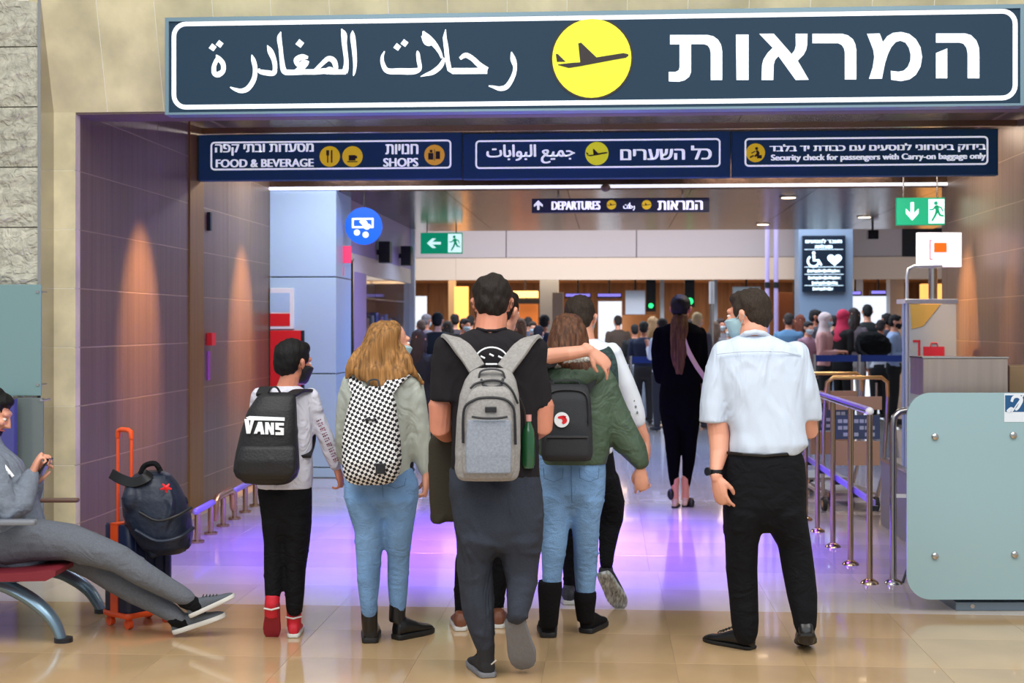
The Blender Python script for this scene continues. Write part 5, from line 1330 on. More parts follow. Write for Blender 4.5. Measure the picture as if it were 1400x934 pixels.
pts, rad = f.path(E([(482, 1070, 1106, 0), (505, 1074, 1112, .0), (530, 1078, 1119, .0), (555, 1082, 1124, .02), (572, 1084, 1124, .03)])); t.tube(pts, rad, 16, 1); t.ell(pts[0] + Vector((0, 0, -.005)), (rad[0] * 1.05, rad[0], rad[0]))
cuff_ring(t, pts[-1], (0, 0, 1), rad[-1] * 1.0, .012)
f.body.tube([pts[0], pts[2], f.J(1104, 572, .03), f.J(1106, 588, .05), f.J(1092, 590, .20), f.J(1078, 584, .30)], [.038, .048, .046, .046, .038, .028], 14, 1, True)
hand(f, f.J(1078, 584, .30), (-.6, .6, .1), (0, 0, -1), -1, .5, 1.05)
def gf(co):
    return folds(111, 0.0045, (32, 24, 26), 9)(co) + .004 * np.sin(co[:, 0] * 60 + co[:, 2] * 22) * np.clip((1.25 - co[:, 2]) * 3, 0, 1)
cloth(f, 'shirt', t, M_shirt, .010, 3, gf)
z = MB().tube([f.J(1012, 462, -.02), f.J(1020, 456, -.07), f.J(1032, 454, -.088), f.J(1044, 456, -.07), f.J(1053, 462, -.02), f.J(1044, 462, .06), f.J(1022, 462, .06), f.J(1012, 462, -.02)], .014, 10)
cloth(f, 'collar', z, M_shirt, .007, 1)
z = MB().tube([f.J(980, 484, -.085), f.J(1010, 481, -.132), f.J(1040, 480, -.142), f.J(1070, 481, -.132), f.J(1096, 486, -.085)], .003, 6); z.build('yoke_seam', M_shirt, f.root)
j = MB()
hips(f, j, [(614, 997, 1094, 0, .13), (630, 989, 1100, 0, .15), (655, 987, 1102, 0, .155), (690, 988, 1102, 0, .155), (712, 991, 1101, 0, .14)], .1)
limb(f, j, [(700, 989, 1046, 0), (725, 990, 1040, 0), (743, 992, 1036, 0), (779, 993, 1035, .02), (815, 997, 1036, .03), (850, 1000, 1037, .03), (866, 1003, 1036, .03)], 1.1, [.09, .08, .07, .06, .055, .045, .04])
limb(f, j, [(700, 1042, 1101, 0), (725, 1055, 1105, 0), (743, 1064, 1108, 0), (779, 1070, 1113, .0), (815, 1077, 1117, -.02), (840, 1083, 1117, -.05), (856, 1086, 1116, -.06)], 1.1, [.09, .08, .07, .06, .055, .045, .04])
cloth(f, 'trousers', j, M_blk2, .010, 2, folds(112, 0.0060, (22, 20, 62), 9))
z = MB().tube([f.J(994, 619, -.06), f.J(1015, 621, -.138), f.J(1045, 623, -.150), f.J(1075, 621, -.138), f.J(1097, 618, -.06)], .007, 8, .4); z.build('belt', M_bleather, f.root)
shoe(f, f.G(1030, .03), f.G(984, .17), (0, 0, 1), .29, 'dress', M_bleather, M_brub, 1.05, label='black leather shoe pointing outward', mt=M_brub)
shoe(f, f.G(1103, -.14) + Vector((0, 0, .10)), f.G(1101, .12), (0, .4, 1), .29, 'dress', M_bleather, M_brub, 1.1, label='black leather shoe with lifted heel', shaft=[(f.J(1102, 852, -.06), .042), (f.J(1102, 866, -.07), .042), (f.J(1102, 878, -.06), .04)], mt=M_brub)
finish(f, M_skin)
hair_cap(f, hc, R, 1.06, M_greyhair, scale=1.0, extra=lambda b, P: b.ell(P(0, -.06, -.03), (.054, .038, .036), R, 12, 8))
mask(f, hc, R, 1.05, M_mask)
Wt = Item(f, 'wristwatch', 'dark wristwatch on the left wrist of the man in the white shirt', 'watch', f.J(979, 649, -.08))
z = MB(); cuff_ring(z, f.J(979, 645, -.08), (0, 0, 1), f.px(10), .012); Wt.part('strap', z, M_bleather)
Wt.part('dial', MB().cyl(f.J(968.5, 645, -.09), f.J(966.5, 645, -.095), .02, 18), M_dark)

# ------------------------------------------------ seated man, phone in hand
f = Fig('seated man in a grey hoodie and grey sweatpants, legs stretched out, holding a phone', 60, 7.0)
M_hood = mat('grey_hoodie', (122, 130, 142), .9, var=(60, .10, I3), bump=(200, .3, I3), spec=.2, fold=(8, .4, (1, 1, 1)))
M_swt = mat('grey_sweatpants', (104, 108, 116), .9, var=(120, .10, I3), bump=(220, .3, I3), spec=.2, fold=(7, .3, (1, 1, 1)))
R = headframe(85, -25); hc = f.J(-14, 565, .0)
head(f, hc, R, 1.03)
f.body.tube([f.J(-18, 585, 0), f.J(-26, 620, 0)], [.058, .07], 14, 1, True)
t = MB()
T0 = [(-24, 612, 30, 0), (-22, 640, 52, 0), (-12, 675, 56, 0), (0, 705, 56, 0), (18, 735, 50, 0), (30, 752, 40, 0)]
pts, rad = f.path(T0); t.tube(pts, rad, 22, .95, True); f.body.tube(pts, [r * .75 for r in rad], 20, .95)
# near arm: shoulder, elbow, forearm up to the phone
pts, rad = f.path([(-14, 640, 26, -.17), (-2, 675, 22, -.22), (12, 703, 20, -.22), (28, 690, 19, -.17), (38, 662, 15, -.10), (42, 652, 13, -.08)]); t.tube(pts, rad, 14, 1, True); f.body.tube(pts, [r * .7 for r in rad], 12, 1, True)
hand(f, f.J(43, 650, -.08), (.12, .1, .35), (.9, .35, -.2), 1, .75, 1.0)
pts, rad = f.path([(-14, 640, 26, .17), (0, 675, 22, .22), (16, 705, 20, .22), (36, 690, 18, .16), (47, 662, 14, .04)]); t.tube(pts, rad, 14, 1, True); f.body.tube(pts, [r * .7 for r in rad], 12, 1, True)
hand(f, f.J(49, 660, .03), (.1, -.1, .35), (.9, .3, .2), -1, .75, 1.0)
cloth(f, 'hoodie', t, M_hood, .010, 3, folds(121, 0.0075, (32, 24, 26), 9))
z = MB()
for q in (-1, 0, 1): z.tube([f.J(-2 + 6 * q, 628 + 6 * q, -.19), f.J(14 + 4 * q, 648 + 4 * q, -.20)], .008, 8)
z.build('shoulder_stripes', M_strip, f.root)
j = MB()
pts, rad = f.path([(8, 742, 32, -.08), (50, 738, 30, -.09), (95, 741, 26, -.12), (140, 756, 22, -.15), (164, 765, 20, -.16), (195, 785, 18, -.15), (225, 802, 15.5, -.12), (246, 813, 14, -.10), (256, 818, 12, -.09)])
j.tube(pts, rad, 16, 1, True); f.body.tube(pts, [r * .55 for r in rad], 12, 1, True)
pts, rad = f.path([(8, 744, 32, .10), (50, 740, 30, .11), (95, 752, 26, .08), (130, 772, 22, .03), (155, 790, 20, .0), (187, 810, 18, -.02), (215, 826, 15, -.03), (236, 839, 13, -.05), (246, 846, 11, -.05)])
j.tube(pts, rad, 16, 1, True); f.body.tube(pts, [r * .55 for r in rad], 12, 1, True)
cloth(f, 'sweatpants', j, M_swt, .010, 3, folds(122, 0.0060, (22, 20, 62), 9))
M_gk = mat('grey_knit_upper', (92, 98, 106), .85, bump=(160, .5, I3))
a = f.J(266, 834, -.08); shoe(f, a + Vector((-.02, 0, -.04)), f.J(308, 812, -.05) + Vector((.02, 0, -.03)), (-.45, 0, 1), .20 + .04, 'sneaker', M_gk, M_offw, 1.0, label='grey knit trainer crossed on top', mt=M_brub)
hl = f.J(238, 870, -.04); hl.z = .012
shoe(f, hl, f.J(302, 846, -.02), (-.4, 0, 1), .27, 'sneaker', M_gk, M_offw, 1.0, label='grey knit trainer resting on its heel', mt=M_brub)
for p_ in ((f.J(252, 820, -.08), f.J(268, 828, -.08)), (f.J(240, 846, -.05), f.J(252, 852, -.04))):
    MB().tube([p_[0], p_[0].lerp(p_[1], .5), p_[1]], [.042, .040, .038], 14, 1, True).build('sock', M_blk, f.root)
finish(f, M_skin)
hair_cap(f, hc, R, 1.03, M_blackhair, scale=1.03, extra=lambda b, P: b.ell(P(0, .05, -.07), (.05, .05, .04), R, 12, 8))
Ph = Item(f, 'phone', 'black mobile phone held upright by the seated man', 'phone', f.J(56, 655, -.03))
ax = (f.J(68, 628, -.03) - f.J(48, 660, -.03)); ln = ax.length; ax.normalize(); zz = ax.cross(Vector((0, 1, 0)))
Mx = Matrix.Translation(f.J(58, 644, -.03)) @ Matrix(((zz.x, 0, ax.x), (zz.y, 1, ax.y), (zz.z, 0, ax.z))).to_4x4()
Ph.part('case', MB().box((-.005, -.036, -.075), (.005, .036, .075), Mx), M_black, None, None, True)
Ph.part('screen', MB().box((-.007, -.033, -.07), (-.005, .033, .07), Mx), mat('phone_screen', (60, 70, 84), .1, em=.4), None, None, True)
seated = f
# ================================================================== furniture and fittings
def rbox(mb, a, b, r, M=None, n=4):
    """box with rounded vertical edges"""
    x0, y0, z0 = a; x1, y1, z1 = b; pts = []
    for cx, cy, a0 in ((x1 - r, y1 - r, 0), (x0 + r, y1 - r, 90), (x0 + r, y0 + r, 180), (x1 - r, y0 + r, 270)):
        for i in range(n + 1):
            q = math.radians(a0 + 90 * i / n); pts.append((cx + r * math.cos(q), cy + r * math.sin(q)))
    e = min(r * .35, (z1 - z0) * .3); cx, cy = (x0 + x1) / 2, (y0 + y1) / 2
    def ring(z, g): return [((M @ Vector(p)) if M else Vector(p)) for p in ((cx + (x - cx) * (1 - g / abs(x1 - x0)), cy + (y - cy) * (1 - g / abs(y1 - y0)), z) for x, y in pts)]
    return mb.loft([ring(z0, e), ring(z0 + e, 0), ring(z1 - e, 0), ring(z1, e)])

# ---- waiting bench
f = seated
M_bench = mat('grey_blue_cast_metal', (128, 156, 176), .32, .6)
B = Item(f, 'waiting_bench', 'airport bench with dark red seat and curved grey-blue metal legs', 'bench', f.G(20, .2))
a, b = f.J(-95, 783, 0), f.J(103, 765, 0)
z = MB()
z.loft([[Vector((x, y, zz)) for x, zz in pr] for y in (-.30, -.28, .60, .62) for pr in [[(a.x, a.z + .00), (b.x - .05, a.z + .012), (b.x - .005, a.z + .035), (b.x, b.z - .006), (b.x - .02, b.z + .0), (b.x - .12, b.z - .010), (a.x + .1, b.z - .04), (a.x, b.z - .03)]]])
B.part('seat', z, mat('dark_red_vinyl', (124, 34, 46), .45))
a2 = f.J(-96, 775, 0)
B.part('backrest', MB().loft([[Vector((a2.x + dx + off, y, zz)) for dx, zz in ((0, a2.z), (.03, a2.z), (-.10, a2.z + .48), (-.13, a2.z + .48))] for y, off in ((-.28, 0), (.60, 0))]), mat('dark_red_vinyl', (0, 0, 0)))
for dy, pts in ((-.15, [(-60, 800, 8), (-10, 796, 9), (30, 812, 9), (58, 832, 8.5), (75, 852, 7.5), (84, 874, 6.5)]), (.55, [(20, 782, 7), (75, 782, 8), (104, 794, 8), (122, 808, 7.5), (132, 822, 7), (138, 834, 6)])):
    p, r = f.path([(u, v, w, dy) for u, v, w in spline(pts, 4)]); z = MB().tube(p, r, 12, 1.6, True); lg = B.part('leg', z, M_bench)
    e = p[-1]; B.part('foot_pad', MB().cyl((e.x + .01, e.y, 0), (e.x + .01, e.y, .022), .045, 16), M_dark, None, lg)
    p, r = f.path([(u, v, w, dy) for u, v, w in spline([(-60, 800, 8), (0, 792, 8), (40, 786, 7), (72, 780, 6)] if dy < 0 else [(-60, 790, 7), (0, 786, 7), (40, 780, 6), (70, 776, 6)], 3)])
    B.part('seat_bracket', MB().tube(p, r, 12, 1.6, True), M_bench)
B.part('beam', MB().box((f.J(-40, 800, 0).x, -.30, f.J(0, 800, 0).z), (f.J(-22, 800, 0).x, .62, f.J(0, 786, 0).z)), M_bench)
p = f.J(20, 714, -.30); B.part('armrest', rbox(MB(), (f.J(-40, 714, -.3).x, p.y - .03, p.z - .012), (f.J(50, 714, -.3).x, p.y + .03, p.z + .012), .02), mat('grey_armrest', (128, 132, 140), .4))
B.part('armrest_post', MB().tube([(f.J(-28, 714, -.3).x, p.y, p.z - .01), (f.J(-34, 770, -.3).x, p.y, f.J(0, 780, -.3).z)], .014, 10), M_bench)
p = f.J(80, 684, .58); B.part('armrest', rbox(MB(), (f.J(30, 684, .58).x, p.y - .03, p.z - .01), (f.J(108, 684, .58).x, p.y + .03, p.z + .01), .02), mat('brown_armrest', (112, 84, 70), .5))
B.part('armrest_post', MB().tube([(f.J(44, 684, .58).x, p.y, p.z - .01), (f.J(40, 770, .58).x, p.y, f.J(0, 778, .58).z)], .014, 10), M_bench)

# ---- orange and navy suitcase
s0 = PG(174, 863); a50 = math.radians(50) + TH
S = thing('suitcase', 'navy suitcase with orange frame, wheels and raised orange handle', 'suitcase', (s0.x, s0.y, 0), a50)
M_or = mat('orange_plastic', (236, 84, 30), .4); M_nv = mat('navy_shell', (22, 34, 66), .35)
W_, T_, H0, H1 = .29, .22, .075, .535
z = MB(); rbox(z, (0, 0, H0), (W_, T_, H1), .035); S_shell = z.build('shell', M_nv, S)
for i in range(4): MB().tube([(.05 + .06 * i, -.003, H0 + .05), (.05 + .06 * i, -.003, H1 - .05)], .006, 6).build('rib', M_nv, S_shell)
z = MB().bevbox((-.004, T_ * .36, H0 - .01), (W_ + .004, T_ * .64, H0 + .006)); z.box((-.006, T_ * .36, H0), (.002, T_ * .64, H1)).box((-.006, T_ * .36, H1 - .004), (W_ + .006, T_ * .64, H1 + .006)); z.build('frame_band', M_or, S)
rbox(MB(), (-.008, -.008, H0 - .018), (W_ + .008, T_ + .008, H0 + .01), .035).build('base_frame', M_or, S)
for x, y in ((.03, .03), (W_ - .03, .03), (.03, T_ - .03), (W_ - .03, T_ - .03)):
    o = MB().box((x - .012, y - .012, .03), (x + .012, y + .012, H0 - .01)).build('caster', M_or, S)
    MB().cyl((x - .012, y, .025), (x + .012, y, .025), .025, 16).build('wheel', M_or, o)
hz_ = EYE - (590 - HZ) / F * depth(s0)
z = MB(); y1, y2 = .05, T_ - .05; x_ = .06
for y in (y1, y2): z.tube([(x_, y, H1), (x_, y, hz_ - .03)], .0085, 10)
z.tube([(x_, y1, hz_ - .04), (x_, y1 + .005, hz_ - .008), (x_, y1 + .03, hz_), (x_, y2 - .03, hz_), (x_, y2 - .005, hz_ - .008), (x_, y2, hz_ - .04)], .013, 12, 1, True); z.build('pull_handle', M_or, S)
fb = Fig.__new__(Fig); fb.u0, fb.D, fb.k = 200, 7.12, 1; fb.root = S; fb.body = MB()
class Spc(Fig):
    """bare metric space at depth D under column u0, for things that are not figures"""
    def __init__(s, u0, D):
        s.u0, s.D = u0, D; p = CAM + ray(u0, HZ) * D
        s.root = type('R', (), {'location': Vector((p.x, p.y, 0))})(); s.body = MB()
fb = Spc(205, 7.12)
P = Item(fb, 'backpack', 'stuffed navy backpack with red emblem strapped on top of the suitcase', 'backpack', fb.J(215, 761, 0))
b = MB().loft(fb.rings([(642, 192, 222, 0, .05), (648, 182, 234, 0, .09), (660, 172, 244, 0, .12), (680, 166, 254, 0, .14), (705, 168, 262, 0, .145), (730, 180, 265, 0, .14), (748, 192, 262, 0, .12), (758, 204, 250, 0, .08)], .1, 30, 0, 2.3))
b.ell(fb.J(180, 682, -.10), (.055, .06, .075))
M_nb = mat('navy_nylon', (22, 32, 52), .5, var=(8, .3, I3), bump=(50, .3, I3))
P.part('main_compartment', voxel(b, .009, 2, folds(131, .018, (26, 20, 26), 8)), M_nb)
z = MB().tube([fb.J(*p) for p in spline([(190, 700, -.14), (215, 712, -.16), (240, 706, -.155), (262, 694, -.09)], 4)], .007, 8); P.part('zipper', z, M_zip)
z = MB().tube([fb.J(*p) for p in spline([(185, 725, -.13), (215, 740, -.155), (245, 735, -.15), (264, 722, -.06)], 4)], .010, 8); P.part('compression_strap', z, M_nb)
z = MB(); strap_path(z, [fb.J(*p) for p in ((153, 648, -.06), (165, 655, -.09), (182, 660, -.11), (198, 655, -.12), (204, 646, -.10))], .026, .006, (0, .3, 1)); P.part('shoulder_strap', z, M_black)
z = MB().tube([fb.J(*p) for p in spline([(192, 648, -.05), (198, 637, -.05), (212, 634, -.05), (220, 645, -.05)], 4)], .014, 8); P.part('carry_handle', z, M_blk)
z = MB(); c = (227, 667)
for an in range(5):
    q = an * 2 * PI / 5 + .3; z.tube([fb.J(c[0], c[1], -.158), fb.J(c[0] + 8 * math.cos(q), c[1] + 6.5 * math.sin(q), -.150)], [.009, .004], 8, .6)
P.part('red_emblem', z, M_red)

# ---- low bumper rail by the left wall
p0, p1 = PG(270, 742), PG(349, 692); dv = p1 - p0
BR = thing('bumper_rail', 'low bumper rail with brass loops along the left bronze wall', 'rail', (p0.x, p0.y, 0)); ln = dv.length; un = dv.normalized()
for i in range(6):
    q = un * (ln * i / 5); o = MB().cyl(q, q + Vector((0, 0, .22)), .022, 12).build('post', M_wsteel, BR)
    MB().cyl(q, q + Vector((0, 0, .015)), .05, 16).build('flange', M_wsteel, o)
MB().tube([un * -.06 + Vector((0, 0, .23)), un * (ln * .22) + Vector((0, 0, .23))], .024, 10, 1, True).build('violet_bar', M_violet, BR)
MB().tube([un * (ln * .27) + Vector((0, 0, .1)), un * (ln * .28) + Vector((0, 0, .22)), un * (ln * .32) + Vector((0, 0, .25)), un * (ln * .52) + Vector((0, 0, .25)), un * (ln * .56) + Vector((0, 0, .22)), un * (ln * .57) + Vector((0, 0, .1))], .026, 12, 1, True).build('brass_loop', mat('satin_brass', (190, 150, 110), .28, .9), BR)
MB().tube([un * (ln * .6) + Vector((0, 0, .23)), un * (ln * 1.04) + Vector((0, 0, .23))], .024, 10, 1, True).build('violet_bar', M_violet, BR)

# ---- glass board with screws at the left, violet panel behind
def glassboard(name, label, u0, v0, u1, v1, Y, m, screws, rz=0):
    a, b = PX(u0, v1, Y), PX(u1, v0, Y); s = thing(name, label, 'glass panel', (a.x, Y, a.z))
    MB().bevbox((0, 0, 0), (b.x - a.x, .012, b.z - a.z), .003).build('glass_sheet', m, s, flat=True)
    for u, v in screws:
        p = PX(u, v, Y); MB().cyl((p.x - a.x, -.008, p.z - a.z), (p.x - a.x, .12, p.z - a.z), .010, 12).build('standoff_screw', M_steel, s)
    return s
M_fg = mat('frosted_glass_blue', (128, 160, 160), .12, spec=.6); M_fg2 = mat('frosted_glass_grey', (118, 128, 126), .12, spec=.6)
glassboard('upper_glass_board', 'upper pale blue-green glass board in front of the rough stone blocks', -60, 389, 56, 541, YF - .36, M_fg, [(52, 399), (52, 526)])
s = glassboard('lower_glass_board', 'lower grey glass board down to the floor in front of the rough stone', -60, 544, 59, 792, YF - .36, M_fg2, [(57, 547)])
a, b = PX(-40, 700, YF - .5), PX(19, 546, YF - .5)
V = thing('violet_display', 'violet lit panel standing beside the seated man at the left edge', 'panel', (a.x, YF - .5, 0)); MB().bevbox((0, 0, 0), (b.x - a.x, .05, b.z), .004).build('face', mat('violet_face', (78, 78, 150), .4), V, flat=True)
MB().box((0, -.01, b.z), (b.x - a.x, .06, b.z + .02)).build('top_edge', M_steel, V, flat=True)

# ---- guide rails at the right
XG = PG(1189, 798).x
GR = thing('guide_rail', 'stainless guide rail on slim posts with painted violet sheen bands, beside the white-shirted man', 'railing', (XG, PG(1189, 798).y, 0))
y00 = PG(1189, 798).y; ys = [0, PG(1160, 772).y - y00, PG(1140, 748).y - y00, PG(1120, 727).y - y00, PG(1105, 711).y - y00]
ys += [ys[-1] + .72 * (i + 1) for i in range(4)]
dx = [0, (PG(1160, 772).x - XG), PG(1140, 748).x - XG, PG(1120, 727).x - XG]
for i, y in enumerate(ys):
    o = MB().cyl((0, y, 0), (0, y, 1.02), .0185, 14).build('post', M_wsteel, GR); MB().tube([(0, y, 0), (0, y, .012), (0, y, .03)], [.055, .05, .022], 20).build('flange', M_wsteel, o)
    MB().box((-.012, y - .012, .44), (.05, y + .012, .47)).build('bracket', M_dark, o, flat=True)
MB().ell((0, 0, 1.04), (.026, .026, .026)).build('end_knob', M_white, GR)
MB().tube([(0, .03, 1.035), (0, ys[-1], 1.035)], .017, 12, 1, True).build('top_rail', M_steel, GR)
MB().box((-.022, .04, 1.045), (.022, ys[-1], 1.06)).build('violet_sheen_band', M_violet, GR, flat=True)  # violet light reflected in the steel, put in as coloured bands
MB().box((.02, -.0, .465), (.035, ys[-1], .505)).build('violet_sheen_band', M_violet, GR, flat=True)
q = PG(1221, 798)
G2 = thing('side_rail', 'bent stainless barrier tube running behind the pale green glass desk', 'railing', (q.x, q.y, 0))
zt = EYE - (561 - HZ) / F * depth(q)
pts = [(0, 0, 0), (0, 0, zt - .10), (.008, 0, zt - .04), (.04, 0, zt - .008), (.10, 0, zt), (.75, 0, zt)]
MB().tube(pts, .021, 14, 1, False).build('tube', M_steel, G2)
MB().tube([(0, 0, 0), (0, 0, .012), (0, 0, .03)], [.055, .05, .024], 20).build('flange', M_steel, G2)
MB().cyl((.75, 0, 0), (.75, 0, zt), .021, 14).build('post', M_steel, G2)
MB().box((0, -.01, .52), (.75, .01, .54)).build('cross_bar', M_white, G2, flat=True)
for i in range(2):
    MB().cyl((.06 + .12 * i, .02, 0.0), (.30 + .12 * i, .3, .5), .008, 8).build('brace', M_dark, G2)

kp = thing('kick_panels', 'low grey panel run on the floor between the guide rail and the right wall', 'partition', (2.12, 9.0, 0))
for i in range(4):
    MB().bevbox((0, .52 * i + .004, 0), (.04, .52 * (i + 1) - .004, .50)).build('panel', mat('kick_grey', (142, 144, 148), .4, .3), kp, flat=True)
MB().box((-.005, 0, .50), (.045, 2.08, .52)).build('cap', M_steel, kp, flat=True)
# ---- baggage trolleys parked behind the rail
def trolley(x, y, label):
    t = thing('baggage_trolley', label, 'trolley', (x, y, 0), TH + .02, 'baggage trolleys nested behind the guide rail')
    br = mat('trolley_brass', (206, 166, 112), .3, .8); g = mat('trolley_steel', (170, 160, 150), .3, .9)
    MB().tube([(-.26, 0, .98), (-.25, -.02, 1.09), (-.20, -.03, 1.13), (.20, -.03, 1.13), (.25, -.02, 1.09), (.26, 0, .98)], .017, 12, 1, True).build('handle', br, t)
    for s in (-1, 1):
        MB().tube([(s * .26, 0, 1.0), (s * .26, .05, .70), (s * .25, .12, .30), (s * .23, .2, .12)], .016, 10).build('side_frame', g, t)
        MB().tube([(s * .20, .12, 1.08), (s * .20, .12, .88)], .012, 10).build('basket_bar', g, t)
    MB().tube([(-.23, .2, .14), (-.20, .9, .14), (.20, .9, .14), (.23, .2, .14)], .016, 10).build('base_frame', g, t)
    MB().box((-.22, .03, .86), (.22, .06, .97)).build('push_plate', mat('tan_plate', (190, 152, 124), .35, .4), t, flat=True)
    p = MB().bevbox((-.21, -.02, .62), (.19, .0, .82)).build('advert_plate', mat('slate_plate', (62, 76, 104), .4), t, flat=True)
    l = MB()
    for r in range(3):
        for c in range(7):
            if (r * 5 + c) % 4: l.box((-.16 + .045 * c, -.023, .645 + .055 * r), (-.125 + .045 * c, -.02, .675 + .055 * r))
    tag(l.build('blurred_print', mat('pale_print', (176, 184, 200), .5), p, flat=True), kind='stuff')
    MB().box((-.20, .02, .40), (.20, .05, .60)).build('lower_plate', mat('tan_plate', (0, 0, 0)), t, flat=True)
    MB().box((-.18, .2, .15), (.18, .85, .17)).build('deck', g, t, flat=True)
    for x_, y_ in ((-.22, .2), (.22, .2), (0, .88)):
        w = MB().cyl((x_ - .015, y_, .06), (x_ + .015, y_, .06), .06, 18).build('wheel', M_brub, t); MB().cyl((x_ - .018, y_, .06), (x_ + .018, y_, .06), .03, 14).build('hub', br, w)
tp = PG(1171, 703)
trolley(tp.x, tp.y, 'nearest nested baggage trolley, brass handle and slate plate')
trolley(tp.x - .03, tp.y + 1.0, 'baggage trolley nested behind the nearest one')

# ---- pale green glass service desk
DG = 7.55; fd = Spc(1330, DG)
D_ = Item(fd, 'service_desk', 'pale green frosted glass front desk with four steel studs and blue sticker', 'desk', fd.G(1330, .0))
a, b = fd.J(1240, 820, 0), fd.J(1506, 537, 0)
z = MB(); pts = rrect(a.x, b.x, a.z, b.z, .13, 0, 8); z.poly(pts, (0, .014, 0)); D_.part('front_glass', z, mat('pale_green_glass', (150, 180, 186), .16, coat=.5), None, None, True)
for u, v in ((1278, 597), (1385, 595), (1278, 760), (1387, 758), (1478, 597), (1478, 760)):
    p = fd.J(u, v, 0); z = MB().tube([p + Vector((0, -.018, 0)), p + Vector((0, -.012, 0)), p + Vector((0, -.001, 0)), p + Vector((0, .08, 0))], [.010, .018, .019, .012], 18); D_.part('stud', z, M_steel)
p, q = fd.J(1272, 800, .10), fd.J(1496, 560, .10)
D_.part('body', MB().bevbox((p.x + .12, .08, .05), (q.x, .62, q.z)), mat('desk_grey', (120, 128, 134), .5), None, None, True)
p = fd.J(1310, 833, 0); D_.part('plinth', MB().bevbox((p.x, .04, 0), (q.x, .6, .05)), mat('plinth_steel', (120, 136, 150), .3, .7), None, None, True)
D_.part('plinth_bolt', MB().cyl((p.x + .09, .035, .026), (p.x + .09, .05, .026), .012, 14), M_steel)
p, q = fd.J(1373, 577, 0), fd.J(1409, 538, 0)
st_ = D_.part('sticker', MB().box((p.x, -.002, p.z), (q.x, 0, q.z)), mat('sticker_white', (222, 230, 238), .5), 'white sticker with blue ear symbol', None, True)
z = MB().box((p.x + .004, -.003, p.z + .055), (q.x - .01, -.002, q.z - .01)); D_.part('blue_field', z, mat('sticker_blue', (22, 82, 132), .5), None, st_, True)
z = MB(); cx, cz = (p.x + q.x) / 2 - .005, (p.z + q.z) / 2 + .022
brush(z, [(cx - .028, cz + .010, .007), (cx - .018, cz + .034, .008), (cx + .008, cz + .040, .009), (cx + .026, cz + .022, .009), (cx + .016, cz - .006, .008), (cx + .004, cz - .026, .007), (cx - .008, cz - .034, .006)], -.003, .001)
brush(z, [(cx - .05, cz - .045, .010), (cx - .03, cz - .028, .010), (cx - .02, cz - .040, .008)], -.003, .001); brush(z, [(cx + .035, cz + .045, .004), (cx - .05 + .02, cz - .05, .003)], -.0032, .001, smooth=False)
D_.part('ear_symbol', z, mat('sticker_white', (0, 0, 0)), None, st_, True)
fh = Spc(1320, 7.85)
H_ = Item(fh, 'metal_hood', 'brushed metal box hood standing on the glass desk', 'box', fh.J(1320, 536, 0))
a, b = fh.J(1262, 541, 0), fh.J(1378, 490, 0); H_.part('casing', MB().bevbox((a.x, 0, a.z), (b.x, .25, b.z), .004), mat('brushed_beige_metal', (176, 160, 150), .3, .7, var=(3, .1, (6, 6, .3))), None, None, True)
H_.part('top_edge', MB().box((a.x - .004, -.004, b.z), (b.x + .004, .254, b.z + .008)), M_steel, None, None, True)
fh2 = Spc(1400, 8.0)
H2 = Item(fh2, 'metal_hood', 'lower brown metal hood beside the brushed one, at the right edge', 'box', fh2.J(1400, 536, 0))
a, b = fh2.J(1380, 541, 0), fh2.J(1460, 500, 0); H2.part('casing', MB().bevbox((a.x, 0, a.z), (b.x, .25, b.z), .004), mat('brown_metal', (150, 122, 92), .35, .6), None, None, True)

# ---- stand with white lit sign, bag gauge board
fs = Spc(1268, 12.6)
T_ = Item(fs, 'sign_stand', 'steel frame stand carrying a white lit sign with an orange square', 'stand', fs.G(1262))
p = [fs.J(1240, 560, 0), fs.J(1240, 420, 0), fs.J(1240, 378, 0), fs.J(1242, 368, 0), fs.J(1250, 364, 0), fs.J(1288, 364, 0)]; p[0].z = 0
T_.part('frame_tube', MB().tube(p, .016, 10), mat('pale_steel', (200, 212, 226), .3, .5))
a, b = fs.J(1237, 560, 0), fs.J(1244, 414, 0); T_.part('upright', MB().box((a.x, .03, 0), (b.x, .09, b.z)), mat('pale_blue_post', (140, 164, 206), .4), None, None, True)
a, b = fs.J(1236, 415, 0), fs.J(1308, 409, 0); T_.part('ledge', MB().bevbox((a.x, -.04, a.z), (b.x, .25, b.z)), mat('pale_steel', (0, 0, 0)), None, None, True)
T_.part('pole', MB().cyl(fs.J(1275.5, 410, .1), fs.J(1275.5, 362, .1), .040, 16), M_steel)
a, b = fs.J(1255, 365, .06), fs.J(1315, 318, .06); sg = T_.part('sign_face', MB().bevbox((a.x, .06, a.z), (b.x, .12, b.z)), mat('lit_white_sign', (240, 236, 246), .5, em=.9), None, None, True)
a, b = fs.J(1277, 345, .06), fs.J(1294, 332, .06); T_.part('orange_square', MB().box((a.x, .055, a.z), (b.x, .06, b.z)), mat('lit_orange', (240, 110, 20), .5, em=.5), None, sg, True)
z = MB(); 
for (u0, v0, u1, v1) in ((1271, 355, 1272, 328), (1271, 329, 1274, 328), (1271, 355, 1275, 354)):
    a, b = fs.J(u0, max(v0, v1), .06), fs.J(u1, min(v0, v1), .06); z.box((a.x, .056, a.z), (b.x, .06, b.z))
T_.part('bracket_mark', z, M_red, None, sg, True)
fg_ = Spc(1280, 13.4)
Bd = Item(fg_, 'bag_gauge_board', 'grey information board with gold corner and red suitcase drawing behind the sign stand', 'board', fg_.G(1280))
a, b = fg_.J(1244, 600, 0), fg_.J(1314, 416, 0); Bd.part('board', MB().box((a.x, 0, 0), (b.x, .04, b.z)), mat('board_grey_blue', (150, 168, 180), .5), None, None, True)
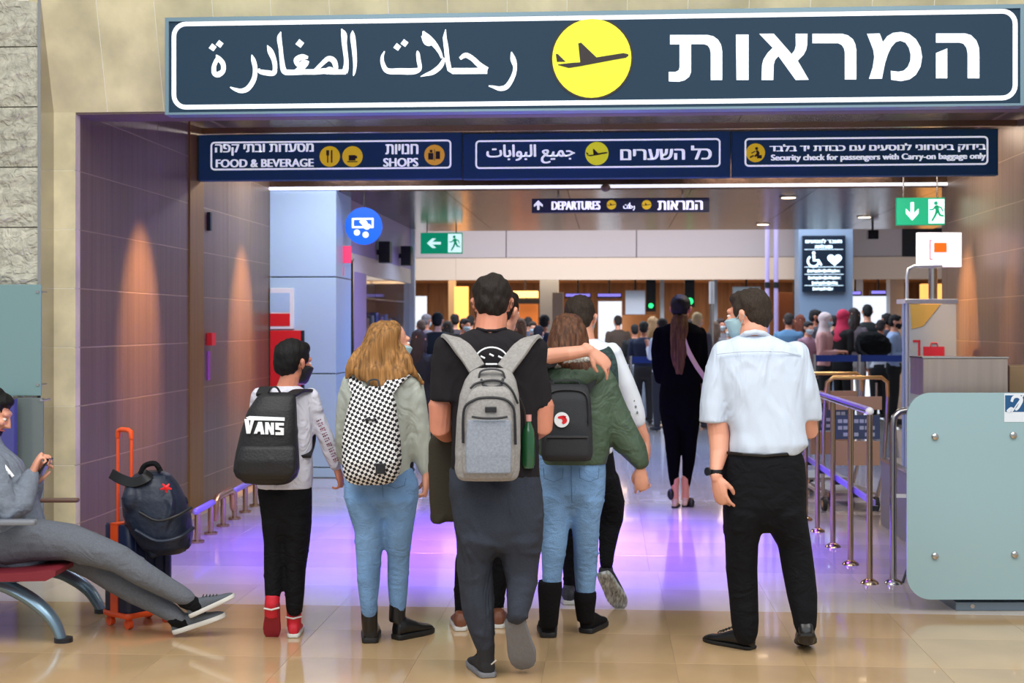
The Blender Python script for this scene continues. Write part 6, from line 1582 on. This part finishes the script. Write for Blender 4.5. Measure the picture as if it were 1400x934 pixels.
z = MB().poly([fg_.J(1244, 416, -.001), fg_.J(1286, 416, -.001), fg_.J(1262, 446, -.001), fg_.J(1246, 450, -.001)], (0, -.003, 0)); Bd.part('gold_corner', z, mat('gold_print', (170, 150, 80), .5), None, None, True)
z = MB()
for (u0, v0, u1, v1) in ((1262, 492, 1291, 474), (1248, 468, 1258, 465), (1255, 506, 1258, 465), (1256, 514, 1259, 508)):
    a, b = fg_.J(u0, v0, 0), fg_.J(u1, v1, 0); z.box((a.x, -.004, a.z), (b.x, -.001, b.z))
z.tube([fg_.J(1272, 474, -.003), fg_.J(1273, 469, -.003), fg_.J(1281, 469, -.003), fg_.J(1282, 474, -.003)], .006, 6)
Bd.part('red_suitcase_drawing', z, mat('crimson_print', (176, 36, 60), .5), None, None, True)

# ---- devices on the walls and ceiling
for u, v, Yc, lab in ((1193, 320, 19.0, 'black camera under the low ceiling right of the information screen'),):
    p = PX(u, v, Yc); o = thing('camera_unit', lab, 'camera', (p.x, p.y, p.z - .07)); MB().bevbox((-.07, -.06, 0), (.07, .08, .12)).build('housing', M_black, o, flat=True); MB().cyl((0, 0, .12), (0, 0, ZC2 - p.z + .07), .015, 10).build('stem', M_dark, o); MB().cyl((0, -.08, .06), (0, -.06, .06), .03, 14).build('lens', M_dark, o)
for u, v, lab in ((529, 345, 'black wall loudspeaker nearer the trolley sign'), (558, 350, 'black wall loudspeaker nearer the exit sign')):
    Yc = XV(XW + .12, u); p = PX(u, v, Yc); o = thing('wall_speaker', lab, 'speaker', (XW, Yc, p.z - .13)); MB().bevbox((.03, -.09, 0), (.17, .09, .26), .01).build('cabinet', M_black, o, flat=True); MB().box((0, -.02, .1), (.03, .02, .16)).build('bracket', M_dark, o, flat=True)
for u, v, h, w_, lab in ((474, 348, 24, 12, 'upper pink-red sign projecting above the door'), (465, 371, 12, 9, 'lower pink-red sign above the door')):
    p = PX(u, v, YE + .35); o = thing('small_sign', lab, 'sign', (p.x, p.y, p.z - h * .5 * YE / F)); MB().bevbox((-w_ * .5 * YE / F, 0, 0), (w_ * .5 * YE / F, .04, h * YE / F)).build('face', mat('pink_red_sign', (236, 60, 100), .5, em=.6), o, flat=True)
# red box on the bronze wall and small dark fittings
yq = XV(XL + .06, 294); p = PX(294, 463, yq); o = thing('alarm_point', 'red alarm call point with a violet label on the left bronze wall', 'alarm', (XL, yq, p.z - .06)); MB().bevbox((0, -.06, 0), (.05, .06, .11), .004).build('housing', M_red, o, flat=True); MB().box((0, -.05, -.30), (.012, .02, -.05)).build('label_plate', mat('violet_label', (150, 60, 150), .5), o, flat=True)
yq = XV(XL + .03, 289); p = PX(289, 303, yq); o = thing('door_fitting', 'small dark latch fitting high on the left bronze wall', 'fitting', (XL, yq, p.z - .08)); MB().box((0, -.03, 0), (.03, .02, .16)).build('latch', M_dark, o, flat=True)
# red poster frame on the blue column
p = PX(368, 540, YE); q = PX(413, 452, YE)
o = thing('red_poster', 'bright red notice panel on the pale blue column behind the boy', 'notice', (p.x + .02, YE - .05, PX(400, 560, YE).z)); MB().bevbox((0, 0, 0), (q.x - p.x - .02, .03, q.z - PX(400, 560, YE).z)).build('panel_face', M_red, o, flat=True)
MB().box((q.x - p.x - .02, -.002, 0), (q.x - p.x + .01, .03, q.z - PX(400, 560, YE).z)).build('side_edge', M_dark, o, flat=True)
a, b = PX(368, 450, YE), PX(403, 394, YE)
o = thing('white_notice', 'white framed notice with a red lower field on the pale blue column', 'notice', (a.x + .02, YE - .045, a.z)); w_, h_ = b.x - a.x - .02, b.z - a.z
MB().bevbox((0, 0, 0), (w_, .025, h_)).build('frame', M_white, o, flat=True); MB().box((.0, -.003, .03), (w_ - .04, 0, h_ * .38)).build('red_field', M_red, o, flat=True); MB().box((.0, -.003, h_ * .42), (w_ - .04, 0, h_ - .05)).build('pale_field', M_blue, o, flat=True)
# small round ceiling sensor on the gantry line, recessed ceiling lamps
p = PX(828, 258, YE - .05); o = thing('ceiling_sensor', 'small brown dome sensor hanging at the light strip', 'sensor', (p.x, YE - .08, ZC2 - .0)); MB().ell((0, 0, .0), (.05, .05, .04)).build('dome', mat('sensor_brown', (96, 78, 66), .4), o)
M_lampem = mat('lamp_warm', (255, 226, 190), .5, em=5.0)
for u, v in ((1078, 269), (1043, 306), (1182, 296)):
    d = EYE; t = (ZC2 - EYE) / ((HZ - v) / F); p = CAM + ray(u, v) * t
    o = thing('downlight', {1078: 'recessed warm downlight in the low ceiling above the information screen', 1043: 'recessed warm downlight above the violet poles', 1182: 'recessed warm downlight beside the ceiling camera'}[u], 'lamp', (p.x, p.y, ZC2), 0, 'recessed downlights of the low ceiling'); MB().cyl((0, 0, -.012), (0, 0, .0), .10, 20).build('trim_ring', M_steel, o); MB().cyl((0, 0, -.016), (0, 0, -.011), .075, 20).build('lens', M_lampem, o)

# ================================================================== the far hall
def slab(name, label, cat, u0, v0, u1, v1, Y, m, t=.06, group=None, hang=None, stand=False):
    a, b = PX(u0, v1, Y), PX(u1, v0, Y); z0 = 0 if stand else a.z
    o = thing(name, label, cat, ((a.x + b.x) / 2, Y, z0), 0, group); w = (b.x - a.x) / 2
    MB().bevbox((-w, 0, 0), (w, t, b.z - z0), .004).build('panel', m, o, flat=True)
    if hang: MB().cyl((0, t / 2, b.z - z0), (0, t / 2, hang - z0), .02, 8).build('hanger', M_dark, o)
    return o, w, b.z - z0
M_col = mat('grey_white_column', (176, 184, 194), .5); M_pil = mat('tan_pillar', (196, 170, 140), .5)
for n, (u0, u1, Y, m) in enumerate(((738, 763, 31, M_col), (903, 908, 28, M_col), (613, 621, 32, M_pil), (975, 981, 28, M_col), (1168, 1180, 30, M_col), (1217, 1236, 28.5, M_col))):
    struct('column_%d' % (n + 1), MB().box((PX(u0, 400, Y).x, Y, 0), (PX(u1, 400, Y).x, Y + .4, 2.78)), m)
M_amber = mat('amber_light_panel', (255, 176, 92), .5, em=1.6)
slab('light_box', 'amber lit wall box left of the middle man', 'light', 621, 392, 640, 460, 32, M_amber, .1, stand=True)
slab('light_box', 'amber lit ceiling trough right of the middle man', 'light', 700, 398, 735, 407, 32, mat('amber_bright', (255, 205, 120), .5, em=2.2), .3, hang=2.78)
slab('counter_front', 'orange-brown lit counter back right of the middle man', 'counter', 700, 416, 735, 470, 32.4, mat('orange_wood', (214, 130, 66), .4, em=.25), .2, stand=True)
slab('dark_shelf', 'dark shelf over the orange counter back', 'shelf', 700, 409, 738, 415, 32, M_dark, .3, hang=2.3)
slab('white_screen', 'small white screen beside the shop window post', 'screen', 567, 405, 583, 440, 30, mat('white_screen_face', (226, 236, 250), .5, em=1.1), .06, stand=True)
slab('projected_screen', 'large white screen above the heads, middle of the security hall', 'screen', 818, 412, 850, 455, 30, mat('white_screen_face', (0, 0, 0)), .06, stand=True)
slab('projected_screen', 'large white screen behind the queue at the right', 'screen', 1161, 405, 1217, 446, 29, mat('white_screen_face', (0, 0, 0)), .06, stand=True)
M_mon = mat('violet_monitor', (140, 130, 235), .4, em=1.0)
for u0, u1, v, l in ((772, 808, 402, 'violet header monitor above the cropped head'), (816, 850, 402, 'violet header monitor above the middle white screen'), (1190, 1212, 398, 'violet header monitor above the right white screen'), (1161, 1178, 399, 'short violet header monitor left of the green mark')):
    o, w, h = slab('header_monitor', l, 'monitor', u0, v - 1, u1, v + 6, 29.2, M_dark, .08, hang=2.78)
    MB().box((-w + .02, -.006, h * .35), (w - .02, 0, h * .9)).build('lit_strip', M_mon, o, flat=True)
slab('hanging_board', 'pale blank square board hanging from the bulkhead', 'board', 855, 397, 882, 430, 27.6, mat('pale_board', (200, 208, 222), .5), .05, hang=2.78)
slab('partition', 'orange-tan wall partition under the hanging board', 'partition', 842, 431, 897, 500, 30.5, mat('orange_tan', (214, 150, 96), .5), .1, stand=True)
slab('partition', 'pale grey booth wall left of the middle white screen', 'partition', 755, 400, 770, 480, 30.5, mat('grey_booth', (150, 148, 150), .5), .1, stand=True)
for u, v, r, l in ((890, 418, 3.2, 'small green signal lamp over the partition'), (943, 412, 4.6, 'larger green signal lamp beside the ponytail'), (1092, 437, 3, 'green signal lamp behind the queue')):
    p = PX(u, v, 28.4); o = thing('signal_lamp', l, 'lamp', p); MB().cyl((0, 0, 0), (0, .05, 0), r * 28.4 / F, 20).build('lens', mat('green_light', (40, 230, 120), .4, em=2.5), o); MB().box((-.1, .05, -.12), (.1, .12, 2.78 - p.z)).build('housing', M_dark, o, flat=True)
for u0, u1, Y in ((1046, 1052, 24.0), (1058, 1064, 24.0)):
    a, b = PX(u0, 400, Y), PX(u1, 400, Y); o = thing('violet_pole', 'tall pale violet pole, %s of the pair left of the information screen' % ('left one' if u0 < 1050 else 'right one'), 'pole', ((a.x + b.x) / 2, Y, 0), 0, 'pair of violet poles'); w = (b.x - a.x) / 2
    MB().cyl((0, 0, 0), (0, 0, 4.2), w, 16).build('shaft', mat('pale_violet_metal', (196, 176, 226), .4), o); MB().cyl((0, 0, 2.2), (0, 0, 2.3), w * 1.3, 16).build('collar', M_dark, o)
p = PX(973, 500, 22.0); o = thing('white_post', 'tall white and steel post between the ponytail and the white-shirted man', 'pole', (p.x, 22.0, 0)); MB().cyl((0, 0, 0), (0, 0, 1.9), .035, 14).build('steel_shaft', M_steel, o); MB().cyl((0, 0, 1.9), (0, 0, 2.25), .042, 14).build('white_top', M_white, o)
slab('low_gantry', 'grey scanner frame above the head of the white-shirted man', 'frame', 1002, 392, 1040, 402, 27.2, mat('scanner_grey', (112, 122, 128), .4), .2, hang=2.78)
slab('brown_booth', 'dark brown booth behind the violet poles', 'booth', 1065, 400, 1092, 434, 31, mat('dark_brown', (112, 64, 34), .5), .6, stand=True)
slab('warm_display', 'warm lit display box behind the sign stand', 'display', 1262, 388, 1292, 412, 28, M_amber, .3, stand=True)
# retractable belts
def belt(u0, u1, v, Y, label, n=3):
    a, b = PX(u0, v, Y), PX(u1, v, Y); o = thing('belt_barrier', label, 'barrier', (a.x, Y, 0)); L_ = b.x - a.x
    MB().box((0, -.01, a.z - .05), (L_, .01, a.z + .05)).build('belt', mat('blue_belt', (30, 62, 150), .6), o, flat=True)
    for i in range(n):
        x = L_ * i / (n - 1); q = MB().cyl((x, 0, 0), (x, 0, a.z + .06), .03, 12).build('post', M_steel, o); MB().tube([(x, 0, 0), (x, 0, .02), (x, 0, .04)], [.17, .16, .035], 20).build('base', M_steel, q)
belt(1113, 1236, 490, 21.5, 'blue belt barrier in front of the queue at the right')
belt(862, 900, 492, 21.5, 'blue belt barrier left of the woman in black', 2)
belt(590, 700, 500, 22.5, 'blue belt barrier behind the middle man', 2)
M_desk = mat('grey_counter', (150, 160, 180), .4)
slab('check_counter', 'grey checking counter behind the belt left of the woman in black', 'counter', 858, 500, 900, 560, 23.5, M_desk, .6, stand=True)

# ================================================================== the queue beyond
proto = {}
def crowd_parts(sex, pose):
    """metric figure facing -y; returns meshes shared by all the queue people of that build"""
    key = (sex, pose)
    if key in proto: return proto[key]
    r = type('R', (), {})(); fig = Fig.__new__(Fig); fig.body = MB(); b = fig.body
    w = 1.0 if sex == 'm' else .88; V = Vector
    def ring(z, x, y, e=2.5, n=20): return [V((x * abs(math.cos(q)) ** (2 / e) * (1 if math.cos(q) > 0 else -1), y * abs(math.sin(q)) ** (2 / e) * (1 if math.sin(q) > 0 else -1), z)) for q in (2 * PI * i / n for i in range(n))]
    tr = [(.92, .165 * w + (.02 if sex == 'f' else 0), .11), (1.02, .15 * w, .10), (1.15, .145 * w, .105), (1.28, .17 * w, .12), (1.38, .19 * w, .115), (1.44, .15 * w, .09), (1.49, .06, .06)]
    t = MB().loft([ring(z, x + .015, y + .015) for z, x, y in tr]); b.loft([ring(z, x, y) for z, x, y in tr])
    b.tube([(0, 0, 1.46), (0, -.01, 1.56)], .055, 12)
    for s in (-1, 1):
        sh = V((s * .19 * w, 0, 1.40))
        if pose == 0: el, wr, d = V((s * .24 * w, .02, 1.12)), V((s * .25 * w, -.04, .88)), (0, -.1, -1)
        elif pose == 1: el, wr, d = V((s * .24 * w, .02, 1.13)), V((s * .12, -.24, 1.14)), (-s * .3, -1, .1)
        else: el, wr, d = V((s * .25 * w, .0, 1.14)), (V((s * .16, -.2, 1.32)) if s > 0 else V((s * .24, -.06, .9))), ((0, -.3, 1) if s > 0 else (0, -.2, -1))
        t.tube([sh, el, el.lerp(wr, .8)], [.065, .052, .042], 12, 1, True); b.tube([sh, el, wr], [.05, .04, .027], 10, 1, True)
        hand(fig, wr, d, (-s, 0, 0) if pose == 0 else (0, 0, -1), s if pose == 0 else -s, .5, 1.0)
    j = MB().loft([ring(z, x, y) for z, x, y in ((1.0, .165 * w, .12), (.92, .18 * w, .13), (.82, .18 * w, .12), (.76, .14 * w, .08))])
    for s in (-1, 1):
        lp = [V((s * .09, 0, .88)), V((s * .10, -.01, .50)), V((s * .105, .02, .10))]
        j.tube(lp, [.095, .072, .055], 14, 1.1, True); b.tube(lp, [.07, .05, .04], 12, 1, True); b.tube([V((s * .105, .02, .06)), V((s * .11, -.10, .04))], [.035, .03], 10, 1, True)
    sm = MB()
    for s in (-1, 1): sm.tube([V((s * .105, .05, .05)), V((s * .11, -.05, .045)), V((s * .115, -.16, .035))], [.045, .048, .035], 12, .8, True)
    Rh = Matrix.Rotation(PI, 3, 'Z') @ Matrix.Rotation(-.1, 3, 'X'); c = V((0, -.025, 1.635))
    fig.root = None
    head(fig, c, Rh, 1.0, True, False)
    hs = MB(); Pq = lambda x, y, z: c + Rh @ V((x, y, z))
    hs.ell(Pq(0, -.018, .045), (.084, .094, .087), Rh, 18, 10); hs.ell(Pq(0, -.05, .0), (.074, .062, .075), Rh, 16, 9); hs.ell(Pq(0, .035, .085), (.064, .052, .038), Rh, 14, 8)
    hl = MB(); hl.ell(Pq(0, -.018, .045), (.086, .096, .088), Rh, 18, 10); hl.tube([Pq(0, -.05, .05), Pq(0, -.07, -.06), Pq(0, -.085, -.2), Pq(0, -.10, -.34)], [.075, .085, .08, .03], 14, .7, True); hl.ell(Pq(0, .035, .085), (.064, .052, .038), Rh, 14, 8)
    for s in (-1, 1): hl.tube([Pq(s * .07, .02, .05), Pq(s * .08, .0, -.06), Pq(s * .085, -.02, -.18)], [.03, .032, .015], 10, 1, True)
    hj = MB(); hj.ell(Pq(0, -.02, .03), (.098, .110, .108), Rh, 18, 10)
    hj.tube([Pq(0, -.02, -.02), Pq(0, -.02, -.12), Pq(0, -.01, -.22), Pq(0, .0, -.34)], [.10, .105, .15, .17], 18, .8, True)
    tr_ = MB(); tmp = Fig.__new__(Fig); 
    mk = MB(); mk.loft([[Pq(w2 * math.cos(q), .012 + (y2 * max(0, math.sin(q)) ** .8), z2) for q in (PI * (-.08 + 1.16 * i / 12) for i in range(13))] + [Pq(w2 * .95 * math.cos(q), .006 + ((y2 - .008) * max(0, math.sin(q)) ** .8), z2) for q in (PI * (-.08 + 1.16 * (12 - i) / 12) for i in range(13))] for z2, w2, y2 in ((-.100, .030, .078), (-.06, .062, .09), (-.03, .071, .108), (-.004, .062, .092))])
    proto[key] = dict(body=voxel(b, .013, 2), top=voxel(t, .015, 3, folds(5 + pose, .006)), trousers=voxel(j, .015, 3, folds(9, .005)), shoes=sm.mesh('shoes'), short=voxel(hs, .010, 2, strands(3, .003)), long=voxel(hl, .011, 2, strands(4, .005, 110, 6)), scarf=voxel(hj, .012, 3, folds(13, .006)), mask=mk.mesh('mask'), eyes=None)
    return proto[key]
def put(name, me, m, parent):
    o = bpy.data.objects.new(name, me); C.objects.link(o); o.parent = parent
    if not me.materials: me.materials.append(None)
    o.material_slots[0].link = 'OBJECT'; o.material_slots[0].material = m
    return o
def cm(c, r=.85):
    return mat('cloth_%02x%02x%02x' % tuple(c), c, r)
NQ = [0]
def queue_person(label, u, vtop, D, top, legs, hair, style='short', rz=180, sex='m', pose=0, msk=(190, 210, 220), skin=None):
    """vtop = row of the top of the head; rz = 0 faces the camera, 180 shows the back"""
    Hh = EYE + (HZ - vtop) / F * D; k = Hh / 1.755
    p = CAM + ray(u, HZ) * D
    r = thing('person', label, 'person', (p.x, p.y, 0), TH + math.radians(rz), 'people queueing for security'); r.scale = (k, k, k)
    q = crowd_parts(sex, pose)
    put('body', q['body'], skin or (M_skin if NQ[0] % 2 else M_skin2), r); put('top', q['top'], cm(top), r); put('trousers', q['trousers'], cm(legs), r); put('shoes', q['shoes'], cm((50, 48, 52)), r)
    put({'short': 'hair', 'long': 'hair', 'scarf': 'headscarf'}[style], q[style], cm(hair), r)
    if msk: put('face_mask', q['mask'], cm(msk), r)
    if 'broad' in label:
        for ch in r.children:
            if ch.name.startswith('top'): ch.scale = (1.42, 1.3, 1.0)
    NQ[0] += 1
    return r
BK, DK, NV = (22, 22, 26), (48, 46, 52), (34, 42, 70)
QP = [
 ('woman with long dark hair in black beside the blonde girl', 572, 452, 14.6, BK, BK, (50, 34, 26), 'long', 170, 'f', 1),
 ('broad person in black coat seen from behind, left of the middle man', 598, 428, 19.5, BK, BK, (18, 16, 18), 'short', 176, 'm', 1),
 ('person with grey cap-like hair under the small white screen', 582, 430, 24, (120, 110, 128), DK, (120, 112, 120), 'short', 150, 'm', 0),
 ('person with black hair right of the broad black coat', 622, 430, 25, (70, 60, 66), DK, (24, 20, 22), 'short', 200, 'm', 0),
 ('person in white mask left of the middle man', 634, 436, 23, (90, 88, 96), DK, (40, 34, 34), 'short', 60, 'm', 1),
 ('person in tan jacket just right of the middle man', 712, 436, 22, (132, 108, 84), DK, (90, 60, 44), 'long', 190, 'f', 1),
 ('curly dark-haired person by the grey-white column', 744, 431, 21, NV, NV, (28, 24, 26), 'short', 170, 'm', 0),
 ('person in navy between the curly head and the auburn hair', 728, 440, 24, (60, 66, 90), DK, (60, 44, 36), 'short', 10, 'm', 1),
 ('person in pale grey top peeping out right of the middle head', 699, 441, 20.5, (190, 190, 200), DK, (70, 50, 44), 'short', 185, 'f', 0),
 ('person in black jacket before the curly head', 736, 446, 19.2, BK, DK, (34, 26, 26), 'short', 165, 'f', 0),
 ('person in slate blue behind the tan jacket', 722, 434, 26.5, (70, 80, 104), DK, (40, 34, 34), 'short', 190, 'm', 0),
 ('person in faded pink left of the broad black coat', 576, 438, 23, (170, 140, 150), DK, (90, 70, 66), 'short', 200, 'f', 1),
 ('person in brown before the small white screen post', 612, 440, 22, (96, 74, 62), DK, (44, 34, 32), 'long', 180, 'f', 0),
 ('person in dark green by the left of the middle head', 643, 432, 26, (50, 62, 56), DK, (30, 26, 26), 'short', 190, 'm', 0),
 ('person in navy just left of the long blonde hair', 880, 440, 22, NV, DK, (30, 26, 26), 'short', 170, 'm', 1),
 ('dark-clothed person below the larger green signal lamp', 945, 437, 23.5, (44, 40, 44), DK, (40, 30, 28), 'short', 180, 'm', 0),
 ('woman in mottled grey behind the tall white post', 977, 440, 22.8, (140, 134, 140), DK, (100, 76, 60), 'long', 170, 'f', 0),
 ('person in purple-grey between the two headscarves', 1140, 432, 24.2, (110, 96, 120), BK, (34, 30, 34), 'short', 185, 'm', 0),
 ('person in white stripes beside the huge black backpack', 1204, 438, 22.7, (210, 212, 222), BK, (44, 38, 40), 'short', 150, 'f', 0),
 ('person with dark hair next to the middle white screen', 845, 432, 27, (74, 60, 52), DK, (36, 28, 26), 'short', 190, 'm', 0),
 ('dark figure seated height before the orange partition', 868, 444, 24.5, BK, DK, (20, 18, 20), 'short', 180, 'm', 0),
 ('woman with long blonde hair in turquoise top', 892, 434, 22.5, (70, 160, 190), (150, 160, 180), (176, 136, 96), 'long', 150, 'f', 1),
 ('person with raised arm in white beside the woman in black', 906, 436, 20.5, (226, 226, 232), DK, (50, 40, 36), 'short', 200, 'f', 2),
 ('fair-haired person just right of the ponytail', 953, 428, 21, (80, 74, 80), DK, (190, 160, 116), 'short', 160, 'f', 0),
 ('person in grey behind the tall white post', 985, 436, 25, (120, 116, 124), DK, (60, 44, 40), 'short', 20, 'm', 1),
 ('person in light grey left of the white-shirted man', 998, 444, 24, (166, 160, 158), DK, (80, 60, 50), 'short', 340, 'f', 1),
 ('boy in blue-grey shirt right of the white-shirted man', 1078, 429, 23.5, (92, 132, 170), NV, (52, 44, 42), 'short', 165, 'm', 0),
 ('woman with long reddish hair under the green lamp', 1094, 431, 24, (150, 124, 70), DK, (110, 52, 34), 'long', 175, 'f', 0),
 ('dark-haired man in black mask behind the white headscarf', 1113, 424, 23.2, (70, 66, 76), BK, (30, 26, 28), 'short', 80, 'm', 1, (26, 26, 30)),
 ('short person in mauve before the dark-haired man', 1104, 440, 22.5, (164, 124, 140), BK, (38, 32, 34), 'short', 30, 'f', 0),
 ('woman in white headscarf and dusty pink coat', 1127, 428, 22.0, (206, 150, 146), BK, (228, 204, 204), 'scarf', 70, 'f', 1),
 ('woman in crimson headscarf over a black robe', 1152, 424, 22.4, (20, 18, 20), BK, (196, 40, 78), 'scarf', 120, 'f', 1),
 ('woman with long dark wavy hair beside the crimson headscarf', 1167, 422, 23.1, (110, 96, 104), (190, 180, 178), (48, 36, 34), 'long', 150, 'f', 0),
 ('tall dark-haired person against the right white screen', 1186, 417, 23.9, (26, 32, 34), BK, (22, 24, 26), 'short', 175, 'm', 0),
 ('person with black curls behind the blue-shirted man', 1213, 429, 23.3, (60, 66, 84), BK, (22, 20, 24), 'short', 200, 'm', 0),
 ('man in pale blue shirt and black mask at the right end of the queue', 1222, 431, 22.0, (150, 168, 206), BK, (26, 22, 24), 'short', 75, 'm', 1, (24, 24, 28)),
]
for a in QP: queue_person(*a)
fq = Spc(1190, 21.75)
P = Item(fq, 'backpack', 'huge black backpack in the queue at the right', 'backpack', fq.J(1190, 490, 0))
b = MB().loft(fq.rings([(453, 1178, 1200, 0, .08), (458, 1172, 1210, 0, .16), (470, 1168, 1219, 0, .2), (482, 1170, 1218, 0, .18), (490, 1178, 1208, 0, .1)], .15, 24, 0, 2.4)); P.part('pack_body', voxel(b, .015, 2, folds(141, .02)), M_blk)
P.part('strap', MB().tube([fq.J(1172, 462, -.12), fq.J(1176, 480, -.16), fq.J(1190, 489, -.12)], .02, 8), M_dark)
